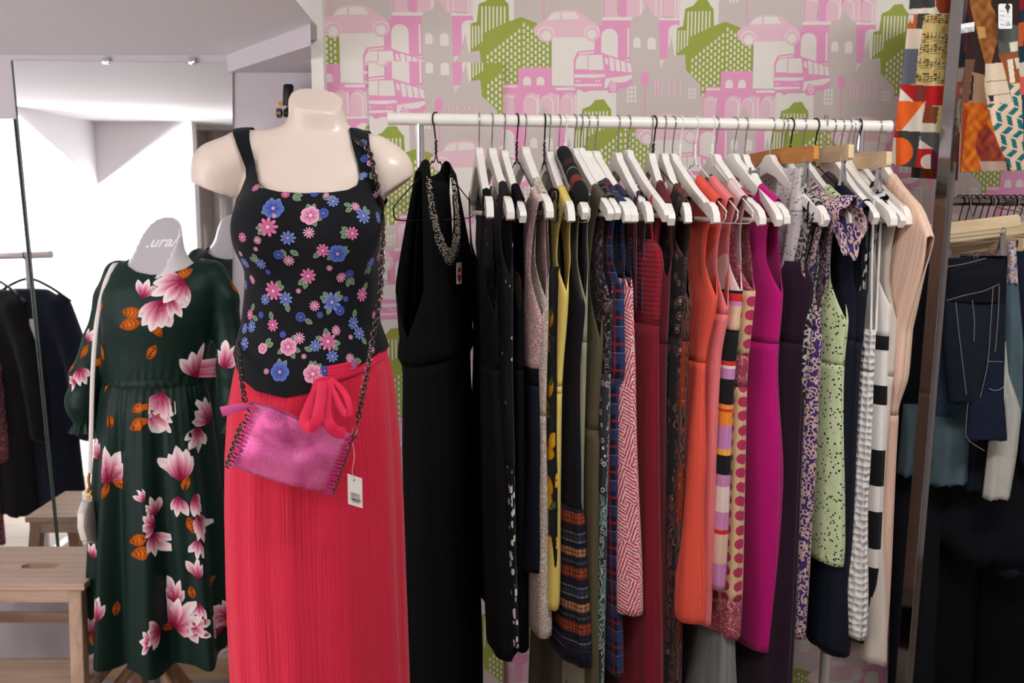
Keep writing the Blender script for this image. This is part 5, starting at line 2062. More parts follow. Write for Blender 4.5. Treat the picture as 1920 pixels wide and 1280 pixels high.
# ================================================================== green dress mannequin
DY = 2.6
dc = W(300, 600, DY)
DX = dc.x
offd = Vector((DX, DY, 0))


def zd(y):
    return W(300, y, DY).z


def xd(px, y=600):
    return W(px, y, DY).x - DX


BOD = [(716, 197, 380, .085, .08), (690, 196, 384, .09, .085), (650, 196, 392, .1, .09), (600, 196, 404, .118, .1), (570, 196, 410, .115, .1), (535, 197, 416, .1, .098), (510, 207, 412, .08, .09), (495, 224, 398, .062, .08), (483, 248, 372, .05, .07)]
ZB = np.array([zd(t[0]) for t in BOD])
BL_ = np.array([xd(t[1], t[0]) for t in BOD])
BR_ = np.array([xd(t[2], t[0]) for t in BOD])
BF_ = np.array([t[3] for t in BOD])
BB_ = np.array([t[4] for t in BOD])


def bodice_sdf(x, y, z):
    l, r = np.interp(z, ZB, BL_), np.interp(z, ZB, BR_)
    f, b = np.interp(z, ZB, BF_), np.interp(z, ZB, BB_)
    cx, hw = (l + r) / 2, (r - l) / 2
    d = np.where(y < 0, f, b)
    t = ((np.abs((x - cx) / hw) ** 2.3 + np.abs(y / d) ** 2.3) ** (1 / 2.3) - 1) * np.minimum(hw, d)
    t = np.maximum(t, zd(714) - z)
    t = np.maximum(t, z - zd(480))
    # gathers above the elastic
    k = np.clip((zd(640) - z) / (zd(640) - zd(714)), 0, 1)
    ang = np.arctan2(y, x - cx)
    t = t + 0.003 * k * np.sin(30 * ang)
    for pts in ([(222, 516), (204, 560), (182, 640), (168, 700), (160, 755), (164, 783)], [(396, 516), (418, 560), (430, 640), (440, 700), (446, 755), (446, 783)]):
        rr = [0.040, 0.037, 0.035, 0.038, 0.040, 0.025]
        p = [np.array([xd(a, c), 0.005 - 0.025 * (i > 2), zd(c)]) for i, (a, c) in enumerate(pts)]
        a = capsule(x, y, z, p[0], p[1], rr[0], rr[1])
        for i in range(1, 5):
            a = smin(a, capsule(x, y, z, p[i], p[i + 1], rr[i], rr[i + 1]), 0.02)
        a = a + 0.0018 * np.sin(z * 95 + x * 60) * np.clip((zd(560) - z) / 0.2, 0, 1)
        t = smin(t, a, 0.012)
    return t


GREEN = NT('dark_green_satin')
gnz = GREEN.noise(GREEN.obj(), 30, 3)
GREEN = GREEN.done(GREEN.mix(gnz.outputs[0], C(5, 32, 26), C(8, 42, 34)), 0.5, 0, 0.25, 0.0)
Vd, Qd = surface_nets(bodice_sdf, (-0.33, -0.18, 0.86), (0.33, 0.16, 1.42), 0.0065)
Vd = relax(Vd, Qd, 2)
# open neckline
pjd = [proj((v[0] + DX, DY, v[2])) for v in Vd]
NECK = [(243, 400), (244, 485), (256, 497), (275, 506), (305, 511), (340, 508), (362, 500), (376, 488), (380, 400)]
fv = -poly_sd(pjd, NECK)
vd, fd_, _u = clip_tris(Vd.tolist(), Qd.tolist(), fv)
dress = empty('magnolia_dress', (DX, DY, 0))
tag(dress, 'dark green long-sleeved dress printed with pink magnolias, beside the mirror', 'dress')
bo_ = mk('bodice_and_sleeves', vd, fd_, GREEN, dress)
# skirt
DS = [(712, 197, 380, .085), (722, 193, 385, .095), (760, 190, 394, .115), (850, 184, 405, .12), (1000, 176, 424, .125), (1150, 171, 438, .125), (1240, 168, 446, .125)]
zk2 = [zd(s[0]) for s in DS][::-1]
NCd = 160
rows = []
for z in np.linspace(zd(712), zd(1208), 60):
    l = np.interp(z, zk2, [xd(s[1], s[0]) for s in DS][::-1])
    r = np.interp(z, zk2, [xd(s[2], s[0]) for s in DS][::-1])
    d = np.interp(z, zk2, [s[3] for s in DS][::-1])
    cx, hw = (l + r) / 2, (r - l) / 2
    k = (zd(712) - z) / (zd(712) - zd(1208))
    row = []
    for i in range(NCd):
        a = 2 * PI * i / NCd
        am = 0.002 + 0.022 * k ** 0.9
        fo = am * (math.sin(9 * a + 0.9 * math.sin(2 * a + 1) + 0.4) + 0.35 * math.sin(17 * a + 2)) + 0.0022 * (1 - k) ** 3 * math.sin(46 * a)
        side = abs(math.cos(a)) ** 3
        rx = hw + fo * (1 - 0.65 * side)
        ry = d + fo * 1.25
        zz = z - 0.012 * k ** 4 * math.sin(9 * a + 1.2) - 0.02 * k ** 4 * max(0, math.sin(a)) * math.cos(a - 1.2)
        row.append((cx + rx * math.cos(a), -ry * math.sin(a), zz))
    rows.append(row)
ms = MB().loft(rows, caps=False)
sk_ = mk('skirt', ms.v, ms.f, GREEN, dress)
# elastic waist and cuffs
wr = []
for j in range(5):
    z = zd(700 + j * 5)
    row = []
    for i in range(120):
        a = 2 * PI * i / 120
        w = 0.002 * math.sin(38 * a + j * 0.7) + (0.003 if j in (1, 2, 3) else -0.002)
        l, r = xd(196, 708), xd(381, 708)
        row.append(((l + r) / 2 + ((r - l) / 2 + w) * math.cos(a), -(0.088 + w) * math.sin(a), z))
    wr.append(row)
MB().loft(wr, caps=False).build('elastic_waist', GREEN, dress)
for px in (164, 446):
    cr = []
    for j, (y, r) in enumerate(((778, 0.03), (784, 0.024), (790, 0.024), (798, 0.032), (806, 0.038))):
        cr.append([(xd(px, y) + (r + 0.003 * math.sin(11 * a)) * math.cos(a), -0.02 + (r * 0.9 + 0.003 * math.sin(11 * a)) * math.sin(a), zd(y)) for a in [2 * PI * k / 44 for k in range(44)]])
    MB().loft(cr, caps=False).build('cuff_frill', GREEN, dress)

# magnolias
bvb, bvs = bvh_of(bo_), bvh_of(sk_)
MP_ = Print()
CRIM, PNK, PALE = C(140, 14, 56), C(226, 130, 160), C(246, 232, 230)
ORA, ORB = C(226, 122, 30), C(160, 70, 16)


def pick(px, py, rot):
    d = ray(px, py).normalized()
    o = Vector((0, 0, CAMZ)) - offd
    best, bv_ = 1e9, None
    for bv in (bvb, bvs):
        h = bv.ray_cast(o, d)
        if h[0] is not None and h[3] < best:
            best, bv_ = h[3], bv
    if bv_ is None:
        return None
    return decal_map(bv_, px, py, rot, 0.0010, offd)


def petal(mp, ang, L, Wd, layer, tint=1.0, base=(0, 0)):
    mp.layer = layer
    ca, sa = math.cos(ang), math.sin(ang)
    ts = [0, 0.15, 0.35, 0.55, 0.75, 0.9, 1.0]
    ws = [0.12, 0.4, 0.8, 1.0, 0.86, 0.5, 0.08]
    rows, cl = [], []
    for t, w in zip(ts, ws):
        rr, cc = [], []
        for q in (-1, -0.55, 0, 0.55, 1):
            x, y = t * L, q * w * Wd
            rr.append((base[0] + x * ca - y * sa, base[1] + x * sa + y * ca))
            m = min(1, max(0, (t - 0.16) * 1.7 - (0.26 if q == 0 else -0.12 if abs(q) == 1 else 0.04)))
            if m < 0.5:
                c = tuple(CRIM[i] + (PNK[i] - CRIM[i]) * m * 2 for i in range(4))
            else:
                c = tuple(PNK[i] + (PALE[i] - PNK[i]) * (m - 0.5) * 2 for i in range(4))
            cc.append(tuple(min(1, v * tint) for v in c[:3]) + (1,))
        rows.append(rr)
        cl.append(cc)
    MP_.grid(mp, rows, cl)


def magnolia(px, py, size, rot, n=5, spread=130):
    """px, py = heart of the bloom; opens along rot"""
    mp = pick(px, py, math.radians(rot))
    if mp is None:
        return
    global MP_
    MP_ = Print()
    L = size * 0.00139
    angs = [math.radians(-spread / 2 + spread * k / (n - 1)) for k in range(n)] if n > 1 else [0]
    order = sorted(range(n), key=lambda k: -abs(angs[k]))
    for li, k in enumerate(order):
        petal(mp, angs[k] , L * (0.88 + 0.12 * math.cos(angs[k] * 2) + 0.08 * ((k * 7) % 3 - 1)), L * 0.185, 0.6 + li * 0.7, 0.86 + 0.14 * (li / max(1, n - 1)))
    MP_.build('printed_magnolia', dress)


def oleaf(px, py, size, rot):
    mp = pick(px, py, math.radians(rot))
    if mp is None:
        return
    global MP_
    MP_ = Print()
    L = size * 0.00139
    mp.layer = 0.2
    ring = [(x - L / 2, y) for x, y in leaf_ring(L, L * 0.26, 8)]
    MP_.fan(mp, (0, 0), ring, ORA, ORB)
    mp.layer = 1.2
    dk = C(36, 18, 10)
    MP_.poly(mp, [(-L * 0.45, -0.0012), (L * 0.4, -0.0006), (L * 0.4, 0.0006), (-L * 0.45, 0.0012)], dk)
    for k in range(4):
        x = -L * 0.3 + k * L * 0.17
        for s in (-1, 1):
            MP_.poly(mp, [(x, 0), (x + 0.0022, 0), (x + L * 0.13, s * L * 0.15), (x + L * 0.11, s * L * 0.15)][::s], dk)
    MP_.build('printed_leaf', dress)


for a in [(345, 527, 62, 215, 6, 120), (268, 560, 40, 80, 3, 60), (305, 562, 66, 250, 5, 70), (318, 556, 44, 300, 5, 100),
          (368, 706, 62, 75, 5, 110), (290, 722, 40, 285, 4, 80), (300, 735, 56, 250, 4, 70), (282, 770, 50, 300, 5, 90), (265, 720, 30, 270, 3, 60),
          (392, 790, 52, 120, 5, 100), (405, 735, 60, 65, 5, 110), (420, 690, 50, 80, 4, 90), (372, 800, 46, 250, 4, 80),
          (146, 652, 36, 75, 4, 90), (150, 690, 42, 290, 4, 80), (142, 712, 26, 200, 3, 70), (163, 640, 26, 60, 3, 60),
          (202, 905, 66, 95, 5, 100), (186, 860, 40, 120, 4, 80), (290, 985, 44, 165, 4, 90), (292, 965, 40, 110, 3, 70), (285, 1000, 46, 290, 4, 80), (272, 940, 28, 130, 3, 60),
          (340, 900, 62, 95, 5, 70), (335, 930, 40, 260, 3, 60), (362, 930, 48, 310, 4, 80), (372, 965, 52, 280, 5, 90), (372, 1010, 40, 260, 3, 60),
          (328, 1175, 72, 60, 6, 130), (330, 1130, 52, 85, 4, 90), (300, 1180, 50, 190, 4, 90), (285, 1205, 46, 175, 3, 60), (350, 1170, 50, 330, 3, 70),
          (180, 1165, 50, 95, 4, 90), (176, 1190, 40, 80, 3, 60), (426, 1155, 46, 150, 4, 90), (412, 1185, 48, 130, 4, 80), (430, 1200, 44, 290, 4, 80), (372, 1085, 40, 90, 3, 60), (374, 1130, 36, 270, 3, 60), (174, 1045, 30, 80, 3, 60)]:
    magnolia(*a)
for a in [(345, 513, 40, 35), (248, 586, 44, 175), (243, 608, 48, 195), (293, 617, 36, 120), (190, 575, 32, 10), (285, 660, 34, 55), (290, 540, 26, 90), (305, 582, 24, 40), (440, 541, 26, 110), (456, 590, 26, 110),
          (192, 660, 36, 120), (183, 680, 30, 160), (265, 765, 40, 200), (290, 760, 24, 90), (263, 795, 46, 205), (200, 722, 30, 90), (155, 614, 34, 90), (158, 660, 30, 60), (135, 690, 22, 80), (425, 660, 36, 60), (205, 790, 26, 90), (222, 898, 36, 100), (195, 920, 36, 240), (285, 958, 26, 70), (262, 1012, 44, 195), (268, 1037, 52, 190), (350, 905, 30, 70), (360, 985, 36, 110), (395, 1090, 30, 20), (378, 1187, 34, 20), (360, 1110, 26, 100), (312, 1175, 26, 330), (287, 1190, 34, 140), (336, 1252, 40, 20), (415, 1222, 44, 110), (420, 1165, 34, 140), (386, 1160, 24, 80), (218, 1140, 30, 80), (176, 1200, 30, 100), (174, 975, 22, 90), (182, 1140, 30, 70), (375, 1140, 26, 150)]:
    oleaf(*a)

# the mannequin inside it
GREYP = plain('pale_grey_gloss', C(222, 214, 216), 0.16, spec=0.5)


def neck_sdf(x, y, z):
    nx = xd(307, 480)
    t = capsule(x, y, z, np.array([xd(300, 520), 0.0, zd(520)]), np.array([nx, -0.012, zd(430)]), 0.072, 0.052)
    sh = ellipsoid(x, y, z, (xd(307, 530), -0.004, zd(530)), (0.13, 0.075, 0.055))
    t = smin(t, sh, 0.05)
    nn = np.array([-0.16, -0.86, 0.62])
    nn = nn / np.linalg.norm(nn)
    c0 = np.array([nx, -0.03, zd(462)])
    t = np.maximum(t, (x - c0[0]) * nn[0] + (y - c0[1]) * nn[1] + (z - c0[2]) * nn[2])
    return np.maximum(t, zd(580) - z)


Vn, Qn = surface_nets(neck_sdf, (-0.2, -0.13, zd(585)), (0.2, 0.13, 1.46), 0.005)
Vn = relax(Vn, Qn, 1)
man2 = empty('mannequin', (DX, DY, 0))
tag(man2, 'pale grey glossy mannequin with a slanted neck, wearing the green dress', 'mannequin')
nb = mk('neck_and_shoulders', Vn.tolist(), Qn.tolist(), GREYP, man2)
nb.data.set_sharp_from_angle(angle=math.radians(35))
nb.data.materials.append(plain('neck_cap_grey', C(186, 180, 184), 0.3))
ncut = Vector((-0.16, -0.86, 0.62)).normalized()
for pg in nb.data.polygons:
    if pg.normal.dot(ncut) > 0.985 and pg.center.z > zd(515):
        pg.material_index = 1
nbv = bvh_of(nb)
mpn = decal_map(nbv, 303, 454, 0.0, 0.0006, offd)
o_ = mpn(0, 0)
ax_, ay_ = (mpn(0.01, 0) - o_).normalized(), (mpn(0, 0.01) - o_).normalized()
nz_ = ax_.cross(ay_).normalized()
Mn = Matrix(((ax_.x, ay_.x, nz_.x, o_.x), (ax_.y, ay_.y, nz_.y, o_.y), (ax_.z, ay_.z, nz_.z, o_.z), (0, 0, 0, 1)))
tx = text_mesh('.ura/', 'neck_lettering', plain('white_lettering', C(238, 234, 236), 0.4), man2, 0.046, Mn @ Matrix.Rotation(0.06, 4, 'Z') @ Matrix.Shear('XZ', 4, (0.0, 0.0)), 0.0003, True)
for v in tx.data.vertices:
    pass
PO = xd(287, 1250)
MB().tube([(PO, 0.0, zd(560)), (PO, 0.0, 0.03)], 0.016, 18).build('stand_pole', plain('grey_pole', C(150, 150, 156), 0.35, 0.6), man2)
LW = wood_mat('beech_leg', C(150, 112, 82), C(176, 138, 106), 2)
for a in (200, 320, 80):
    e = (PO + 0.24 * math.cos(math.radians(a)), 0.24 * math.sin(math.radians(a)), 0.012)
    MB().tube([(PO, 0, 0.3), e], [0.013, 0.016], 12).build('tripod_leg', LW, man2)

# white handbag on its strap
CREAMB = plain('white_leather', C(226, 218, 212), 0.45)
GOLD = plain('gold_metal', C(214, 176, 110), 0.25, 1.0)
hbag = empty('handbag', (0, 0, 0))
tag(hbag, 'small white handbag with gold clasp on a long strap over the green dress', 'handbag')


def dress_front(px, py, out):
    d = ray(px, py).normalized()
    o = Vector((0, 0, CAMZ)) - offd
    best = None
    for bv in (bvb, bvs):
        h = bv.ray_cast(o, d)
        if h[0] is not None and (best is None or h[3] < best[1]):
            best = (h[0], h[3])
    return best[0] + offd - d * out if best else W(px, py, DY - 0.02)


sp_ = [dress_front(x, y, 0.006) for x, y in ((216, 496), (205, 512), (196, 535), (188, 565))] + [W(x, y, 2.50) for x, y in ((181, 605), (176, 660), (173, 720), (171, 800), (169, 870), (168, 888))]
ribbon([sp_[0] + Vector((0.005, 0.06, -0.01))] + sp_, 0.0058, CREAMB, hbag, 'strap', 0.002)
hb_ = MB()
rg = []
for y, l, r, dd in ((937, 156, 240, 0.008), (950, 158, 242, 0.014), (975, 161, 244, 0.016), (1000, 164, 244, 0.014), (1012, 168, 240, 0.008)):
    a0, a1 = W(l - 2, y, 2.56), W(l + 22, y, 2.56)
    cx, hw = (a0 + a1) / 2, (a1 - a0).length / 2
    rg.append([(cx.x + hw * math.copysign(abs(math.cos(t)) ** 0.5, math.cos(t)), cx.y + 0.22 + dd * 5.5 * math.sin(t), cx.z) for t in [2 * PI * k / 28 for k in range(28)]])
hb_.loft([[(x, y - 0.22 + 0.02, z) for x, y, z in r] for r in rg])
hb_.build('bag_body', CREAMB, hbag)
MB().tube(catmull([W(168, 886, 2.5), W(166, 900, 2.5), W(168, 912, 2.5), W(165, 925, 2.51)], 4), 0.004, 8).build('gold_clasp', GOLD, hbag)
for c, r in (((165, 921), 0.007), ((167, 932), 0.0075)):
    p = W(c[0], c[1], 2.505)
    MB().tube([p + Vector((r * math.cos(a), 0, r * math.sin(a))) for a in [2 * PI * k / 16 for k in range(16)]], 0.0018, 6, closed=True).build('gold_ring', GOLD, hbag)
MB().box((-0.012, -0.008, -0.012), (0.012, 0.008, 0.012), Matrix.Translation(W(164, 928, 2.52))).build('strap_loop', CREAMB, hbag, bevel=0.003)

# ================================================================== step stool
STW = wood_mat('beech_stool', C(176, 146, 124), C(204, 176, 154), 0)
STL = wood_mat('beech_stool_leg', C(160, 128, 104), C(186, 154, 128), 2)
stool = empty('step_stool', (-1.345, 2.66, 0))
tag(stool, 'small beech step stool with a slot in its top, before the mirrors', 'step stool')
hwid = 0.215


def plank(name, x0, x1, y0, y1, z0, z1, slot=None, mat=STW):
    if not slot:
        return MB().box((x0, y0, z0), (x1, y1, z1)).build(name, mat, stool, smooth=False, bevel=0.004)
    sx, sy, sl, sw = slot
    n = 24
    inner = []
    for k in range(n):
        a = 2 * PI * k / n
        inner.append((sx + (sl - sw) * (1 if math.cos(a) > 0 else -1) * (0 if abs(math.cos(a)) < 1e-6 else 1) + sw * math.cos(a), sy + sw * math.sin(a)))
    outer = []
    for x, y in inner:
        dx, dy = x - sx, y - sy
        t = min(((x1 - sx) if dx > 0 else (x0 - sx)) / dx if abs(dx) > 1e-9 else 1e9, ((y1 - sy) if dy > 0 else (y0 - sy)) / dy if abs(dy) > 1e-9 else 1e9)
        outer.append((sx + dx * t, sy + dy * t))
    for cx_, cy_ in ((x0, y0), (x1, y0), (x1, y1), (x0, y1)):
        i = min(range(n), key=lambda q: (outer[q][0] - cx_) ** 2 + (outer[q][1] - cy_) ** 2)
        outer[i] = (cx_, cy_)
    v = [(x, y, z1) for x, y in inner] + [(x, y, z1) for x, y in outer] + [(x, y, z0) for x, y in inner] + [(x, y, z0) for x, y in outer]
    f = []
    for k in range(n):
        j = (k + 1) % n
        f += [(k, n + k, n + j, j), (2 * n + k, 2 * n + j, 3 * n + j, 3 * n + k), (n + k, 3 * n + k, 3 * n + j, n + j), (k, j, 2 * n + j, 2 * n + k)]
    return MB().add(v, f).build(name, mat, stool, smooth=False, bevel=0.002)


plank('top_step', -hwid, hwid, -0.145, 0.145, 0.482, 0.5, (0.035, -0.01, 0.05, 0.021))
plank('lower_step', -hwid - 0.02, hwid + 0.03, -0.36, -0.06, 0.232, 0.25)
MB().box((-hwid + 0.01, -0.138, 0.445), (hwid - 0.01, -0.118, 0.482)).build('apron', STW, stool, smooth=False, bevel=0.002)
MB().box((-hwid + 0.01, 0.118, 0.445), (hwid - 0.01, 0.138, 0.482)).build('apron', STW, stool, smooth=False, bevel=0.002)


def leg(x0, y0, z0, x1, y1, z1, w=0.018, d=0.018, nm='leg'):
    a, b = Vector((x0, y0, z0)), Vector((x1, y1, z1))
    r = []
    for p in (a, b):
        r.append([p + Vector((sx * w, sy * d, 0)) for sx, sy in ((-1, -1), (1, -1), (1, 1), (-1, 1))])
    return MB().loft(r).build(nm, STL, stool, smooth=False, bevel=0.003)


for s in (-1, 1):
    leg(s * (hwid - 0.03), -0.12, 0.482, s * (hwid + 0.035), -0.30, 0.0)
    leg(s * (hwid - 0.03), 0.12, 0.482, s * (hwid + 0.02), 0.16, 0.0)
    leg(s * (hwid - 0.01), -0.33, 0.215, s * (hwid + 0.0), 0.14, 0.215, 0.011, 0.016, 'side_rail').rotation_euler = (0, 0, 0)
    b = MB().box((s * (hwid + 0.0) - 0.011, -0.34, 0.2), (s * (hwid + 0.0) + 0.011, 0.15, 0.232)).build('side_rail', STL, stool, smooth=False, bevel=0.003)
MB().box((-hwid, 0.13, 0.27), (hwid, 0.15, 0.3)).build('back_rail', STW, stool, smooth=False, bevel=0.002)

# ================================================================== things seen in the mirrors
def mir(p):
    return Vector((p.x, 2 * (YM - 0.008) - p.y, p.z))


VY = 4.0
r1_, r2_ = mir(W(96, 477, VY)), mir(W(-260, 486, VY + 0.2))
rr_ = empty('clothes_rail', (r1_.x, r1_.y, 0))
tag(rr_, 'white clothes rail with dark coats, seen only in the mirrors', 'clothes rail')
MB().tube([r1_ - rr_.location, r2_ - rr_.location], 0.016, 18).build('top_rail', ENAM, rr_)
for t in (0.12, 0.9):
    p = r1_.lerp(r2_, t) - rr_.location
    MB().tube([p, Vector((p.x, p.y, 0.03))], 0.012, 14).build('post', ENAM, rr_)
    MB().box((p.x - 0.02, p.y - 0.22, 0), (p.x + 0.02, p.y + 0.22, 0.035)).build('foot', ENAM, rr_, bevel=0.005)


def coat_sdf(x, y, z):
    hw = np.interp(z, [-1.05, -0.9, -0.5, -0.2, -0.13, -0.07], [0.2, 0.2, 0.18, 0.19, 0.17, 0.06])
    d = np.interp(z, [-1.05, -0.5, -0.2, -0.13, -0.07], [0.06, 0.05, 0.055, 0.05, 0.035])
    t = ((np.abs(x / hw) ** 2.2 + np.abs(y / d) ** 2.2) ** (1 / 2.2) - 1) * np.minimum(hw, d)
    t = np.maximum(t, z + 0.085)
    t = np.maximum(t, -1.02 - z)
    for s in (-1, 1):
        a = smin(capsule(x, y, z, np.array([s * 0.14, 0, -0.16]), np.array([s * 0.215, 0, -0.34]), 0.05, 0.05), capsule(x, y, z, np.array([s * 0.215, 0, -0.34]), np.array([s * 0.235, -0.01, -0.66]), 0.05, 0.042), 0.02)
        t = smin(t, a, 0.02)
    ang = np.arctan2(y, x)
    return t + 0.004 * np.sin(9 * ang) * np.clip(-z - 0.2, 0, 1)


Vc, Qc = surface_nets(coat_sdf, (-0.32, -0.13, -1.08), (0.32, 0.13, -0.06), 0.012)
COATM = fabric('midnight_wool', C(26, 32, 46), 0.9, 0.1)
COATB = fabric('black_wool', K(24), 0.9, 0.1)
t_ = NT('rose_tweed')
ROSE = t_.done(t_.ramp(t_.noise(t_.obj(), 90, 4).outputs[0], [(0.3, C(70, 30, 40)), (0.55, C(150, 92, 100)), (0.7, C(196, 140, 146))], False), 0.95)
for i, (t, yaw, m, nm, lb) in enumerate(((0.12, 18, COATM, 'dark_coat', 'midnight blue coat on a black hanger, seen in the mirror'), (0.3, 30, COATB, 'dark_coat', 'black coat behind the blue one, seen in the mirror'), (0.5, 35, ROSE, 'tweed_coat', 'long rose tweed coat, seen low in the mirror'))):
    p = r1_.lerp(r2_, t) + Vector((0, 0, -0.05))
    c = empty(nm, p, math.radians(yaw))
    tag(c, lb, 'coat')
    b = mk('coat_body', (Vc * (1, 1, 1.0 if i < 2 else 1.12)).tolist(), Qc.tolist(), m, c)
    if i == 0:
        MB().tube(catmull([(0.0, 0.056, -0.1), (0.0, 0.06, -0.5), (0.0, 0.064, -1.0)], 4), 0.004, 6).build('front_edge', COATB, c)
        tgc = MB().box((0.05, 0.062, -0.3), (0.075, 0.064, -0.2)).build('paper_tag', CARD, c, smooth=False)
    h = empty('plastic_hanger', p, math.radians(yaw))
    tag(h, ['black plastic hanger inside the midnight blue coat', 'black plastic hanger inside the black coat', 'black plastic hanger inside the rose tweed coat'][i], 'hanger', 'hangers seen in the mirror')
    MB().tube(catmull([(-0.2, 0, -0.13), (-0.1, 0, -0.075), (0, 0, -0.045), (0.1, 0, -0.075), (0.2, 0, -0.13)], 5), 0.007, 8).build('hanger_body', BLACKP, h)
    MB().tube([(0, 0, -0.045), (0, 0, 0.0)] + [(0, 0.021 * math.cos(math.radians(a)), 0.05 + 0.021 * math.sin(math.radians(a))) for a in range(-60, 200, 20)], 0.0022, 8).build('hook', BLACKP, h)
# curtain of the fitting room
cm = MB()
cv = []
for j in range(2):
    z = 0.06 if j == 0 else ZS - 0.02
    cv.append([(-1.9 + 0.75 * i / 60, 0.2 + 0.025 * math.sin(i * 0.75), z) for i in range(61)])
cm.add(cv[0] + cv[1], [(i, i + 1, 62 + i, 61 + i) for i in range(60)])
cu_ = cm.build('curtain', fabric('taupe_curtain', C(188, 178, 172)), None, fixn=False, solid=0.002)
tag(cu_, 'taupe fitting room curtain, a strip of it seen in the mirror', 'curtain')

# ---- black valve on the niche wall ---------------------------------------------
vy = 2.88
va = empty('wall_valve', W(541, 200, vy))
tag(va, 'black handled valve with a brass knob on the wall behind the mannequin', 'valve')


def vr(px, py, dy=0.0):
    return W(px, py, vy) - va.location + Vector((0, dy, 0))


MB().tube([vr(541, 158), vr(541, 161), vr(540, 175), vr(539, 198)], [0.011, 0.0145, 0.0142, 0.013], 18).build('handle', BLACKP, va)
MB().tube([vr(533, 212), vr(552, 212)], 0.012, 14).build('valve_body', plain('dark_metal', C(52, 46, 44), 0.4, 0.8), va)
MB().tube([vr(519, 212), vr(520, 212), vr(528, 212), vr(529, 212)], [0.011, 0.0135, 0.0135, 0.011], 16).build('brass_knob', plain('old_brass', C(128, 112, 92), 0.35, 0.9), va)
MB().box((-0.006, -0.006, -0.005), (0.008, 0.006, 0.006), Matrix.Translation(vr(527, 195))).build('yellow_lever', plain('yellow_plastic', C(214, 160, 32), 0.5), va, bevel=0.001)
MB().tube([vr(541, 205), vr(541, 205, 0.07)], 0.009, 12).build('pipe_stub', plain('dark_metal', C(52, 46, 44), 0.4, 0.8), va)

# ================================================================== right-hand rack
rrack = empty('steel_rack', W(1750, 1278, 2.5))
tag(rrack, 'leaning square chrome rack post with a rail of denim skirts behind', 'rack')
RK = rrack.location.copy()


def rk(p):
    return p - RK


pt_, pb_ = W(1806, -60, 2.46), W(1694, 1290, 2.46)
pb_ = pt_ + (pb_ - pt_) * ((pt_.z) / (pt_.z - pb_.z))
R45 = [Vector((0.0225 * math.cos(math.radians(a)), 0.0225 * math.sin(math.radians(a)), 0)) for a in (-96, -6, 84, 174)]
STEELP = plain('polished_steel', C(150, 146, 144), 0.1, 1.0)
MB().loft([[rk(pt_) + q for q in R45], [rk(pb_) + q for q in R45]]).build('square_post', STEELP, rrack, smooth=False, bevel=0.0015)
ra, rb2 = W(1780, 377, 2.80), W(2150, 380, 2.80)
MB().tube([rk(ra), rk(rb2)], 0.0125, 18).build('rail', STEELP, rrack)
MB().tube([rk(ra), rk(Vector((pt_.lerp(pb_, (pt_.z - ra.z) / pt_.z).x, 2.46, ra.z)))], 0.009, 12).build('bracket', STEELP, rrack)
top_a, top_b = W(1700, -75, 2.52), W(2150, -75, 2.52)
MB().tube([rk(top_a), rk(top_b)], 0.012, 14).build('top_bar', STEELP, rrack)
MB().tube([rk(Vector((pt_.x, 2.46, top_a.z))), rk(Vector((pt_.x, 2.52, top_a.z)))], 0.009, 12).build('bracket', STEELP, rrack)
for q_, r_ in ((top_b, 0.016), (rb2, 0.016)):
    MB().tube([rk(q_ + Vector((-0.02, 0, 0))), rk(Vector((q_.x - 0.02, q_.y, 0)))], r_, 14).build('end_post', STEELP, rrack)


def panel_cloth(name, rows, Y, depth, mat, parent, n=34, folds=(5, 0.006), seed=0, jag=0.0, yaw=0.0, uvs=True, steps=40):
    """hollow hanging piece: rows of (level, left, right) in the photograph at distance Y"""
    rnd = random.Random(seed)
    ph = [rnd.uniform(0, 6.28) for _ in range(4)]
    ys = np.linspace(rows[0][0], rows[-1][0], steps)
    R_ = []
    for y in ys:
        l = np.interp(y, [r[0] for r in rows], [r[1] for r in rows])
        r = np.interp(y, [r[0] for r in rows], [r[2] for r in rows])
        a, b = W(l, y, Y), W(r, y, Y)
        c, hw = (a + b) / 2, (b - a).length / 2
        k = (y - rows[0][0]) / (rows[-1][0] - rows[0][0])
        d = depth * (0.35 + 0.65 * min(1, k * 2.5))
        ring = []
        for i in range(n):
            t = 2 * PI * i / n
            fo = folds[1] * (0.25 + 0.75 * k) * math.sin(folds[0] * t + ph[0] + 0.6 * math.sin(3 * k + ph[1]))
            x = c.x + (hw) * math.cos(t)
            yy = Y - (d + fo) * math.sin(t) + math.cos(t) * hw * yaw
            z = c.z - (rnd.random() * jag if y == ys[-1] else 0)
            ring.append((x, yy, z))
        R_.append(ring)
    m = MB().loft(R_, caps=False)
    uv = [(v[0], v[2]) for v in m.v]
    off = parent.location
    return mk(name, [tuple(Vector(v) - off) for v in m.v], m.f, mat, parent, True, uv, solid=0.0012)


def denim(name, col, rough=0.9):
    t = NT(name)
    n1 = t.noise(t.obj(1, 1, 0.35), 60, 5, 0.5)
    n2 = t.noise(t.obj(), 12, 3)
    hi = tuple(min(1, x * 1.7 + 0.004) for x in col[:3]) + (1,)
    lo = tuple(x * 0.7 for x in col[:3]) + (1,)
    c = t.mix(t.math('MULTIPLY', t.math('ADD', n1.outputs[0], n2.outputs[0]), 0.5), lo, hi)
    t.bump(t.noise(t.obj(), 800, 2).outputs[0], 0.25, 0.001)
    return t.done(c, rough, 0, 0.1)


D_DARK, D_BLK, D_MID, D_TEAL, D_PALE, D_NAVY = denim('dark_denim', C(25, 29, 40)), denim('black_denim', C(18, 20, 26)), denim('mid_blue_denim', C(58, 84, 108)), denim('teal_grey_denim', C(76, 94, 102)), denim('bleached_denim', C(178, 176, 168)), denim('navy_denim', C(24, 29, 48))
THREAD = plain('pale_thread', C(150, 146, 142), 0.9)


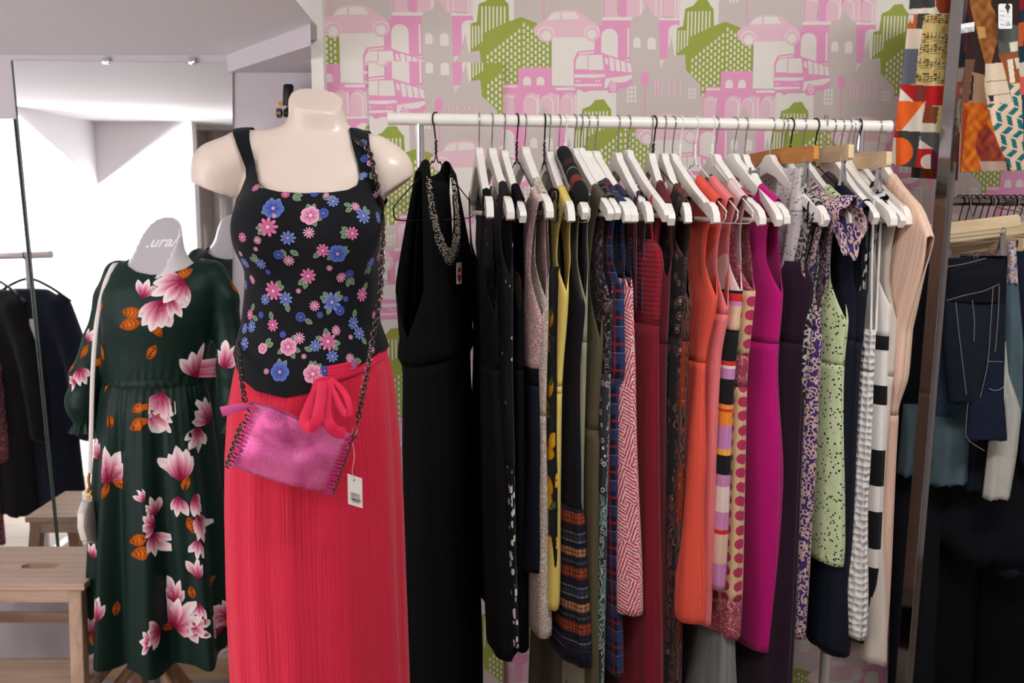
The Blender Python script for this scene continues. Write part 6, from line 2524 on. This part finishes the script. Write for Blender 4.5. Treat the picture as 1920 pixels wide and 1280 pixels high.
def seam(parent, pts, Y, r=0.0007, mat=THREAD, nm='seam'):
    MB().tube(catmull([W(x, y, Y) - parent.location for x, y in pts], 5), r, 5).build(nm, mat, parent)


def skirt_root(name, label, px, py, Y, cat='skirt', group='denim skirts on the right rail'):
    o = empty(name, W(px, py, Y))
    tag(o, label, cat, group)
    return o


# far ones first
s = skirt_root('dark_jeans', 'dark jeans hanging between the peach dress and the steel post', 1730, 470, 2.72, 'jeans')
panel_cloth('legs', [(470, 1700, 1782), (600, 1690, 1778), (780, 1684, 1770), (960, 1676, 1764), (1300, 1664, 1748)], 2.72, 0.03, D_BLK, s, seed=1)
seam(s, [(1716, 520), (1712, 600), (1706, 690)], 2.685, 0.0012)
s = skirt_root('frayed_skirt', 'faded teal denim ruffle just left of the steel post', 1710, 760, 2.70)
panel_cloth('ruffle', [(758, 1694, 1732), (820, 1690, 1730), (884, 1684, 1726)], 2.66, 0.025, D_TEAL, s, seed=2, folds=(6, 0.006), jag=0.012)
s = skirt_root('long_denim_skirt', 'very dark long denim skirt with a frayed slanting hem, lower right', 1840, 900, 2.78)
panel_cloth('skirt_body', [(480, 1800, 1990), (900, 1732, 1990), (1000, 1738, 1990), (1040, 1790, 2000)], 2.74, 0.06, D_BLK, s, seed=3, jag=0.03)
panel_cloth('hem_band', [(998, 1850, 1990), (1062, 1862, 1996)], 2.735, 0.055, D_DARK, s, seed=3, jag=0.03)
s = skirt_root('black_trousers', 'long black trousers in the shade at the lower right corner', 1820, 960, 2.84, 'trousers')
panel_cloth('left_leg', [(500, 1720, 1850), (950, 1716, 1840), (1300, 1706, 1820)], 2.84, 0.05, BLK3, s, seed=4)
panel_cloth('right_leg', [(500, 1840, 1990), (950, 1835, 1990), (1300, 1825, 2000)], 2.84, 0.05, BLK3, s, seed=5)
s = skirt_root('tiered_skirt', 'teal grey tiered denim skirt with frayed hem under the dark front one', 1780, 640, 2.66)
panel_cloth('upper_tier', [(500, 1770, 1850), (640, 1760, 1850), (784, 1752, 1850)], 2.66, 0.03, D_MID, s, seed=6, jag=0.006)
panel_cloth('lower_tier', [(780, 1748, 1816), (850, 1744, 1815), (902, 1740, 1812)], 2.64, 0.032, D_TEAL, s, seed=7, folds=(6, 0.008), jag=0.012)
panel_cloth('side_tier', [(790, 1812, 1858), (915, 1806, 1852)], 2.65, 0.03, D_DARK, s, seed=8, folds=(5, 0.008), jag=0.012)
s = skirt_root('patched_skirt', 'faded teal skirt with a printed waist and bleached lower panel', 1900, 455, 2.62)
t_ = NT('blossom_waist')
BLO = t_.done(t_.ramp(t_.noise(t_.obj(), 70, 2, 1).outputs[0], [(0, C(196, 150, 140)), (0.45, C(214, 206, 204)), (0.55, C(58, 84, 150)), (0.62, C(210, 170, 160))]), 0.9)
panel_cloth('waistband', [(452, 1890, 1903), (490, 1891, 1905), (531, 1888, 1908)], 2.60, 0.012, BLO, s, seed=9)
panel_cloth('skirt_body', [(530, 1888, 1909), (650, 1882, 1918), (770, 1880, 1916)], 2.60, 0.02, D_TEAL, s, seed=10)
panel_cloth('bleached_panel', [(640, 1880, 1884), (700, 1872, 1890), (770, 1862, 1914), (850, 1852, 1906), (932, 1843, 1892)], 2.585, 0.018, D_PALE, s, seed=11, jag=0.005)
s = skirt_root('navy_skirt', 'navy denim skirt cut off by the right edge of the frame', 1930, 450, 2.64)
panel_cloth('skirt_body', [(450, 1906, 2060), (600, 1908, 2070), (872, 1912, 2080)], 2.64, 0.04, D_NAVY, s, seed=12, jag=0.004)
f = skirt_root('front_skirt', 'dark denim skirt with raw seams and a square hanging patch, held by a steel clip', 1830, 480, 2.56)
panel_cloth('yoke', [(484, 1775, 1886), (520, 1774, 1886), (565, 1772, 1884)], 2.56, 0.026, D_BLK, f, seed=13, folds=(4, 0.002))
panel_cloth('skirt_body', [(556, 1773, 1884), (640, 1768, 1883), (752, 1778, 1880)], 2.555, 0.03, D_DARK, f, seed=14, folds=(4, 0.004), jag=0.006)
panel_cloth('hanging_patch', [(676, 1852, 1880), (745, 1838, 1882), (760, 1818, 1884), (824, 1812, 1888)], 2.522, 0.006, D_NAVY, f, seed=15, folds=(3, 0.002), jag=0.003)
for pts in (((1776, 500), (1810, 494), (1848, 484)), ((1776, 563), (1810, 553), (1845, 545), (1874, 532)), ((1862, 540), (1858, 600), (1852, 680), (1838, 745)), ((1792, 566), (1800, 640), (1812, 740)), ((1823, 562), (1827, 600), (1826, 640)), ((1874, 535), (1871, 600), (1866, 660)), ((1852, 677), (1880, 678)), ((1815, 755), (1812, 790), (1814, 822), (1846, 845)), ((1886, 745), (1888, 790), (1889, 822))):
    seam(f, pts, 2.518, 0.0008)
seam(f, [(1854, 728), (1866, 732), (1878, 728), (1884, 722)], 2.512, 0.001)

# hangers on that rail
for i in range(13):
    px = 1800 + i * 12.5
    p = W(px, 377, 2.80)
    h = empty('clip_hanger', Vector((p.x, p.y, p.z - 0.067)), math.radians(-60 + 7 * ((i * 5) % 4)))
    lbl = ['first', 'second', 'third', 'fourth', 'fifth', 'sixth', 'seventh', 'eighth', 'ninth', 'tenth', 'eleventh', 'twelfth', 'thirteenth'][i] + ' dark hooked hanger from the steel post on the right rail'
    tag(h, lbl, 'hanger', 'dark hooked hangers on the right rail')
    inst(HH, h, mat=plain('dark_wire', C(40, 36, 36), 0.4, 0.8))
    b = MB().tube([(0, 0, 0), (0, 0, -0.03)], 0.0016, 8).build('stem', STEEL, h)
    if i % 3 == 0:
        inst(clipbar, h, (0, 0, -0.034))


def bar_hanger(x0, y0, x1, y1, Y0, Y1, label, hook_px):
    a, b = W(x0, y0, Y0), W(x1, y1, Y1)
    c = (a + b) / 2
    h = empty('clip_hanger', c)
    tag(h, label, 'hanger', 'wooden bar hangers holding denim')
    d = (b - a)
    L = d.length / 2
    M = Matrix.Translation((0, 0, 0)) @ d.to_track_quat('X', 'Z').to_matrix().to_4x4()
    pol = [(-L, -0.016), (L - 0.006, -0.016), (L, -0.010), (L, 0.010), (L - 0.006, 0.016), (-L, 0.016)]
    MB().prism(pol, -0.0065, 0.0065, M=M).build('wooden_bar', PALEW, h, smooth=False, bevel=0.003)
    MB().tube([M @ Vector((-L, 0.004, -0.026)), M @ Vector((L * 0.75, 0.004, -0.026))], 0.0014, 6).build('clip_wire', STEEL, h)
    for t in (-0.55, 0.72):
        cl = inst(clip, h, M @ Vector((L * t, -0.006, 0.0)))
        cl.rotation_euler = (0, 0.12, 0.5)
        cl.scale = (1.2, 1, 1)
    k = W(hook_px, 377, 2.80) - c
    MB().tube([Vector((k.x, k.y * 0.0, 0.016)), Vector((k.x, 0, 0.03)), k + Vector((0, -0.016, -0.016)), k + Vector((0, -0.017, 0.004)), k + Vector((0, -0.006, 0.016)), k + Vector((0, 0.012, 0.013))], 0.0018, 8).build('hook', STEEL, h)
    return h


bar_hanger(1700, 438, 1913, 413, 2.60, 2.55, 'pale wooden bar hanger above the dark front skirt', 1862)
bar_hanger(1720, 452, 1990, 418, 2.68, 2.66, 'second pale wooden bar hanger just behind the first', 1905)
bar_hanger(1700, 472, 1852, 462, 2.74, 2.72, 'amber toned bar hanger low behind the others', 1815)

# ---- patchwork aprons -----------------------------------------------------------
def inside(P, poly):
    return poly_sd(P, poly) < 0


def apron(name, label, outline, paint, Y, bulge, seed, folds, cell=1.3):
    """cloth whose printed patches are coloured on a fine mesh; outline and patches measured in the photograph"""
    rnd = random.Random(seed)
    xs0, xs1 = min(p[0] for p in outline), max(p[0] for p in outline)
    ys0, ys1 = min(p[1] for p in outline), max(p[1] for p in outline)
    gx, gy = np.arange(xs0 - cell, xs1 + 2 * cell, cell), np.arange(ys0 - cell, ys1 + 2 * cell, cell)
    GX, GY = np.meshgrid(gx, gy)
    P = np.stack([GX.ravel(), GY.ravel()], 1)
    col = np.tile(np.array(paint[0]), (len(P), 1))
    for item in paint[1:]:
        poly, c = item
        if callable(c):
            m = inside(P, poly)
            col[m] = c(P[m])
        else:
            col[inside(P, poly)] = c
    yy = Y + np.array([folds(x, y) for x, y in P])
    V = [tuple(W(x, y, d)) for (x, y), d in zip(P, yy)]
    nx, ny = len(gx), len(gy)
    I = np.arange(nx * ny).reshape(ny, nx)
    Fc = np.stack([I[:-1, :-1], I[1:, :-1], I[1:, 1:], I[:-1, 1:]], -1).reshape(-1, 4)
    fv = poly_sd(P, outline)
    keep = (fv[Fc] < 0).any(1)
    Fc = Fc[keep]
    # carry colour through the clip by index
    uvx = P.tolist()
    v, f, uv = clip_tris(V, Fc.tolist(), fv.tolist(), uvx)
    uv = np.asarray(uv)
    ix = np.clip(np.round((uv[:, 0] - gx[0]) / cell).astype(int), 0, nx - 1)
    iy = np.clip(np.round((uv[:, 1] - gy[0]) / cell).astype(int), 0, ny - 1)
    cc = col.reshape(ny, nx, 4)[iy, ix]
    cen = W((xs0 + xs1) / 2, ys1, Y)
    o = mk(name, [tuple(Vector(q) - cen) for q in v], f, print_mat(), None, True, cols=cc, solid=0.0015)
    o.location = cen
    tag(o, label, 'apron', 'patchwork aprons at the upper right')
    return o


def q8(*pts):
    return [(1600 + x / 2.98, y / 2.98) for x, y in pts]


def music(P):
    out = np.tile(np.array(C(200, 178, 116)), (len(P), 1))
    x, y = P[:, 0], P[:, 1]
    sl = y - (x - 1720) * 0.04
    blot = np.sin(x * 0.21 + 1) * np.sin(y * 0.13 + x * 0.05) > 0.62
    out[blot] = C(190, 140, 64)
    for y0 in (30, 68, 88, 116, 142):
        for k in range(4):
            out[np.abs(sl - (y0 + k * 3.6)) < 0.45] = C(70, 60, 40)
        n = np.floor(x / 7.0)
        hgt = (np.sin(n * 12.9 + y0) * 43758.5) % 1.0
        cx = n * 7.0 + 3.0
        cy = y0 + 10.8 * hgt
        out[((x - cx) ** 2 + ((sl - cy) * 1.2) ** 2) < 3.0] = C(36, 32, 28)
        st = (np.abs(x - cx - 1.4) < 0.6) & (sl < cy) & (sl > cy - 9)
        out[st] = C(36, 32, 28)
        bm2 = (hgt > 0.45) & (np.abs(sl - (y0 - 4 + 0.0)) < 1.2) & (n % 3 != 0)
        out[bm2] = C(36, 32, 28)
    return out


def hound(P):
    x, y = P[:, 0], P[:, 1]
    u = (x * 0.94 + y * 0.30) / 21.0
    v = (y * 0.95 - x * 0.32) / 19.0
    fu, fvv = u % 1, v % 1
    m = ((fu + fvv) % 1 < 0.5) ^ ((fu < 0.5) & (fvv < 0.5))
    m = (np.where((np.floor(v) % 2) == 0, (u + 0.5 * fvv) % 1, (u + 0.5 - 0.5 * fvv) % 1) < 0.48)
    m &= ((v % 1) < 0.84)
    out = np.tile(np.array(C(222, 190, 162)), (len(P), 1))
    out[m] = C(30, 104, 110)
    return out


def mottle(a, b):
    def f(P):
        x, y = P[:, 0], P[:, 1]
        k = 0.5 + 0.25 * np.sin(x * 0.31 + np.sin(y * 0.17) * 2) + 0.25 * np.sin(y * 0.23 + np.sin(x * 0.21 + 1) * 2)
        A, B = np.array(C(*a)), np.array(C(*b))
        return A[None] * (1 - k[:, None]) + B[None] * k[:, None]
    return f


RED, DGR, BEI, MAR, ORG, BRN, SLA = C(178, 34, 34), C(62, 60, 58), C(216, 204, 188), C(86, 34, 56), C(224, 96, 36), C(122, 66, 42), C(94, 96, 106)
ang = [2 * PI * k / 28 for k in range(28)]
p1 = [BEI,
      (q8((300, -60), (460, -60), (455, 42), (296, 52)), DGR), (q8((458, -60), (632, -60), (612, 78), (482, 76), (458, 30)), C(150, 62, 40)),
      (q8((292, 80), (360, 78), (352, 162), (286, 162)), C(184, 92, 46)), (q8((300, 84), (336, 82), (332, 130), (322, 130), (320, 100), (306, 132), (298, 130)), BEI),
      (q8((358, 76), (400, 74), (384, 160), (350, 160)), DGR), (q8((286, 160), (382, 160), (362, 274), (276, 274)), C(216, 192, 178)),
      (q8((276, 272), (364, 272), (346, 472), (256, 472)), SLA), (q8((398, 74), (640, 92), (640, 478), (344, 474)), music),
      (q8((250, 470), (356, 474), (336, 566), (244, 560)), RED), (q8((256, 488), (336, 566), (244, 562)), BEI), (q8((355, 474), (414, 478), (402, 572), (334, 566)), C(128, 54, 52)), (q8((412, 478), (640, 482), (640, 594), (402, 590)), RED),
      (q8((240, 562), (398, 570), (268, 730), (214, 724)), ORG), (q8((402, 590), (476, 595), (464, 690), (384, 688)), BRN), (q8((476, 594), (562, 600), (548, 748), (460, 746)), C(198, 180, 112)), (q8((560, 594), (640, 594), (640, 690), (550, 690)), BRN),
      (q8((208, 724), (256, 730), (246, 800), (196, 800)), RED), (q8((252, 730), (376, 735), (346, 942), (196, 922), (240, 900)), DGR),
      (q8(*[(256 + 76 * math.cos(a), 846 + 78 * math.sin(a)) for a in ang]), ORG), ([p for p in q8((190, 770), (240, 768), (240, 925), (200, 900))], BEI), (q8((190, 890), (245, 935), (190, 935)), RED),
      (q8((374, 738), (640, 744), (640, 818), (506, 884), (372, 778)), C(86, 86, 84)), (q8((372, 778), (446, 832), (364, 832)), BEI), (q8((362, 830), (446, 832), (432, 950), (342, 946)), RED),
      (q8(*[(432 + 56 * math.cos(a), 906 + 46 * math.sin(a)) for a in ang if math.cos(a) <= 0.05]), BEI), (q8((440, 832), (506, 884), (500, 950), (430, 950)), MAR), (q8((506, 884), (534, 842), (640, 830), (640, 950), (500, 950)), C(150, 32, 40)), (q8((530, 870), (560, 860), (560, 950), (526, 950)), BEI)]
apron('patchwork_apron', 'patchwork apron with music notes and an orange disc, left of the steel post', [(1712, -78), (1824, -78), (1813, 60), (1801, 240), (1794, 319), (1735, 316), (1669, 309), (1675, 270), (1690, 150), (1703, 40)], p1, 2.53, 0, 3, lambda x, y: 0.012 * math.sin(x * 0.11 + 0.5) + 0.006 * math.sin(x * 0.05 + y * 0.02))
p2 = [C(52, 36, 32),
      (q8((600, 560), (760, 575), (860, 960), (590, 960)), mottle((206, 112, 30), (160, 70, 24))), (q8((680, 800), (705, 730), (750, 690), (790, 760), (840, 900), (780, 925), (720, 905), (690, 860)), mottle((156, 66, 32), (104, 40, 44))), (q8((700, 900), (850, 900), (860, 960), (720, 960)), C(176, 150, 136)), (q8((590, 600), (640, 620), (600, 960), (580, 960)), C(150, 62, 26)),
      (q8((600, 330), (680, 330), (640, 575), (600, 575)), C(112, 78, 62)), (q8((660, 400), (740, 420), (740, 575), (650, 575)), C(150, 116, 90)), (q8((660, 420), (672, 420), (664, 560), (652, 560)), C(36, 30, 28)),
      (q8((630, -60), (760, -60), (770, 30), (800, 90), (805, 220), (770, 350), (735, 350), (700, 220), (668, 100)), mottle((166, 106, 56), (128, 74, 38))), (q8((690, 150), (735, 150), (742, 212), (700, 214)), C(206, 158, 92)),
      (q8((800, 140), (930, 140), (930, 300), (812, 306)), C(84, 88, 82)), (q8((870, 240), (920, 230), (920, 285), (878, 290)), BEI),
      (q8((808, 306), (935, 290), (935, 472), (866, 474), (830, 360)), C(146, 78, 42)), (q8((858, 335), (890, 328), (905, 460), (876, 466)), BEI), (q8((900, 326), (925, 320), (930, 380), (914, 385)), BEI),
      (q8((738, 356), (832, 350), (888, 572), (748, 582), (734, 480)), C(216, 192, 168)), (q8((742, 455), (856, 445), (857, 449), (742, 459)), C(90, 70, 60)), (q8((745, 535), (876, 520), (877, 524), (745, 539)), C(90, 70, 60)), (q8((755, 535), (785, 530), (782, 568), (765, 570)), C(50, 42, 40)),
      (q8((748, 586), (890, 570), (866, 474), (935, 460), (965, 960), (880, 960), (800, 780)), hound),
      (q8((928, -60), (1000, -60), (1000, 120), (930, 140)), C(130, 30, 40)), (q8((930, 60), (1000, 30), (1000, 250), (930, 190)), C(40, 46, 78)), (q8((925, 130), (960, 120), (950, 260), (925, 260)), C(196, 92, 50)), (q8((924, 260), (1000, 250), (1000, 345), (926, 350)), C(34, 56, 62)), (q8((926, 350), (1000, 345), (1000, 425), (930, 430)), C(206, 190, 176)), (q8((930, 430), (1000, 425), (1000, 520), (932, 530)), C(200, 90, 80)), (q8((940, 530), (1000, 520), (1000, 960), (960, 960)), C(36, 66, 78))]
apron('patchwork_apron', 'patchwork apron with brown leather, orange and teal houndstooth, at the right edge', [(1812, -78), (1960, -78), (1960, 322), (1905, 319), (1800, 322), (1803, 240), (1810, 110)], p2, 2.50, 0, 5, lambda x, y: 0.010 * math.sin(x * 0.09 + 0.4) + 0.008 * math.sin(x * 0.04 + y * 0.02) - 0.012)
p3 = [C(120, 62, 34), ([(1715, 300), (1728, 300), (1724, 340), (1712, 340)], C(46, 76, 80)), ([(1728, 300), (1750, 300), (1748, 340), (1724, 340)], C(150, 84, 34)), ([(1765, 300), (1800, 300), (1800, 340), (1763, 340)], C(120, 70, 60))]
apron('patchwork_apron', 'striped teal and rust apron edge peeping out below the left apron', [(1713, 250), (1800, 250), (1795, 338), (1708, 333)], p3, 2.66, 0, 6, lambda x, y: 0.006 * math.sin(x * 0.2))
# tags
ct = empty('paper_tag', W(1884, 30, 2.44))
tag(ct, 'white paper price tag with grey lines and handwriting on the right apron', 'tag')


def ctp(px, py, dy=0.0):
    return W(px, py, 2.44) - ct.location + Vector((0, dy, 0))


def rrect(x0, y0, x1, y1, r, n=4):
    pts = []
    for cx, cy, a0 in ((x1 - r, y0 + r, -90), (x1 - r, y1 - r, 0), (x0 + r, y1 - r, 90), (x0 + r, y0 + r, 180)):
        for k in range(n + 1):
            a = math.radians(a0 + 90 * k / n)
            pts.append((cx + r * math.cos(a), cy + r * math.sin(a)))
    return pts


rr2 = rrect(1872, 7, 1898, 54, 3.5)
nr = len(rr2)
MB().add([ctp(x, y) for x, y in rr2] + [ctp(x, y, 0.0008) for x, y in rr2], [tuple(range(nr))[::-1], tuple(range(nr, 2 * nr))] + [(i, (i + 1) % nr, nr + (i + 1) % nr, nr + i) for i in range(nr)]).build('card', plain('tag_card', C(226, 224, 224), 0.7), ct, smooth=False)
gi = plain('grey_ink', C(140, 140, 144), 0.8)
for y, x0 in ((21, 1876), (30.5, 1875), (39.5, 1882), (47.5, 1881)):
    MB().add([ctp(x0, y, -0.0005), ctp(1895, y, -0.0005), ctp(1895, y + 0.5, -0.0005), ctp(x0, y + 0.5, -0.0005)], [(0, 1, 2, 3)]).build('ruled_line', gi, ct, smooth=False)
for txt, x, y in (('No.', 1877, 20), ('artikel', 1878.5, 28.5), ('maat', 1877.5, 37), ('PRIJS', 1878.5, 46)):
    p = ctp(x, y, -0.0006)
    text_mesh(txt, 'printed_word', gi, ct, 0.0042, Matrix.Translation(p) @ Matrix.Rotation(PI / 2, 4, 'X'), 0.00004)
p = ctp(1891, 45, -0.0008)
text_mesh('15,-', 'handwriting', plain('blue_ink', C(50, 56, 110), 0.8), ct, 0.010, Matrix.Translation(p) @ Matrix.Rotation(PI / 2, 4, 'X') @ Matrix.Rotation(0.25, 4, 'Z'), 0.00005)
MB().add([ctp(x, y, -0.0012) for x, y in ((1889, 6), (1894, 13), (1890.5, 20), (1889.5, 28), (1888, 20), (1884, 13))], [(0, 1, 2, 3, 4, 5)]).build('ribbon_tie', BLACKP, ct, smooth=False, solid=0.0006)
MB().tube([ctp(1887.5, 10, -0.001), ctp(1886, -8, -0.001), ctp(1885, -30, -0.001)], 0.0012, 6).build('ribbon', BLACKP, ct)
lb = empty('sewn_label', W(1815, 52, 2.44))
tag(lb, 'small white satin label with blue lettering sewn to the leather strip', 'label')
lrow = [[W(1802 + 25 * i / 8, (45 if j == 0 else 63) - 4 * i / 8 + (0 if j else 0), 2.435 + 0.003 * math.sin(i * 1.4)) - lb.location for i in range(9)] for j in range(2)]
MB().add(lrow[0] + lrow[1], [(i, i + 1, 10 + i, 9 + i) for i in range(8)]).build('satin_strip', plain('white_satin', C(228, 226, 228), 0.4), lb, solid=0.0008)
text_mesh('La Chemise', 'label_text', plain('blue_thread', C(70, 110, 160), 0.8), lb, 0.0062, Matrix.Translation(W(1814.5, 52.5, 2.430) - lb.location) @ Matrix.Rotation(PI / 2, 4, 'X') @ Matrix.Rotation(0.16, 4, 'Z'), 0.00005)
for o in PROT + [LINK, LINKS, stitch]:
    bpy.data.objects.remove(o)
